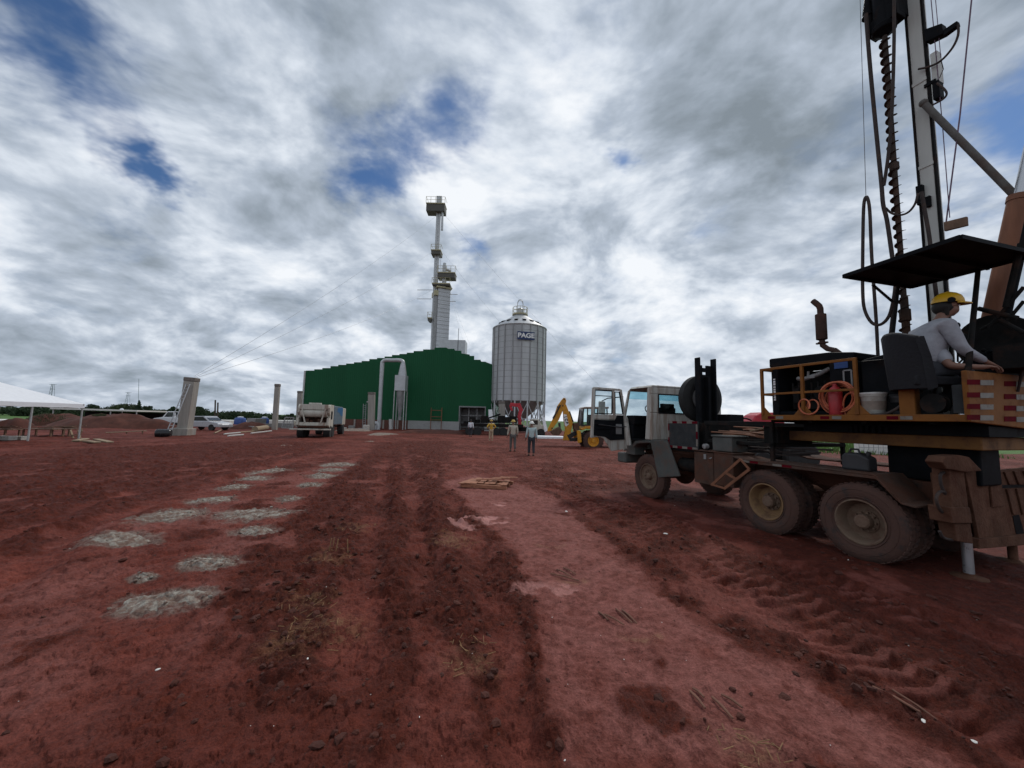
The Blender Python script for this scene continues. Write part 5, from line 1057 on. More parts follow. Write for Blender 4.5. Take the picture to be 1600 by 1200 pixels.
# ------------------------------------------------------------------ dryer and elevator tower behind the shed
YT = 70.0
tw_ = empty('elevator_tower', (0, 0, 0), 0, 'slim silver dryer and grain elevator tower rising behind the green shed', 'tower')
def tb_(px0, py0, px1, py1, Y, d, name, mm, bev=0.0, par=None):
    a, b = at(px0, py0, Y), at(px1, py1, Y); mb = MB(); mb.box(a.x, b.x, Y, Y+d, b.z, a.z); return mb.build(name, mm, par or tw_, bev)
c0 = at(690, 448, YT); hw = 1.12; m = MB(); za, zb2 = at(690, 449, YT).z, 9.0
RZ = Matrix.Rotation(R(24), 3, 'Z'); cx = at(688, 500, YT).x
def rot(p): q = RZ @ Vector((p[0], p[1], 0)); return (cx+q.x, YT+1.6+q.y, p[2])
def rbox(mb, x0, x1, y0, y1, z0, z1):
    o = len(mb.v); mb.box(x0, x1, y0, y1, z0, z1); mb.v[o:] = [rot(v) for v in mb.v[o:]]
rbox(m, -1.15, 1.15, -1.1, 1.1, zb2, za); m.build('dryer_column', 'galvtower', tw_)
m = MB()
for k in range(22):
    z = zb2+(za-zb2)*k/22; rbox(m, -1.17, 1.17, -1.13, -1.09, z, z+.06)
m.build('panel_seams', 'zincdark', tw_)
m = MB(); rbox(m, -1.75, -1.16, -.9, .9, zb2, za-.6); m.build('side_duct', 'zincdark', tw_)
m = MB(); rbox(m, -1.55, 1.4, -1.5, 1.5, za, za+.22); rbox(m, -1.9, -1.16, -1.2, 1.2, za-1.5, za-.58); m.build('dryer_cap', 'platform', tw_)
leg0, leg1 = at(679, 446, YT), at(685.5, 306, YT); xl = (leg0.x+leg1.x)/2
m = MB(); m.box(xl-.42, xl-.02, YT+.6, YT+1.0, 9, leg1.z); m.box(xl+.06, xl+.40, YT+.6, YT+1.0, 9, leg1.z-.6); m.build('elevator_leg', 'zinc', tw_)
m = MB(); zt_ = at(684, 316, YT).z; m.box(xl-.5, xl+.5, YT+.5, YT+1.1, zt_, leg1.z+.3); m.tube([(xl+.1, YT+.4, zt_+.1), (xl+.8, YT+.4, zt_-.5), (xl+.85, YT+.4, at(687, 358, YT).z)], .22, 10); m.build('elevator_head', 'zinc', tw_)
def platform(px0, px1, py0, py1, rail_h, n):
    a, b = at(px0, py0, YT), at(px1, py1, YT)
    m = MB(); m.box(a.x, b.x, YT-.2, YT+2, a.z-.18, a.z); p = m.build('work_platform', 'platform', tw_)
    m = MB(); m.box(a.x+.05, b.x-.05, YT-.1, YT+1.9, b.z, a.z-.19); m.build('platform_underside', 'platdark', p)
    m = MB()
    for k in range(n+1): x = a.x+(b.x-a.x)*k/n; m.tube([(x, YT-.18, a.z), (x, YT-.18, a.z+rail_h)], .035, 5)
    for h in (.5, 1.0): m.tube([(a.x, YT-.18, a.z+rail_h*h), (b.x, YT-.18, a.z+rail_h*h)], .03, 5)
    for x in (a.x, b.x): m.tube([(x, YT-.18, a.z+rail_h), (x, YT+1.9, a.z+rail_h)], .03, 5)
    m.build('platform_rail', 'platform', p)
platform(666, 695, 317, 330, 1.2, 4); platform(673.5, 688.7, 390, 397, 1.0, 2); platform(683.5, 711, 425, 434, 1.2, 4); platform(668, 674.5, 496, 501, 1.0, 1); platform(675, 703, 442, 446, 1.0, 4)
m = MB(); a = at(694, 424, YT); m.box(a.x-.4, a.x+.3, YT+.3, YT+1.2, za, a.z+1.2); m.tube([(a.x-.1, YT+.7, a.z), (a.x-.1, YT+.7, at(694, 409, YT).z)], .3, 10); m.tube([(a.x+.3, YT+.4, a.z+.5), (a.x+1.2, YT+.4, a.z+.2)], .25, 8); m.build('second_elevator_head', 'zinc', tw_)
m = MB()
for x0, x1, y in ((652, 676, 453), (652, 674, 467), (702, 715, 460), (702, 712, 471)): m.tube([at(x0, y, YT+.5), at(x1, y, YT+.5)], .06, 5)
m.build('outrigger_arm', 'zinc', tw_)
m = MB()
for dx in (0, .35): a = at(685, 418, YT); m.tube([(a.x+dx, YT+.2, za), (a.x+dx, YT+.2, at(685, 398, YT).z)], .03, 5)
for k in range(10): z = a.z+k*.25; m.tube([(a.x, YT+.2, z), (a.x+.35, YT+.2, z)], .02, 4)
m.build('caged_ladder', 'zinc', tw_)

# guy wires
def wire(p, q, r, label, n=10, sag=.3):
    p, q = Vector(p), Vector(q); pts = [p.lerp(q, i/n)-Vector((0, 0, sag*4*(i/n)*(1-i/n))) for i in range(n+1)]
    o = MB().tube(pts, r, 4).build('guy_wire', 'zinc'); tag(o, label, 'wire', 'guy wires of the elevator tower'); return o
ca = at(303, 588, 30.4)
for k, (px, py) in enumerate(((681, 338), (678, 392), (672, 455))): wire(at(px, py, YT), ca+Vector((0, .1*k, -.05*k)), .014, 'thin steel guy wire running from the elevator tower down to the left concrete pillar', sag=.8)
for px, py, qx, qy in ((690, 330, 945, 612), (690, 392, 900, 640), (704, 455, 735, 540), (704, 458, 728, 545)): wire(at(px, py, YT), at(qx, qy, YT-4), .012, 'thin steel guy wire running down to the right from the elevator tower', sag=.5)

# ------------------------------------------------------------------ silo
YC = 60.5
silo = empty('grain_silo', (0, 0, 0), 0, 'round galvanised grain silo on a ring of braced steel legs', 'silo')
c = at(810, 600, YC); cx_, cy_ = c.x+.02, YC; rs_ = 4.22; zt = at(810, 515.5, YC).z; zb_ = at(810, 628, YC).z
o_ = (cx_, cy_, 0)
m = MB(); m.lathe([(rs_, zb_), (rs_, zt)], o_, n=72); wall = m.build('silo_wall', 'galv', silo)
m = MB()
for k in range(20):
    a = 2*math.pi*(k+.2)/20; d = Vector((math.cos(a), math.sin(a), 0)); p = Vector(o_)+d*(rs_+.05); m.bar(p+Vector((0, 0, zb_-.3)), p+Vector((0, 0, zt)), .16, .12, up=d)
m.build('wall_stiffener', 'zincdark', wall)
m = MB(); nr = 13
for k in range(nr):
    z = zb_+(zt-zb_)*k/nr; m.lathe([(rs_+.004, z), (rs_+.012, z+.03), (rs_+.004, z+.06)], o_, n=72)
m.build('sheet_seams', 'zincdark', wall)
za = at(810, 494, YC).z
m = MB(); m.lathe([(rs_+.12, zt-.05), (rs_+.14, zt+.06), (1.05, za), (1.0, za+.2), (0, za+.25)], o_, n=48); roof = m.build('silo_roof', 'zinc', silo)
m = MB()
for k in range(16):
    a = 2*math.pi*(k+.5)/16; d = Vector((math.cos(a), math.sin(a), 0)); p = Vector(o_)+d*3.1; zz = zt+(za-zt)*(rs_-3.1)/(rs_-1.05)
    m.bar(p-d*.4+Vector((0, 0, zz+.27)), p+d*.3+Vector((0, 0, zz+.02)), .5, .16)
m.build('roof_vent', 'black', roof)
m = MB(); m.lathe([(1.25, za+.1), (1.25, za+.3)], o_, n=24)
for k in range(12):
    a = 2*math.pi*k/12; d = Vector((math.cos(a), math.sin(a), 0))*1.2+Vector(o_); m.tube([d+Vector((0, 0, za+.3)), d+Vector((0, 0, za+1.3))], .03, 4)
for h in (.8, 1.3): m.lathe([(1.2, za+h), (1.23, za+h+.04), (1.2, za+h+.08), (1.17, za+h+.04)], o_, n=24, close=True)
m.build('roof_gallery', 'platform', roof)
m = MB()
for dy in (0, .5): m.tube([(cx_-.45, cy_+dy, za+.3), (cx_-.45, cy_+dy, za+2.2), (cx_-.3, cy_+dy, za+2.6), (cx_, cy_+dy, za+2.8), (cx_+.3, cy_+dy, za+2.6), (cx_+.45, cy_+dy, za+2.2), (cx_+.45, cy_+dy, za+.3)], .05, 6)
m.lathe([(.5, 0), (.5, 1.0), (.3, 1.2)], (cx_, cy_+.3, za+.2), n=14); m.build('roof_hoop', 'zinc', roof)
m = MB(); m.lathe([(rs_-.1, zb_), (.5, 1.4), (.4, 1.2)], o_, n=32); m.build('hopper_cone', 'zincdark', silo)
legs = [Vector((cx_+rs_*math.cos(2*math.pi*(k+.2)/14), cy_+rs_*math.sin(2*math.pi*(k+.2)/14), 0)) for k in range(14)]
for k, p in enumerate(legs):
    MB().bar(p+Vector((0, 0, -.2)), p+Vector((0, 0, zb_)), .2, .2).build('leg', 'zinc', silo)
m = MB()
for k, p in enumerate(legs):
    q = legs[(k+1) % 14]; m.bar(p+Vector((0, 0, .4)), q+Vector((0, 0, zb_-.2)), .09, .09); m.bar(q+Vector((0, 0, .4)), p+Vector((0, 0, zb_-.2)), .09, .09); m.bar(p+Vector((0, 0, 2.0)), q+Vector((0, 0, 2.0)), .1, .1)
m.build('cross_bracing', 'zinc', silo)
sa = math.asin(max(-1, min(1, (at(821.5, 525, YC-4).x-cx_)/rs_))); d = Vector((math.sin(sa), -math.cos(sa), 0)); tg = Vector((math.cos(sa), math.sin(sa), 0))
sc_ = Vector((cx_, cy_, at(821.5, 525, YC-4.1).z))+d*(rs_+.20); m = MB(); m.prism([sc_-tg*1.32+Vector((0, 0, -.6)), sc_+tg*1.32+Vector((0, 0, -.6)), sc_+tg*1.32+Vector((0, 0, .6)), sc_-tg*1.32+Vector((0, 0, .6))], -d*.08)
sg = m.build('sign_board', 'navy', silo)
mw = Matrix((tg, Vector((0, 0, 1)), d)).transposed().to_4x4(); mw.translation = sc_+d*.03
mw = mw @ Matrix.Diagonal((1.12, 1, 1, 1)); text_mesh('sign_letters', 'PAGE', .95, 'letterwhite', sg, mw, .012, .035)

# ------------------------------------------------------------------ dust pipe and cyclone before the shed
YD = 57.0
cyc = empty('dust_cyclone', (0, 0, 0), 0, 'grey dust cyclone on four legs with a tall bent pipe in front of the shed', 'cyclone')
m = MB(); m.tube(smoothpath([at(592, 668, YD), at(594.5, 620, YD), at(597, 573, YD), at(598, 566, YD), at(602, 563, YD), at(612, 563, YD), at(624, 563, YD), at(629, 565, YD), at(630, 570, YD)], 3), .30, 14); m.build('bent_pipe', 'zinc', cyc)
a = at(628, 570, YD); b = at(627, 587, YD); c = at(626.5, 611, YD); d = at(625.5, 648, YD)
m = MB(); m.lathe([(.32, 0), (.36, -.2), (.62, b.z-a.z), (.62, b.z-a.z-.4)], (a.x+.15, YD, a.z+.2), n=20); m.build('inlet_cone', 'zinc', cyc)
m = MB(); m.box(c.x-.78, c.x+.78, YD-.75, YD+.75, c.z, b.z); m.build('cyclone_box', 'zinc', cyc, .03)
m = MB(); m.lathe([(.68, c.z), (.25, d.z), (.22, d.z-.3), (.28, d.z-.3), (.28, d.z-.8)], (c.x, YD, 0), n=20); m.build('hopper', 'zincdark', cyc)
for sx in (-.74, .74):
    for sy in (-.7, .7): m = MB(); m.box(c.x+sx-.06, c.x+sx+.06, YD+sy-.06, YD+sy+.06, -.2, c.z-.01); m.build('leg', 'pole', cyc)
m = MB(); m.tube([at(610, 655, YD-1), at(610, 675, YD-1)], .22, 10); tag(m.build('standpipe', 'pvc'), 'short white standpipe beside the cyclone legs', 'pipe')
a = at(586, 666, YD-2); m = MB(); m.tube([(a.x-.4, YD-2, .9), (a.x+.3, YD-2, .9), (a.x+.45, YD-2, .6), (a.x+.45, YD-2, -.1)], .28, 10); m.box(a.x-.3, a.x+.3, YD-2.3, YD-1.7, -.1, .6); tag(m.build('blower_fan', 'zinc'), 'small grey blower at the foot of the tall bent pipe', 'blower')

# ------------------------------------------------------------------ concrete pillars
def pillar(px, pyb, pyt, wpx, Y, label, foot=False):
    b, t = at(px[0], pyb, Y), at(px[1], pyt, Y); w = wpx/600*Y; x = (b.x+t.x)/2; zg = gz(x, Y)-.25
    r_ = empty('concrete_pillar', (b.x, Y, zg), R(8), label, 'pillar'); r_.rotation_euler = (0, math.atan2(t.x-b.x, t.z-zg), R(8))
    m = MB(); m.box(-w/2, w/2, -w*.45, w*.45, 0, t.z-zg-.32); m.build('shaft', 'concrete', r_, .03)
    m = MB(); m.box(-w/2-.02, w/2+.02, -w*.45-.02, w*.45+.02, t.z-zg-.31, t.z-zg); m.build('stained_top', 'concdark', r_, .03)
    if foot: m = MB(); m.box(-w*.85, w*.75, -w*.8, w*.6, 0, at(px[0], 669, Y).z-zg); m.build('footing', 'concrete', r_, .03)
    return r_
pillar((287, 300), 680, 590, 15, 30.4, 'thick concrete pillar with footing and a ladder leaning on it', True)
pillar((429, 434), 672, 600, 6.6, 45, 'slender bare concrete pillar standing free left of the white truck')
pillar((466, 469), 668, 611, 6.2, 55, 'slender concrete pillar close beside the left edge of the green shed')
pillar((580, 581), 672, 613, 9.5, 52, 'stained concrete pillar in front of the green shed wall')
pillar((785, 784), 662, 627, 9.5, 48, 'pale concrete pillar in front of the silo legs')
lad = empty('leaning_ladder', (0, 0, 0), 0, 'aluminium ladder leaning against the thick concrete pillar', 'ladder')
a0, a1, b0, b1 = at(257, 684, 29.2), at(291, 600, 30.0), at(263.5, 684, 29.0), at(297, 600, 29.9)
m = MB(); m.tube([a0, a1], .035, 6); m.build('rail', 'zinc', lad); m = MB(); m.tube([b0, b1], .035, 6); m.build('rail', 'zinc', lad)
m = MB()
for k in range(16): m.tube([a0.lerp(a1, (k+.5)/16), b0.lerp(b1, (k+.5)/16)], .02, 5)
m.each('rung', 'zinc', lad)
m = MB(); a, b = at(566, 672, 54), at(577, 628, 54)
for px in (566.5, 570.5): m.tube([at(px, 672, 54), at(px+1.5, 631, 54)], .06, 5)
for k in range(12): m.tube([at(566.7+k*.1, 670-k*3.3, 54), at(570.7+k*.1, 670-k*3.3, 54)], .03, 4)
m.tube([at(575, 672, 54), at(577, 629, 54), at(573, 628, 54)], .12, 6); tag(m.build('rebar_cage', 'zincdark'), 'upright steel cage and bar standing left of the stained pillar', 'steel cage')
for k, (px, top_, bot) in enumerate(((336.5, 625, 663), (340.5, 629, 663))):
    m = MB(); m.tube([at(px-1, bot, 60), at(px, top_, 60)], .11, 6); tag(m.build('wooden_post', 'bark'), 'thin dark wooden post standing beyond the silver car', 'post', 'wooden posts beyond the silver car')

# ------------------------------------------------------------------ crane truck before the silo
YK = 46.0
ck = empty('crane_truck', (0, 0, 0), 0, 'dark flatbed truck with a red folding crane and a white cab', 'truck')
def kb(px0, py0, px1, py1, d0, d1, name, mm, bev=.0):
    a, b = at(px0, py0, YK), at(px1, py1, YK); m = MB(); m.box(a.x, b.x, YK+d0, YK+d1, b.z, a.z); return m.build(name, mm, ck, bev)
kb(722, 661, 817, 668, -1.2, 1.2, 'flatbed', 'dark'); kb(722, 669, 838, 673, -.5, .5, 'chassis', 'chassis')
a, b = at(829, 655, YK), at(851, 672, YK); m = MB(); m.prism([(a.x, YK-1.15, b.z), (a.x, YK-1.15, a.z), (a.x+.9, YK-1.15, a.z), (a.x+1.2, YK-1.15, (a.z*.5+b.z*.5)), (b.x, YK-1.15, (a.z*.45+b.z*.55)), (b.x+.05, YK-1.15, b.z)], (0, 2.3, 0)); cb = m.build('cab', 'truckwhite', ck, .06)
m = MB(); m.box(a.x+.2, a.x+.8, YK-1.16, YK-1.151, (a.z+b.z)/2, a.z-.12); m.build('cab_window', 'carglass', cb)
for px in (735, 747, 775, 787, 844):
    p = at(px, 676, YK); m = MB()
    m.lathe([(.2, 0), (.48, 0), (.5, -.05), (.5, -.25), (.45, -.3)], (p.x, YK-1.2, .38), (0, -1, 0), 20); m.build('wheel', 'tyreblack', ck)
m = MB()
P1, P2, P3, P4, P5 = at(813, 672, YK), at(811.5, 652, YK), at(814, 640, YK), at(809, 632, YK), at(797, 632, YK)
m.bar(P1, P2, .4, .4, up=(0, 1, 0)); m.bar(P2-Vector((.05, 0, .1)), P3+Vector((0, 0, .05)), .42, .38, up=(0, 1, 0)); m.bar(P3+Vector((.08, 0, -.2)), P4+Vector((.05, 0, .1)), .45, .4, up=(0, 1, 0)); m.bar(P4+Vector((.15, 0, -.1)), P5, .42, .36, up=(0, 1, 0)); m.bar(P5+Vector((0, 0, -.05)), at(800, 642, YK), .26, .3, up=(0, 1, 0))
m.build('crane_arm', 'redpaint', ck, .03)
m = MB(); m.tube([at(756, 656, YK), at(770, 651, YK), at(782, 647, YK)], .09, 6); m.build('crane_extension', 'black', ck)
m = MB(); m.box(at(797, 670, YK).x, at(829, 670, YK).x, YK-.7, YK+.7, .5, 1.0); m.build('crane_base', 'dark', ck)
m = MB()
for k in range(9):
    a = at(724+k*9+random.uniform(-2, 2), 661, YK); m.box(a.x, a.x+random.uniform(.4, .9), YK-.9+random.random()*.4, YK+.3, a.z+.004*k, a.z+random.uniform(.2, .9))
m.build('load_of_machinery', 'dark', ck, .03)
# wrapped white sheets leaning and lying by the silo
m = MB(); m.prism([at(847, 652, 44), at(851, 652, 44), at(856, 673, 44), at(851, 675, 44)], (0, .1, 0)); tag(m.build('propped_sheet', 'whitesheet'), 'white panel propped upright at the foot of the silo', 'panel')
m = MB(); a, b = at(838, 679, 40), at(882, 675, 40); m.box(a.x, b.x, 39.5, 41.5, -.05, .22); tag(m.build('foam_stack', 'whitesheet', None, .03), 'low stack of white sheets lying between silo and backhoe', 'sheets')
m = MB(); m.prism([at(763, 640, 55), at(769, 640, 55), at(772, 668, 55), at(764, 668, 55)], (0, .3, 0)); tag(m.build('wrapped_bundle', 'whitesheet', None, .05), 'white wrapped bundle standing between the shed and silo', 'bundle')

# ------------------------------------------------------------------ backhoe loader
YB = 28.0
bk = empty('backhoe_loader', (0, 0, 0), 0, 'yellow backhoe loader with its digging arm folded up', 'backhoe')
def zp_(x, y): return at(840+x/10, 600+y/10, YB)
def bpoly(lst, d0, d1, name, mm, bev=0.0, par=None):
    m = MB(); m.prism([zp_(x, y)+Vector((0, d0, 0)) for x, y in lst], (0, d1-d0, 0)); return m.build(name, mm, par or bk, bev)
boom = bpoly([(395, 880), (490, 880), (545, 610), (500, 470), (440, 320), (395, 400), (405, 560), (430, 700)], -.16, .16, 'boom', 'jcb', .02)
dip = bpoly([(375, 250), (405, 215), (430, 222), (445, 260), (432, 335), (380, 440), (330, 560), (215, 725), (165, 745), (152, 735), (165, 690), (250, 520), (310, 340)], -.14, .14, 'dipper_arm', 'jcb', .02)
m = MB()
for x, y in ((390, 342), (312, 360), (410, 238), (222, 690)): p = zp_(x, y); m.tube([p+Vector((0, -.19, 0)), p+Vector((0, .19, 0))], .05, 10)
m.build('pivot_pin', 'jcbdark', dip)
bpoly([(195, 745), (235, 795), (330, 795), (378, 730), (340, 665), (275, 690)], -.35, .35, 'digging_bucket', 'bucketsteel', .04); bpoly([(320, 612), (355, 605), (360, 690), (335, 690)], -.1, .1, 'bucket_link', 'jcbdark')
m = MB(); m.tube([zp_(235, 540)+Vector((0, -.2, 0)), zp_(350, 330)+Vector((0, -.2, 0))], .06, 8); m.tube([zp_(485, 430)+Vector((0, .0, 0)), zp_(545, 600)], .11, 8); m.build('hydraulic_ram', 'jcbdark', bk)
bpoly([(555, 610), (630, 605), (640, 700), (600, 760), (560, 700)], -.4, .4, 'kingpost', 'bucketsteel', .03)
m = MB(); m.bar(zp_(470, 830), zp_(600, 760), .35, .3); m.bar(zp_(500, 870), zp_(640, 860), .3, .22); m.build('swing_bracket', 'jcbdark', bk)
bpoly([(585, 720), (640, 725), (655, 900), (600, 912)], -.9, -.65, 'stabiliser_leg', 'jcb', .03); bpoly([(585, 720), (640, 725), (655, 900), (600, 912)], .8, 1.05, 'stabiliser_leg', 'jcb', .03)
lg = bpoly([(402, 470), (448, 480), (482, 630), (440, 665), (420, 640)], -.175, -.165, 'logo_plate', 'letterwhite', 0, boom)
ang = math.atan2(-(640-490), (455-425))
for k, (ch, x, y) in enumerate((('J', 428, 515), ('C', 440, 562), ('B', 451, 610))):
    p = zp_(x, y)+Vector((0, -.185, 0)); mw = Matrix.Rotation(R(90), 4, 'X') @ Matrix.Rotation(R(-75), 4, 'Z'); mw.translation = p
    text_mesh('logo_letter', ch, .27, 'letterblack', lg, mw, .004, .012)
bpoly([(668, 385), (700, 362), (1065, 360), (1072, 388)], -.85, .85, 'cab_roof', 'cream', .03)
m = MB()
for d in (-.8, .8):
    for (x0, y0), (x1, y1) in (((690, 388), (652, 655)), ((748, 388), (740, 655)), ((1040, 388), (1055, 640)), ((900, 388), (895, 640))): m.bar(zp_(x0, y0)+Vector((0, d, 0)), zp_(x1, y1)+Vector((0, d, 0)), .09, .07)
    m.bar(zp_(652, 650)+Vector((0, d, 0)), zp_(1055, 640)+Vector((0, d, 0)), .08, .10)
m.build('cab_frame', 'jcbdark', bk)
m = MB()
for d in (-.78, .78): m.add([zp_(690, 390)+Vector((0, d, 0)), zp_(655, 650)+Vector((0, d, 0)), zp_(1053, 640)+Vector((0, d, 0)), zp_(1040, 390)+Vector((0, d, 0))], [(0, 1, 2, 3)])
m.add([zp_(690, 390)+Vector((0, -.78, 0)), zp_(655, 650)+Vector((0, -.78, 0)), zp_(655, 650)+Vector((0, .78, 0)), zp_(690, 390)+Vector((0, .78, 0))], [(0, 1, 2, 3)])
m.build('cab_glass', 'gl', bk)
bpoly([(790, 480), (850, 480), (870, 660), (780, 660)], -.3, .3, 'driver_seat', 'jcbdark', .03)
bpoly([(640, 700), (705, 652), (1000, 652), (1000, 700), (815, 705), (720, 690), (660, 720)], -1.0, 1.0, 'rear_fender', 'jcb', .03)
bpoly([(1000, 640), (1400, 660), (1430, 800), (1000, 820)], -.5, .5, 'bonnet', 'jcb', .05); bpoly([(660, 760), (1400, 800), (1400, 880), (680, 870)], -.4, .4, 'chassis', 'jcbdark')
m = MB(); m.bar(zp_(1000, 760)+Vector((0, -.7, 0)), zp_(1560, 900)+Vector((0, -.7, 0)), .15, .3); m.bar(zp_(1000, 760)+Vector((0, .7, 0)), zp_(1560, 900)+Vector((0, .7, 0)), .15, .3); m.build('loader_arm', 'jcb', bk)
bpoly([(1540, 800), (1640, 950), (1540, 960)], -1.1, 1.1, 'loader_bucket', 'bucketsteel', .02)
def bwheel(x, y, r, side):
    p = zp_(x, y); o = Vector((p.x, YB+side*.95, p.z)); ax = (0, side, 0)
    m = MB(); m.lathe([(r*.55, -.05), (r*.62, .0), (r*.9, -.02), (r, -.08), (r, -.36), (r*.9, -.42), (r*.55, -.38)], o, ax, 36, close=True)
    for k in range(22):
        a = 2*math.pi*k/22; d = Vector((math.cos(a), 0, math.sin(a))); m.bar(o+d*r*.99+Vector((0, -side*.06, 0)), o+d*r*.99+Vector((0, -side*.22, 0))+Vector((-d.z, 0, d.x))*.08, .08, .06, up=d)
    w = m.build('wheel', 'tyre', bk); m = MB(); m.lathe([(r*.57, -.06), (r*.55, -.01), (r*.5, -.02), (r*.45, -.14), (r*.2, -.15), (r*.18, -.02), (0, -.01)], o, ax, 28, cap=False); m.build('rim', 'jcb', w)
bwheel(830, 880, .70, -1); bwheel(830, 880, .70, 1); bwheel(1300, 920, .5, -1); bwheel(1300, 920, .5, 1)

# ------------------------------------------------------------------ white compactor truck on the left
gq = ongr(486, 684); gt = empty('compactor_truck', (at(487, 680, 30).x, 30.0, gz(at(487, 680, 30).x, 30)), R(15), 'dirty white compactor truck with a grey blue body, seen from behind', 'truck')
def lb(name, mm, lst, bev=.02, par=None):
    m = MB()
    for b in lst: m.box(*b)
    return m.build(name, mm, par or gt, bev)
lb('chassis', 'dark', [(-.5, .5, .2, 8.2, .65, .95)])
m = MB(); m.prism([(-1.15, 0, 1.55), (-1.15, -.05, 1.0), (-1.15, .5, .8), (-1.15, 1.9, .8), (-1.15, 1.9, 2.62), (-1.15, .45, 2.62), (-1.15, .12, 2.35), (-1.15, .12, 1.95), (-1.15, .5, 1.75), (-1.15, .5, 1.55)], (.16, 0, 0)); m.v += [(-x, y, z) for x, y, z in m.v]; n_ = len(m.f); k_ = len(m.v)//2; m.f += [tuple(reversed([i+k_ for i in f])) for f in m.f[:n_]]; m.sm += m.sm[:n_]
m.box(-.99, .99, .13, 1.9, 2.2, 2.60); m.box(-.99, .99, .02, .10, .95, 1.2); hp = m.build('rear_hopper', 'truckwhite', gt, .02)
lb('hopper_inside', 'chassis', [(-.98, .98, .9, 1.0, .85, 2.2), (-.98, .98, .1, .9, .80, .95)], .01)
m = MB(); m.lathe([(.30, -.98), (.32, -.95), (.32, .95), (.30, .98)], (0, .40, 1.92), (1, 0, 0), 20); m.build('packer_drum', 'truckwhite', hp)
m = MB(); m.bar((.55, .02, 1.15), (.85, .1, 2.3), .14, .1); m.bar((-.55, .02, 1.2), (-.85, .1, 2.3), .08, .08); m.build('packer_ram', 'truckwhite', hp)
m = MB()
for k in range(7): x = -.85+.28*k; m.box(x, x+.2, .25+.05*(k % 3), .6, 1.0, 1.2+.14*((k*5) % 3))
m.build('waste_load', 'mudsteel', hp, .03)
lb('side_pocket', 'black', [(1.152, 1.158, .75, 1.35, 1.45, 2.1)], 0, hp)
lb('cargo_body', 'tarp', [(-1.2, 1.2, 1.95, 6.2, 1.0, 2.58)], .06); lb('roof_beacon', 'whiteplastic', [(-.5, .4, .6, .9, 2.62, 2.74)], .03)
m = MB(); m.prism([(1.204, 3.2, 2.1), (1.204, 3.4, 2.45), (1.204, 6.0, 2.5), (1.204, 6.1, 1.7), (1.204, 5.0, 1.8), (1.204, 4.2, 2.05)], (.004, 0, 0)); m.build('blue_tarp_patch', 'tarpblue', gt)
lb('cab', 'truckwhite', [(-1.15, 1.15, 6.5, 8.3, .9, 2.5)], .08); lb('rear_step', 'truckwhite', [(-1.5, 1.35, -.45, .0, .62, .72)], .02); lb('side_steps', 'chassis', [(1.0, 1.2, 2.4, 3.4, .5, .56), (1.0, 1.2, 2.4, 3.4, .75, .8), (1.0, 1.2, 2.4, 3.4, .95, .99)], .0)
for x, s in ((-1.18, -1), (1.18, 1)):
    for y in (.9, 2.0, 7.2):
        m = MB(); m.lathe([(.1, -.02), (.25, -.04), (.48, 0), (.5, -.05), (.5, -.45), (.4, -.5)], (x, y, .46), (s, 0, 0), 22); m.build('wheel', 'tyreblack', gt)
m = MB(); m.frame_poly([(-2.1, -.1, .75), (-1.35, -.1, .72), (-1.3, -.1, 1.55), (-1.9, -.1, 1.55)], .06, (0, .05, 0))
for k in range(4): m.tube([(-2.0+.18*k, -.08, .76), (-1.85+.16*k, -.08, 1.53)], .015, 4)
for k in range(4): m.tube([(-2.05+.05*k, -.08, .9+.16*k), (-1.33, -.08, .9+.16*k)], .015, 4)
m.build('mesh_gate', 'zincdark', gt)

# ------------------------------------------------------------------ cars
def car(name, loc, rz, paint, label, cat, L=4.3, pick=False):
    r = empty(name, loc, rz, label, cat); w = .86
    prof = [(-L/2, .35), (-L/2, .78), (-L/2+.15, .92), (L/2-1.2, .95), (L/2-.2, .80), (L/2, .62), (L/2, .35)]
    m = MB(); m.prism([(x, -w, z) for x, z in prof], (0, 2*w, 0)); b = m.build('car_body', paint, r, .06, 3)
    if pick: cab = [(-.5, .94), (-.35, 1.58), (.55, 1.60), (1.15, .94)]
    else: cab = [(-L/2+.25, .90), (-L/2+.9, 1.42), (.35, 1.46), (1.1, .93)]
    m = MB(); m.prism([(x, -w+.10, z) for x, z in cab], (0, 2*w-.2, 0)); cb = m.build('cabin', paint, r, .05, 3)
    ins = [(cab[0][0]+.28, cab[0][1]+.06), (cab[1][0]+.12, cab[1][1]-.08), (cab[2][0]-.08, cab[2][1]-.08), (cab[3][0]-.30, cab[3][1]+.06)]
    m = MB()
    for y in (-w+.094, w-.098): m.prism([(x, y, z) for x, z in ins], (0, .004, 0))
    m.build('side_window', 'carglass', cb)
    m = MB(); m.bar((cab[3][0]-.06, 0, cab[3][1]+.09), (cab[2][0]+.04, 0, cab[2][1]-.06), 1.35, .02); m.bar((cab[0][0]+.02, 0, cab[0][1]+.1), (cab[1][0]-.02, 0, cab[1][1]-.06), 1.3, .02); m.build('windscreen', 'carglass', cb)
    for x in (-L/2+.85, L/2-.85):
        for s in (-1, 1):
            m = MB(); m.lathe([(.0, .0), (.17, -.005), (.19, .01), (.31, .012), (.33, -.02), (.33, -.2), (.2, -.22)], (x, s*(w+.01), .33), (0, s, 0), 22); m.build('wheel', 'tyreblack', r)
    if pick: m = MB(); m.box(-L/2+.1, -.55, -w+.08, w-.08, .96, .99); m.build('load_bed', 'black', r)
    m = MB(); m.box(L/2-.04, L/2+.01, -w+.08, -w+.4, .62, .74); m.box(L/2-.04, L/2+.01, w-.4, w-.08, .62, .74); m.each('headlight', 'whitesheet', r)
    return r
pz = ongr(320, 678); x_ = at(322, 676, 40).x; car('silver_car', (x_, 40, gz(x_, 40)), R(-8), 'carsilver', 'silver saloon car parked behind the thick concrete pillar', 'car', 4.5)
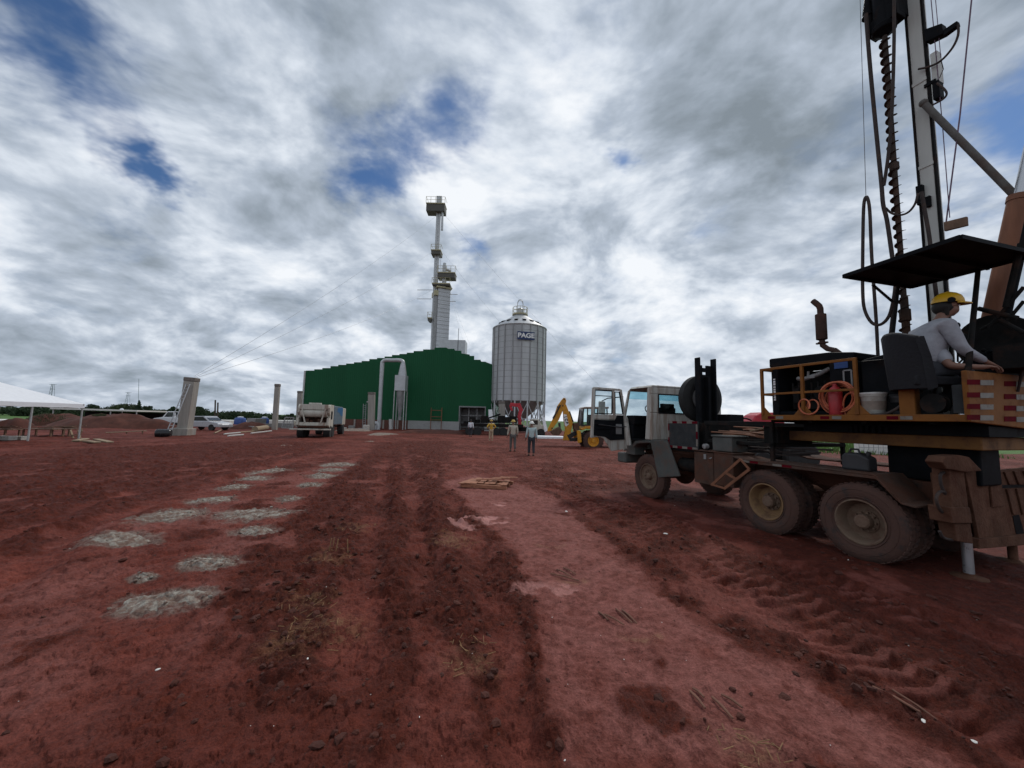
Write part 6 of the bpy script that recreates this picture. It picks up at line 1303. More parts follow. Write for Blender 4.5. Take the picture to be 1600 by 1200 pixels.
x_ = at(276, 672, 43).x; car('white_pickup', (x_, 43, .25), R(172), 'carwhite', 'white pickup truck parked left of the thick concrete pillar', 'pickup', 4.6, True)
a = ongr(255, 682); m = MB(); m.lathe([(.0, -.44), (.27, -.43), (.31, -.38), (.31, .38), (.27, .43), (0, .44)], (a.x, a.y, a.z+.27), (.9, .4, 0), 20); tag(m.build('black_drum', 'carblack'), 'black drum lying on its side at the foot of the leaning ladder', 'drum')
dz = at(268, 657, 54); yd = empty('dump_trailer', (dz.x, 54, 0), R(-5), 'yellow and red dump skip behind the white pickup', 'skip')
m = MB(); m.prism([(-2.3, -1, 1.3), (-1.4, -1, .4), (2.0, -1, .4), (2.4, -1, 1.3)], (0, 2, 0)); m.build('skip_body', 'jcb', yd, .05); m = MB(); m.prism([(-2.6, -1.05, 1.35), (-1.5, -1.05, .35), (-1.0, -1.05, .35), (-1.3, -1.05, 1.35)], (0, 2.1, 0)); m.build('red_end', 'redpaint', yd, .03)
m = MB(); m.box(-1.8, 1.8, -.9, .9, .0, .4); m.build('skip_base', 'dark', yd)

# ------------------------------------------------------------------ tent, benches and heaps on the left
tent = empty('canopy_tent', (-31, 18.3, 0), 0, 'large white pyramid canopy tent on thin metal poles', 'tent')
z0, hx = 2.14, 5.1
m = MB(); m.add([(-hx, -hx, z0), (hx, -hx, z0), (hx, hx, z0), (-hx, hx, z0), (0, 0, 4.5)], [(0, 1, 4), (1, 2, 4), (2, 3, 4), (3, 0, 4)]); rf = m.build('tent_roof', 'tent', tent)
m = MB()
for (xa, ya), (xb, yb) in (((-hx, -hx), (hx, -hx)), ((hx, -hx), (hx, hx)), ((hx, hx), (-hx, hx)), ((-hx, hx), (-hx, -hx))):
    n = 24
    for i in range(n):
        xx0, yy0 = xa+(xb-xa)*i/n, ya+(yb-ya)*i/n; xx1, yy1 = xa+(xb-xa)*(i+1)/n, ya+(yb-ya)*(i+1)/n; s0, s1 = .015*math.sin(i*2.1), .015*math.sin((i+1)*2.1)
        m.add([(xx0, yy0, z0), (xx1, yy1, z0), (xx1, yy1, z0-.24+s1), (xx0, yy0, z0-.24+s0)], [(0, 1, 2, 3)])
m.build('valance', 'tent', tent)
for x, y in ((hx-.06, hx-.06), (hx-.06, 2.6), (hx-.06, -hx+.06), (-hx+.06, hx-.06), (-hx+.06, -hx+.06), (0, hx-.06)):
    m = MB(); m.tube([(x, y, -.2), (x, y, z0-.02)], .045, 8); m.build('pole', 'pole', tent)
m = MB(); m.box(-hx, hx, hx-.1, hx-.05, z0-.08, z0-.02); m.box(hx-.1, hx-.05, -hx, hx-.1, z0-.08, z0-.02); m.build('roof_frame', 'pole', tent)

def bench(px0, px1, pyt, Y, label, mm='wood'):
    a, b = at(px0, pyt, Y), at(px1, pyt, Y); z = max(.5, a.z); r = empty('work_table', ((a.x+b.x)/2, Y, 0), R(2), label, 'table'); l = (b.x-a.x)/2
    m = MB()
    for k in range(3): m.box(-l, l, -.4+.27*k, -.15+.27*k, z-.05, z)
    m.build('table_top', mm, r, .005)
    for x in (-l+.15, l-.15):
        for y in (-.35, .35): m = MB(); m.box(x-.04, x+.04, y-.04, y+.04, gz((a.x+b.x)/2, Y)-.1, z-.06); m.build('leg', mm, r)
    m = MB()
    for k in range(6): x = random.uniform(-l+.1, l-.5); m.bar((x, random.uniform(-.3, .3), z+.03+.03*k), (x+random.uniform(.5, 1.4), random.uniform(-.3, .3), z+.04+.035*k), .12, .03)
    tag_ = m.build('loose_boards', mm, r)
    return r
bench(44, 92, 675, 25.5, 'dark rough timber work table under the white tent, nearest the pole'); bench(88, 120, 673, 26.5, 'second rough work table under the tent, next to the crossed trestle'); bench(-30, 22, 677, 24, 'dark work table with stacked timber at the left picture edge')
m = MB()
for p, q in (((110, 672), (115, 687)), ((128, 672), (120, 687)), ((122, 672), (126, 688)), ((113, 680), (124, 679))): m.bar(at(p[0], p[1], 25), at(q[0], q[1], 25), .10, .06)
tag(m.build('trestle', 'woodlight'), 'pale crossed timber trestle beside the right tent pole', 'trestle')
m = MB(); a = at(165, 676, 30); b = at(229, 673, 32); m.bar(a, b, .25, .05)
for t in (.1, .5, .9): p = a.lerp(b, t); m.bar(p-Vector((0, 0, .03)), (p.x, p.y, gz(p.x, p.y)-.05), .06, .06)
tag(m.build('long_plank_bench', 'woodlight'), 'long pale plank on short legs in front of the red heap', 'bench')
for k, (px, py, w) in enumerate(((5, 685, .7), (13, 686, .5), (27, 685, .9))):
    p = ongr(px, py+2); m = MB(); m.box(-w/2, w/2, -.2, .2, 0, .22); o = m.build('white_block', 'whiteplastic', None, .02, loc=p); tag(o, 'white block lying under the work table at the left picture edge', 'block', 'white blocks under the tent')
for k, (x0, y0, x1, y1) in enumerate(((118, 691, 134, 688), (134, 691, 152, 693), (150, 689, 172, 692))):
    a, b = ongr(x0, y0, .06), ongr(x1, y1, .06); m = MB(); m.bar(a, b, .3, .08); tag(m.build('pale_board', 'woodlight', None, .02), ('pale board lying on the mud at the foot of the right tent pole', 'grey board lying on the mud right of the tent pole', 'curved pale offcut lying on the mud furthest from the tent')[k], 'board')

sh_ = empty('shelter_roof', (0, 0, 0), 0, 'flat white roofed open shelter behind the red earth heap', 'shelter')
a, b = at(78, 639.2, 46), at(214, 643.2, 46); m = MB(); m.prism([(a.x, 46, a.z), (b.x, 46, b.z), (b.x, 46, b.z+.16), (a.x, 46, a.z+.16)], (0, 4, 0)); m.build('roof_slab', 'roofwhite', sh_)
for t in (.02, .35, .68, .98):
    x = a.x+(b.x-a.x)*t; m = MB(); m.tube([(x, 46.2, -.3), (x, 46.2, a.z)], .06, 6); m.build('post', 'pole', sh_)
m = MB(); m.box(a.x, b.x, 49.8, 49.9, -.3, 1.6); m.build('back_wall', 'dark', sh_)
m = MB(); p = at(190, 641.5, 46.3); m.ball((p.x, 46.3, p.z+.1), .25, 10, 6, (1, .5, .7)); m.tube([(p.x, 46.4, p.z-.4), (p.x, 46.4, p.z)], .03, 5); m.build('satellite_dish', 'whitesheet', sh_)

def heap(x, y, rx, ry, h, label, m_='dirt', seed=0.0, name='earth_heap', cat='heap'):
    n, k = 56, 22; vs, fs = [], []
    xs, ys = [], []
    for i in range(k+1):
        t = i/k
        for j in range(n): a = 2*math.pi*j/n; rr_ = t*(1+.14*math.sin(a*3+seed)+.08*math.sin(a*5+2*seed)); xs.append(x+rx*rr_*math.cos(a)); ys.append(y+ry*rr_*math.sin(a))
    xs, ys = np.array(xs), np.array(ys); T = np.repeat(np.arange(k+1)/k, n)
    zz = h*.8*(1-T**2.4)**1.2*(1+.45*fbm(xs*.35+seed, ys*.35, 3)) + .22*min(1, h)*(billow(xs*1.4+seed, ys*1.4, 3)-.2)*(1-T) - .12*T + ground_z(xs, ys)*T*.5
    vs = list(zip(xs, ys, zz)); fs = [(i*n+j, i*n+(j+1) % n, (i+1)*n+(j+1) % n, (i+1)*n+j) for i in range(k) for j in range(n)]
    mb = MB(); mb.add(vs, fs, True); o = mb.build(name, m_); return tag(o, label, cat)
def hx_(px, Y): return (px-800)/600*Y
heap(hx_(185, 41), 41, 7.0, 3.2, 1.75, 'big heap of red earth behind the tent, in front of the shelter', seed=1.0); heap(hx_(95, 42), 42.5, 4.6, 2.6, 1.6, 'red earth heap with green weeds growing on its left flank', seed=2.2)
heap(hx_(33, 34), 34, 1.8, 1.4, 1.1, 'small pointed red heap seen under the tent roof', seed=3.0); heap(hx_(395, 46), 46, 2.6, 1.5, 1.05, 'reddish rubble heap in front of the grey block wall', seed=.6)
heap(hx_(690, 47), 47, 5.5, 2.2, .55, 'low red earth bank in front of the shed plinth', seed=4.0); heap(hx_(550, 47), 48, 3.0, 1.4, .35, 'low pale sand spread beside the compactor truck', 'slab', 5.0, 'sand_heap'); heap(hx_(600, 40), 40, 1.5, 4.0, .25, 'narrow grey ridge of spoil leading to the shed', 'slab', 6.0, 'spoil_ridge')
# weeds on the heap
def weeds(name, spots, n, s, label, mm='grass'):
    mb = MB()
    for (x, y, r) in spots:
        for _ in range(n):
            a = random.uniform(0, 6.3); q = r*math.sqrt(random.random()); px, py = x+q*math.cos(a), y+q*math.sin(a)*.7; z = spot_z(px, py)
            h = s*random.uniform(.5, 1.2); dx, dy = random.uniform(-.5, .5)*h, random.uniform(-.5, .5)*h; w = h*.18
            mb.add([(px-w, py, z), (px+w, py, z), (px+dx+w*.6, py+dy, z+h*.7), (px+dx*1.6, py+dy, z+h)], [(0, 1, 2, 3)])
    return tag(mb.build(name, mm), label, 'weeds', kind='stuff')
bpy.context.view_layer.update(); _dg = bpy.context.evaluated_depsgraph_get()
_heaps = [o for o in COL.objects if o.name.startswith('earth_heap')]
def spot_z(x, y):
    z = 0.0
    for o in _heaps:
        ok, p, nn, i = o.ray_cast(Vector((x, y, 10)), Vector((0, 0, -1)))
        if ok: z = max(z, p.z)
    return z-.03
weeds('heap_weeds', [(hx_(68, 41), 41, 1.2), (hx_(80, 41), 41.3, 1.3), (hx_(105, 41), 41, .8), (hx_(160, 40), 40, .6), (hx_(130, 41), 41, .8)], 260, .17, 'green weeds growing over the red earth heaps', 'leaf2')

# low walls, tanks, sheets and scraps in the middle left distance
def slab_px(px0, py0, px1, py1, Y, d, name, mm, label, cat, bev=.0, group=None):
    a, b = at(px0, py0, Y), at(px1, py1, Y); m = MB(); m.box(a.x, b.x, Y, Y+d, b.z, a.z); return tag(m.build(name, mm, None, bev), label, cat, group)
slab_px(-60, 654.5, 74, 662, 66, 6, 'sheet_roof', 'roofwhite', 'long low white roof seen far off under the tent', 'roof'); slab_px(296, 655.5, 358, 665, 66, 6, 'sheet_roof', 'roofwhite', 'long low white roof between the thick pillar and the posts', 'roof'); slab_px(392, 656, 458, 665, 66, 6, 'sheet_roof', 'roofwhite', 'long low white roof behind the slender free pillar', 'roof')
slab_px(345, 664.5, 384, 673, 45.5, .2, 'block_wall', 'block', 'low grey block wall behind the silver car', 'wall'); slab_px(384, 665.5, 395, 674, 45, .2, 'block_wall', 'plinth', 'short pale grey block wall in the left middle distance', 'wall'); slab_px(405, 661.5, 426, 668, 49, .2, 'block_wall', 'block', 'grey wall piece under the blue water tank', 'wall'); slab_px(433, 661, 458, 668.5, 52, .2, 'block_wall', 'block', 'grey wall stretch left of the compactor truck', 'wall')
for px, Y, s, lab in ((375, 55, .72, 'dark blue sheeted tank on the rubble left of the grey shed'), (413, 57, .58, 'blue round water tank standing on the grey wall')):
    a = at(px, 661, Y); m = MB(); m.lathe([(s, 0), (s*1.04, .1), (s*1.0, .7), (s*.9, .9), (s*.35, 1.02), (0, 1.05)], (a.x, Y, a.z-.2), n=24); t_ = m.build('water_tank', 'tank'); tag(t_, lab, 'water tank')
    m = MB(); m.lathe([(.35, 0), (.35, .12), (0, .15)], (a.x, Y, a.z+.80), n=16); m.build('tank_lid', 'whitesheet', t_)
slab_px(386, 653.5, 398, 664, 54, 2.5, 'grey_hut', 'zincdark', 'small grey sheet metal hut between the two blue tanks', 'hut', .03)
m = MB(); a, b = ongr(398, 675, .25), ongr(416, 672, .25); m.tube([a, b], .28, 12); tag(m.build('foam_roll', 'woodlight'), 'cream coloured roll lying on the mud in the middle distance', 'roll')
for k, (x0, y0, x1, y1) in enumerate(((350, 680, 375, 678), (375, 677, 397, 675), (392, 679, 424, 675), (335, 679, 345, 674), (356, 683, 380, 681))):
    a, b = ongr(x0, y0, .08), ongr(x1, y1, .08); m = MB(); m.tube([a, b], .06, 6); tag(m.build('pipe_length', ('pvc', 'woodlight')[k % 2]), 'loose pipe length lying on the mud before the grey block wall', 'pipe', 'loose pipe lengths by the block wall')
for px, py, w, d, lab in ((365, 697, 2.0, .5, 'long pale concrete smear across the mud, nearest the tent'), (395, 693, 1.7, .35, 'thin pale concrete smear beyond the long one'), (445, 696, 1.1, .35, 'short pale smear left of the compactor truck wheels'), (575, 690, .8, 1.6, 'grey slurry strip running towards the shed')):
    p = gp(px, py); heap(p.x, p.y, w, d*2.2, .05, lab, 'slab', px*.1, 'concrete_smear', 'concrete')
for k, (px, py) in enumerate(((535, 671), (548, 668), (571, 667), (563, 672))):
    p = at(px, py, 50); m = MB(); m.box(p.x-.35, p.x+.35, 50, 50.6, -.1, p.z+.25); tag(m.build('pale_sack', ('whiteplastic', 'block')[k % 2], None, .08), 'pale sack or block standing at the foot of the brick base of the shed', 'sack', 'sacks before the shed')

# ------------------------------------------------------------------ right side beyond the drilling truck
rt = empty('red_tractor', (0, 0, 0), 0, 'red tractor bonnet showing behind the drilling truck', 'tractor'); YR = 15.0
m = MB(); a, b = at(1172, 662, YR), at(1226, 645, YR); zlo = 1.62
m.prism([(a.x, YR, zlo), (a.x, YR, a.z), (a.x+.25, YR, b.z-.12), (a.x+.5, YR, b.z), (b.x, YR, b.z+.02), (b.x, YR, zlo)], (0, .8, 0)); m.build('bonnet', 'redpaint', rt, .05)
m = MB(); m.box(a.x+.1, b.x+.6, YR+.1, YR+.7, .6, 1.61); m.build('chassis', 'dark', rt)
for x, r in ((a.x+.3, .42), (b.x+.5, .65)):
    for y, s in ((YR-.25, -1), (YR+1.05, 1)): m = MB(); m.lathe([(r*.5, -.02), (r*.9, 0), (r, -.05), (r, -.28), (r*.5, -.3)], (x, y, r), (0, s, 0), 26); m.build('wheel', 'tyreblack', rt)
m = MB(); m.tube(smoothpath([at(1146, 657, YR), at(1155, 654, YR), at(1166, 654, YR), at(1174, 657, YR)]), .03, 6); m.build('handrail', 'black', rt)
m = MB(); a, b = at(1338, 692, 27), at(1420, 692, 27); m.box(a.x, b.x, 27, 27.2, -.3, at(1380, 693, 27).z); tag(m.build('low_white_wall', 'wallwhite'), 'low white wall glimpsed under the drill deck', 'wall')
m = MB()
for k in range(12): x = a.x+(b.x-a.x)*k/11; m.tube([(x, 26.8, -.2), (x, 26.8, 1.0)], .02, 4)
for z in (.2, .5, .8): m.tube([(a.x, 26.8, z), (b.x, 26.8, z)], .015, 4)
tag(m.build('wire_fence', 'zincdark'), 'thin wire mesh fence in front of the low white wall', 'fence')
def grass_strip():
    mb = MB()
    for _ in range(5200):
        Y = random.uniform(26, 46); x = random.uniform(14+(Y-26)*.2, 34+(Y-26)*.6); z = gz_fast; h = random.uniform(.12, .45); dx = random.uniform(-.2, .2); w = .05
        mb.add([(x-w, Y, 0), (x+w, Y, 0), (x+dx, Y+random.uniform(-.1, .1), h)], [(0, 1, 2)])
    tag(mb.build('tall_grass', 'grass'), 'bright green grass beyond the drilling truck', 'grass', kind='stuff')
gz_fast = 0; grass_strip()

# ------------------------------------------------------------------ trees, masts and pylons on the horizon
def crown(mb, c, r, n, leaf):
    for _ in range(n):
        d = Vector((random.gauss(0, 1), random.gauss(0, 1), random.gauss(0, 1))).normalized()*(random.random()**.35)
        p = Vector((c[0]+d.x*r[0], c[1]+d.y*r[1], c[2]+d.z*r[2])); s = leaf*random.uniform(.6, 1.4); u = Vector((random.gauss(0, 1), random.gauss(0, 1), random.gauss(0, 1))).normalized(); v = u.orthogonal().normalized()
        mb.add([p-u*s, p+v*s*.7, p+u*s, p-v*s*.7], [(0, 1, 2, 3)])
YW = 150.0; ZW = -1.1
def topz(px, py, Y=YW): return at(px, py, Y).z
mb = MB()
for px in np.arange(-60, 470, 5.0):
    py = np.interp(px, [-60, 0, 130, 150, 175, 190, 215, 240, 262, 280, 320, 350, 370, 390, 420, 470], [633, 633.5, 634.5, 634, 634, 635, 636, 637, 638, 637, 637.5, 642, 640.5, 642.5, 645.5, 647])+random.uniform(-.6, 1.2)
    z = topz(px, py); Y = YW+random.uniform(-4, 10); x = (px-800)/600*Y; hz_ = max(1.0, (z-ZW))
    for k in range(5): crown(mb, (x+random.uniform(-1, 1), Y+random.uniform(-2, 2), ZW+hz_*random.uniform(.15, .72)), (1.5, 1.5, hz_*.30), 90, .28)
tag(mb.build('distant_wood', 'leaf'), 'dark green wood along the left horizon', 'wood', kind='stuff')
def tree(px, pyt, wpx, shape, label, mm='leaf', Y=140.0):
    x = (px-800)/600*Y; z = at(px, pyt, Y).z; w = wpx/600*Y/2; H = z-ZW; r = empty('tree', (x, Y, ZW), 0, label, 'tree')
    m = MB(); m.tube([(0, 0, -.3), (.1*w, 0, H*.35), (0, 0, H*.6)], [.22, .16, .09], 7); 
    for k in range(5): a = k*1.25; m.tube([(0, 0, H*.4), (w*.5*math.cos(a), w*.5*math.sin(a), H*.68)], [.09, .04], 5)
    m.build('trunk', 'bark', r); m = MB()
    if shape == 'dome':
        for k in range(16): a = random.uniform(0, 6.3); q = w*.75*math.sqrt(random.random()); crown(m, (q*math.cos(a), q*math.sin(a), H*(.80-.28*(q/w)**2)-.2), (w*.30, w*.30, H*.16), 130, .2)
        for k in range(8): a = k*.8; crown(m, (w*.6*math.cos(a), w*.6*math.sin(a), H*.4), (w*.35, w*.35, H*.22), 120, .22)
    elif shape == 'cone':
        for k in range(12): t = k/11; crown(m, (random.uniform(-.2, .2)*w, random.uniform(-.2, .2)*w, H*(.3+.66*t)), (w*(1-.85*t), w*(1-.85*t), H*.09), 90, .2)
    else:
        for k in range(13): a = random.uniform(0, 6.3); q = w*.8*math.sqrt(random.random()); crown(m, (q*math.cos(a), q*math.sin(a), H*random.uniform(.45, .88)), (w*.28, w*.28, H*.12), 110, .2)
    m.build('crown', mm, r); return r
tree(151, 631.5, 26, 'loose', 'ragged dark tree showing just above the right end of the tent', 'leaf'); tree(200, 627.5, 40, 'dome', 'broad rounded tree crown on the horizon behind the shelter roof', 'leaf2'); tree(220, 626.5, 11, 'cone', 'narrow pointed dark tree beside the broad rounded tree', 'leaf'); tree(234, 632.5, 14, 'loose', 'short bushy tree to the right of the narrow pointed tree', 'leaf')
tree(312, 632.5, 34, 'dome', 'rounded dark tree directly right of the thick concrete pillar', 'leaf'); tree(278, 634, 20, 'loose', 'dark tree directly left of the thick concrete pillar', 'leaf'); tree(369, 641, 20, 'dome', 'rounded tree on the horizon above the dark blue tank', 'leaf'); tree(381, 642.5, 10, 'loose', 'small tree touching the rounded tree above the blue tank', 'leaf2'); tree(458, 644.5, 8, 'loose', 'small thin tree on the horizon left of the green shed', 'leaf')
def pylon(px, pyt, pyb, wpx, Y, label):
    a, b = at(px, pyt, Y), at(px, pyb, Y); w = wpx/600*Y/2; m = MB(); H = a.z-b.z
    for s in (-1, 1):
        for d in (-1, 1): m.tube([(s*w, d*w, -3), (s*w*.3, d*w*.3, H)], .12, 4)
    for k in range(7):
        t0, t1 = k/7, (k+1)/7; w0, w1 = w*(1-.7*t0), w*(1-.7*t1); m.tube([(-w0, -w0, H*t0), (w1, -w1, H*t1)], .08, 4); m.tube([(w0, -w0, H*t0), (-w1, -w1, H*t1)], .08, 4)
    for t, l in ((.98, 1.6), (.8, 1.2)): m.tube([(-w*l, 0, H*t), (w*l, 0, H*t)], .12, 4)
    o = m.build('power_pylon', 'steelblue', None, 0, loc=(a.x, Y, b.z)); tag(o, label, 'pylon')
pylon(83, 600, 640, 7, 260, 'faint lattice power pylon above the white tent roof'); pylon(201, 613, 640, 6, 300, 'faint lattice pylon behind the broad rounded tree')
m = MB(); m.tube([at(216, 645, 200), at(217, 592, 200)], .10, 5); tag(m.build('radio_mast', 'steelblue'), 'thin radio mast above the narrow pointed tree', 'mast')

# ------------------------------------------------------------------ things lying in the foreground
def concrete_disc(px, py, wpx, hpx, label, seed):
    p = gp(px, py); rx = wpx/600*p.y; ry = abs(gp(px, py-hpx).y-gp(px, py+hpx).y)/2; n, k = 72, 22; xs, ys, T = [], [], []
    for i in range(k+1):
        for j in range(n):
            a = 2*math.pi*j/n; q = (i/k)*(1+.16*math.sin(a*2+seed)+.12*math.sin(a*3+seed*2.3)); xs.append(p.x+rx*q*math.cos(a)); ys.append(p.y+ry*q*math.sin(a)); T.append(i/k)
    xs, ys, T = map(np.array, (xs, ys, T)); z = ground_z(xs, ys); zm = np.median(z); zz = z*.6+zm*.4+.040*(1-T**2)-.045*T**2.5 + .05*(billow(xs*5+seed, ys*5, 4)-.2) + .03*fbm(xs*11, ys*11, 4)
    mb = MB(); mb.add(list(zip(xs, ys, zz)), [(i*n+j, i*n+(j+1) % n, (i+1)*n+(j+1) % n, (i+1)*n+j) for i in range(k) for j in range(n)], True)
    tag(mb.build('concrete_patch', 'slab'), label, 'concrete patch', 'concrete pile patches in the mud')
for i, (a, b, c, d, lab) in enumerate(((256, 943, 68, 21, 'largest rough grey concrete patch, nearest the camera on the left'), (330, 881, 46, 12, 'grey concrete patch with a sharp right edge beside the churned mud'), (183, 847, 54, 13, 'long pale concrete patch furthest to the left'), (226, 904, 19, 6, 'small grey concrete scrap between the two nearest large patches'),
      (266, 809, 42, 13, 'pale oval concrete patch beyond the leftmost long patch'), (398, 806, 58, 11, 'wide streaky concrete patch reaching the churned mud'), (398, 832, 33, 7, 'flat buff concrete patch just below the wide streaky one'), (330, 784, 30, 7, 'thin oval concrete patch beyond the pale oval one'),
      (366, 763, 20, 5, 'small concrete patch right of a red clod in the left row'), (398, 750, 22, 4, 'narrow grey concrete strip in the left row'), (422, 738, 26, 5, 'rough grey concrete strip at the far end of the left row'), (452, 780, 18, 4, 'small pale patch where left and right rows meet'), (485, 759, 18, 3.5, 'thin pale concrete sliver nearest in the right row'), (503, 746, 22, 4, 'pale concrete strip second in the right row'), (516, 736, 22, 3, 'pale concrete strip third in the right row'), (528, 727, 25, 3.5, 'pale concrete strip furthest in the right row'))): concrete_disc(a, b, c, d, lab, i*1.7)

# broken pallet
pc = gp(762, 759); pal = empty('broken_pallet', (pc.x, pc.y, gz(pc.x, pc.y)+.02), R(-12), 'broken red stained wooden pallet lying on the trodden earth', 'pallet')
for k in range(3): m = MB(); m.box(-.62, .62, -.42+.42*k-.045, -.42+.42*k+.045, 0, .09); m.build('bearer', 'woodred', pal, .006)
for k in range(8):
    x = -.6+.165*k; m = MB(); m.bar((x, -.52+.2*random.random(), .105+.012*(k % 2)), (x+random.uniform(-.12, .12), .35+.2*random.random(), .10+.02*(k % 3)), .15, .022); m.build('top_board', 'woodred', pal, .004)
for k in range(4): m = MB(); a = random.uniform(-.3, .5); m.bar((-.3+.2*k, -.1+.1*k, .16+.02*k), (-.3+.2*k+.5, -.1+.1*k+a, .20+.015*k), .10, .022); m.build('loose_board', 'woodred', pal, .004)
# short sticks left round the bored holes
for gi, (lab, lst) in enumerate((('short dry stick lying by the hole nearest the middle', [((860, 900), (905, 912)), ((870, 893), (892, 905)), ((880, 890), (900, 902))]), ('short dry stick beside the hole in the pale trodden strip', [((945, 965), (975, 983)), ((962, 955), (988, 978)), ((972, 957), (995, 978)), ((935, 960), (950, 972))]),
      ('short dry stick on the pale strip near the lower edge', [((1078, 1085), (1102, 1112)), ((1083, 1080), (1100, 1096)), ((1113, 1095), (1145, 1130)), ((1128, 1088), (1160, 1112))]), ('long dry stick beside the wheel track at lower right', [((1365, 1088), (1440, 1135)), ((1395, 1085), (1475, 1132))]))):
    for (x0, y0), (x1, y1) in lst:
        a, b = ongr(x0, y0, .012), ongr(x1, y1, .014); m = MB(); mid = a.lerp(b, .5)+Vector((0, 0, .008)); m.tube([a, mid, b], [.008, .009, .007], 6); tag(m.build('dry_stick', 'stick'), lab, 'stick', 'sticks: '+lab)
for k, (px, py, h) in enumerate(((513, 868, .16), (524, 866, .15), (544, 864, .17), (520, 858, .10))):
    p = ongr(px, py); m = MB(); m.tube([p-Vector((0, 0, .05)), p+Vector((random.uniform(-.03, .03), .02, h))], .007, 6); tag(m.build('upright_peg', 'straw'), 'thin wooden peg sticking up beside a straw patch', 'peg', 'pegs beside the straw patch')
for k, (px, py, s) in enumerate(((1520, 1157, .026), (1445, 1145, .022), (480, 1037, .013), (468, 1089, .012), (246, 1050, .018), (885, 802, .04), (1040, 835, .04))):
    p = ongr(px, py, .004); m = MB(); m.ball((0, 0, 0), s, 7, 5, (1, .6, .3)); o = m.build('white_scrap', 'pebble', None, 0, loc=p); o.rotation_euler = (0, 0, k); tag(o, 'small white scrap lying on the red mud', 'scrap', 'white scraps on the mud')

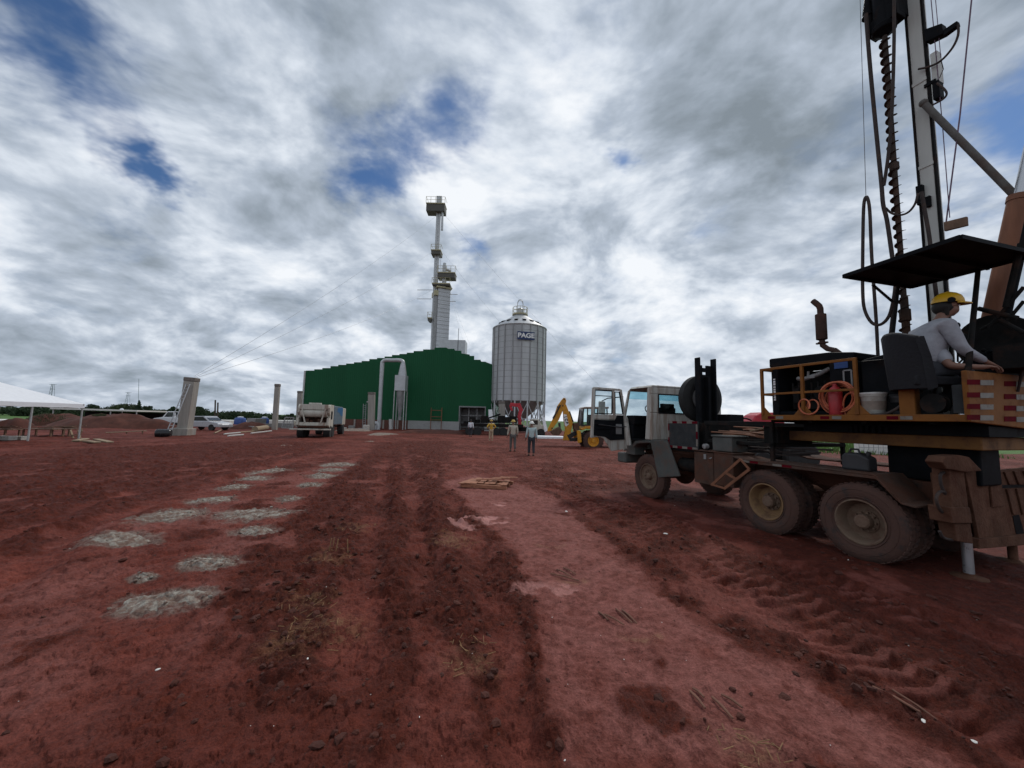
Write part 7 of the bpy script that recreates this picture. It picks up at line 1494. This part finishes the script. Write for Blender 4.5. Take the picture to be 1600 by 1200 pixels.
# ------------------------------------------------------------------ the four workers on foot
def worker(px, pyf, H, face, label, shirt, trous, hat, stride=.12, arms=((.10, .05), (-.05, .05)), boots='boot', hip_hand=False):
    p = gp(px, pyf); g = gz(p.x, p.y); r = empty('person', (p.x, p.y, g-.02), face-R(90), label, 'person')      # local +y is forward
    k = H/1.75; V = lambda x, y, z: Vector((x*k, y*k, z*k)); Q = lambda v, rr: (v.x, v.y, v.z, rr*k)
    hp = V(0, 0, .95); ch = V(0, -.01, 1.30); nk = V(0, .0, 1.48); hd = V(0, .02, 1.63); kn = []; 
    L = dict(hl=V(-.10, 0, .90), hr=V(.10, 0, .90), kl=V(-.11, stride*.6, .50), kr=V(.11, -stride*.1, .50), fl=V(-.11, stride, .08), fr=V(.11, -stride, .09), tl=V(-.12, stride+.16, .03), tr=V(.12, -stride+.15, .03))
    sl, sr = V(-.20, 0, 1.42), V(.20, 0, 1.42)
    if hip_hand: el, er, wl, wr = V(-.38, -.08, 1.18), V(.38, -.08, 1.18), V(-.2, .10, 1.02), V(.2, .10, 1.02)
    else: el, er = V(-.25, arms[0][1]-.05, 1.15), V(.25, arms[1][1]-.05, 1.15); wl, wr = V(-.25-arms[0][1]*.5, arms[0][0]+.05, .90), V(.25+arms[1][1]*.5, arms[1][0]+.05, .90)
    hl_, hr_ = wl+(wl-el).normalized()*.09*k, wr+(wr-er).normalized()*.09*k
    pts = [Q(hp, .12), Q(ch, .105), Q(nk, .055), Q(hd-V(0, 0, .05), .07), Q(hd+V(0, 0, .04), .088), Q(hd+V(0, 0, .10), .065), Q(hd+V(0, .085, -.02), .018), Q(sl, .06), Q(el, .042), Q(wl, .03), Q(hl_, .038), Q(sr, .06), Q(er, .042), Q(wr, .03), Q(hr_, .038),
           Q(L['hl'], .09), Q(L['kl'], .058), Q(L['fl'], .042), Q(L['tl'], .035), Q(L['hr'], .09), Q(L['kr'], .058), Q(L['fr'], .042), Q(L['tr'], .035)]
    ed = [(0,1),(1,2),(2,3),(3,4),(4,5),(4,6),(1,7),(7,8),(8,9),(9,10),(1,11),(11,12),(12,13),(13,14),(0,15),(15,16),(16,17),(17,18),(0,19),(19,20),(20,21),(21,22)]
    for hnd, e, n0 in ((hl_, wl, 10), (hr_, wr, 14)):
        d = (hnd-e).normalized()
        for i in range(5): s = len(pts); pts.append(Q(hnd+d*(.06 if i < 4 else .02)*k+V(0, (-.03+.02*i) if i < 4 else .05, 0), .010)); ed.append((n0, s))
    skin('body', pts, ed, 'skin', r, 1)
    skin('shirt', [Q(hp-V(0, 0, .06), .155), Q(hp+V(0, 0, .1), .15), Q(ch, .17), Q(nk-V(0, 0, .05), .09), Q(sl, .082), Q(el, .062), Q(wl.lerp(el, .12), .048), Q(sr, .082), Q(er, .062), Q(wr.lerp(er, .12), .048), Q(ch.lerp(nk, .5), .15)], [(0,1),(1,2),(2,10),(10,3),(10,4),(4,5),(5,6),(10,7),(7,8),(8,9)], shirt, r, 2)
    skin('trousers', [Q(hp, .14), Q(L['hl'], .11), Q(L['kl'], .078), Q(L['fl']+V(0, 0, .06), .064), Q(L['hr'], .11), Q(L['kr'], .078), Q(L['fr']+V(0, 0, .06), .064)], [(0,1),(1,2),(2,3),(0,4),(4,5),(5,6)], trous, r, 2)
    for f in ('fl', 'fr'): m = MB(); c = L[f]+V(0, .05, -.03); m.ball(c, .075*k, 10, 7, (1, 1, 1)); m.v = [(c.x+(x-c.x)*.75, c.y+(y-c.y)*1.9, c.z+(z-c.z)*.75) for x, y, z in m.v]; m.build('boot', boots, r)
    if hat:
        m = MB(); m.lathe([(.155*k, 0), (.15*k, .012*k), (.118*k, .018*k), (.11*k, .06*k), (.075*k, .11*k), (.03*k, .128*k), (0, .13*k)], hd+V(0, .0, .045), n=18, cap=False); m.build('helmet', hat, r)
    else:
        m = MB(); m.ball(hd+V(0, -.015, .035), .105*k, 12, 8); m.build('hair', 'hair', r)
    return r
worker(830, 712, 1.74, R(95), 'worker in white hard hat, pale teal shirt and dark trousers walking away', 'teal', 'trouser', 'helmetwhite', .10)
worker(801, 706, 1.76, R(100), 'worker in khaki shirt, grey trousers and dull yellow cap walking away', 'vest', 'trousergrey', 'helmetyellow2', .10, ((.02, .12), (.05, .03)))
worker(767, 689, 1.74, R(110), 'worker in yellow rain jacket and pale muddy trousers, hands on hips', 'jacketyellow', 'trouserwhite', 'helmetyellow2', .03, hip_hand=True, boots='trouserwhite')
worker(735, 683, 1.70, R(80), 'bareheaded worker in white shirt and dark jeans beside the flatbed', 'shirtwhite', 'trouser', None, .10)
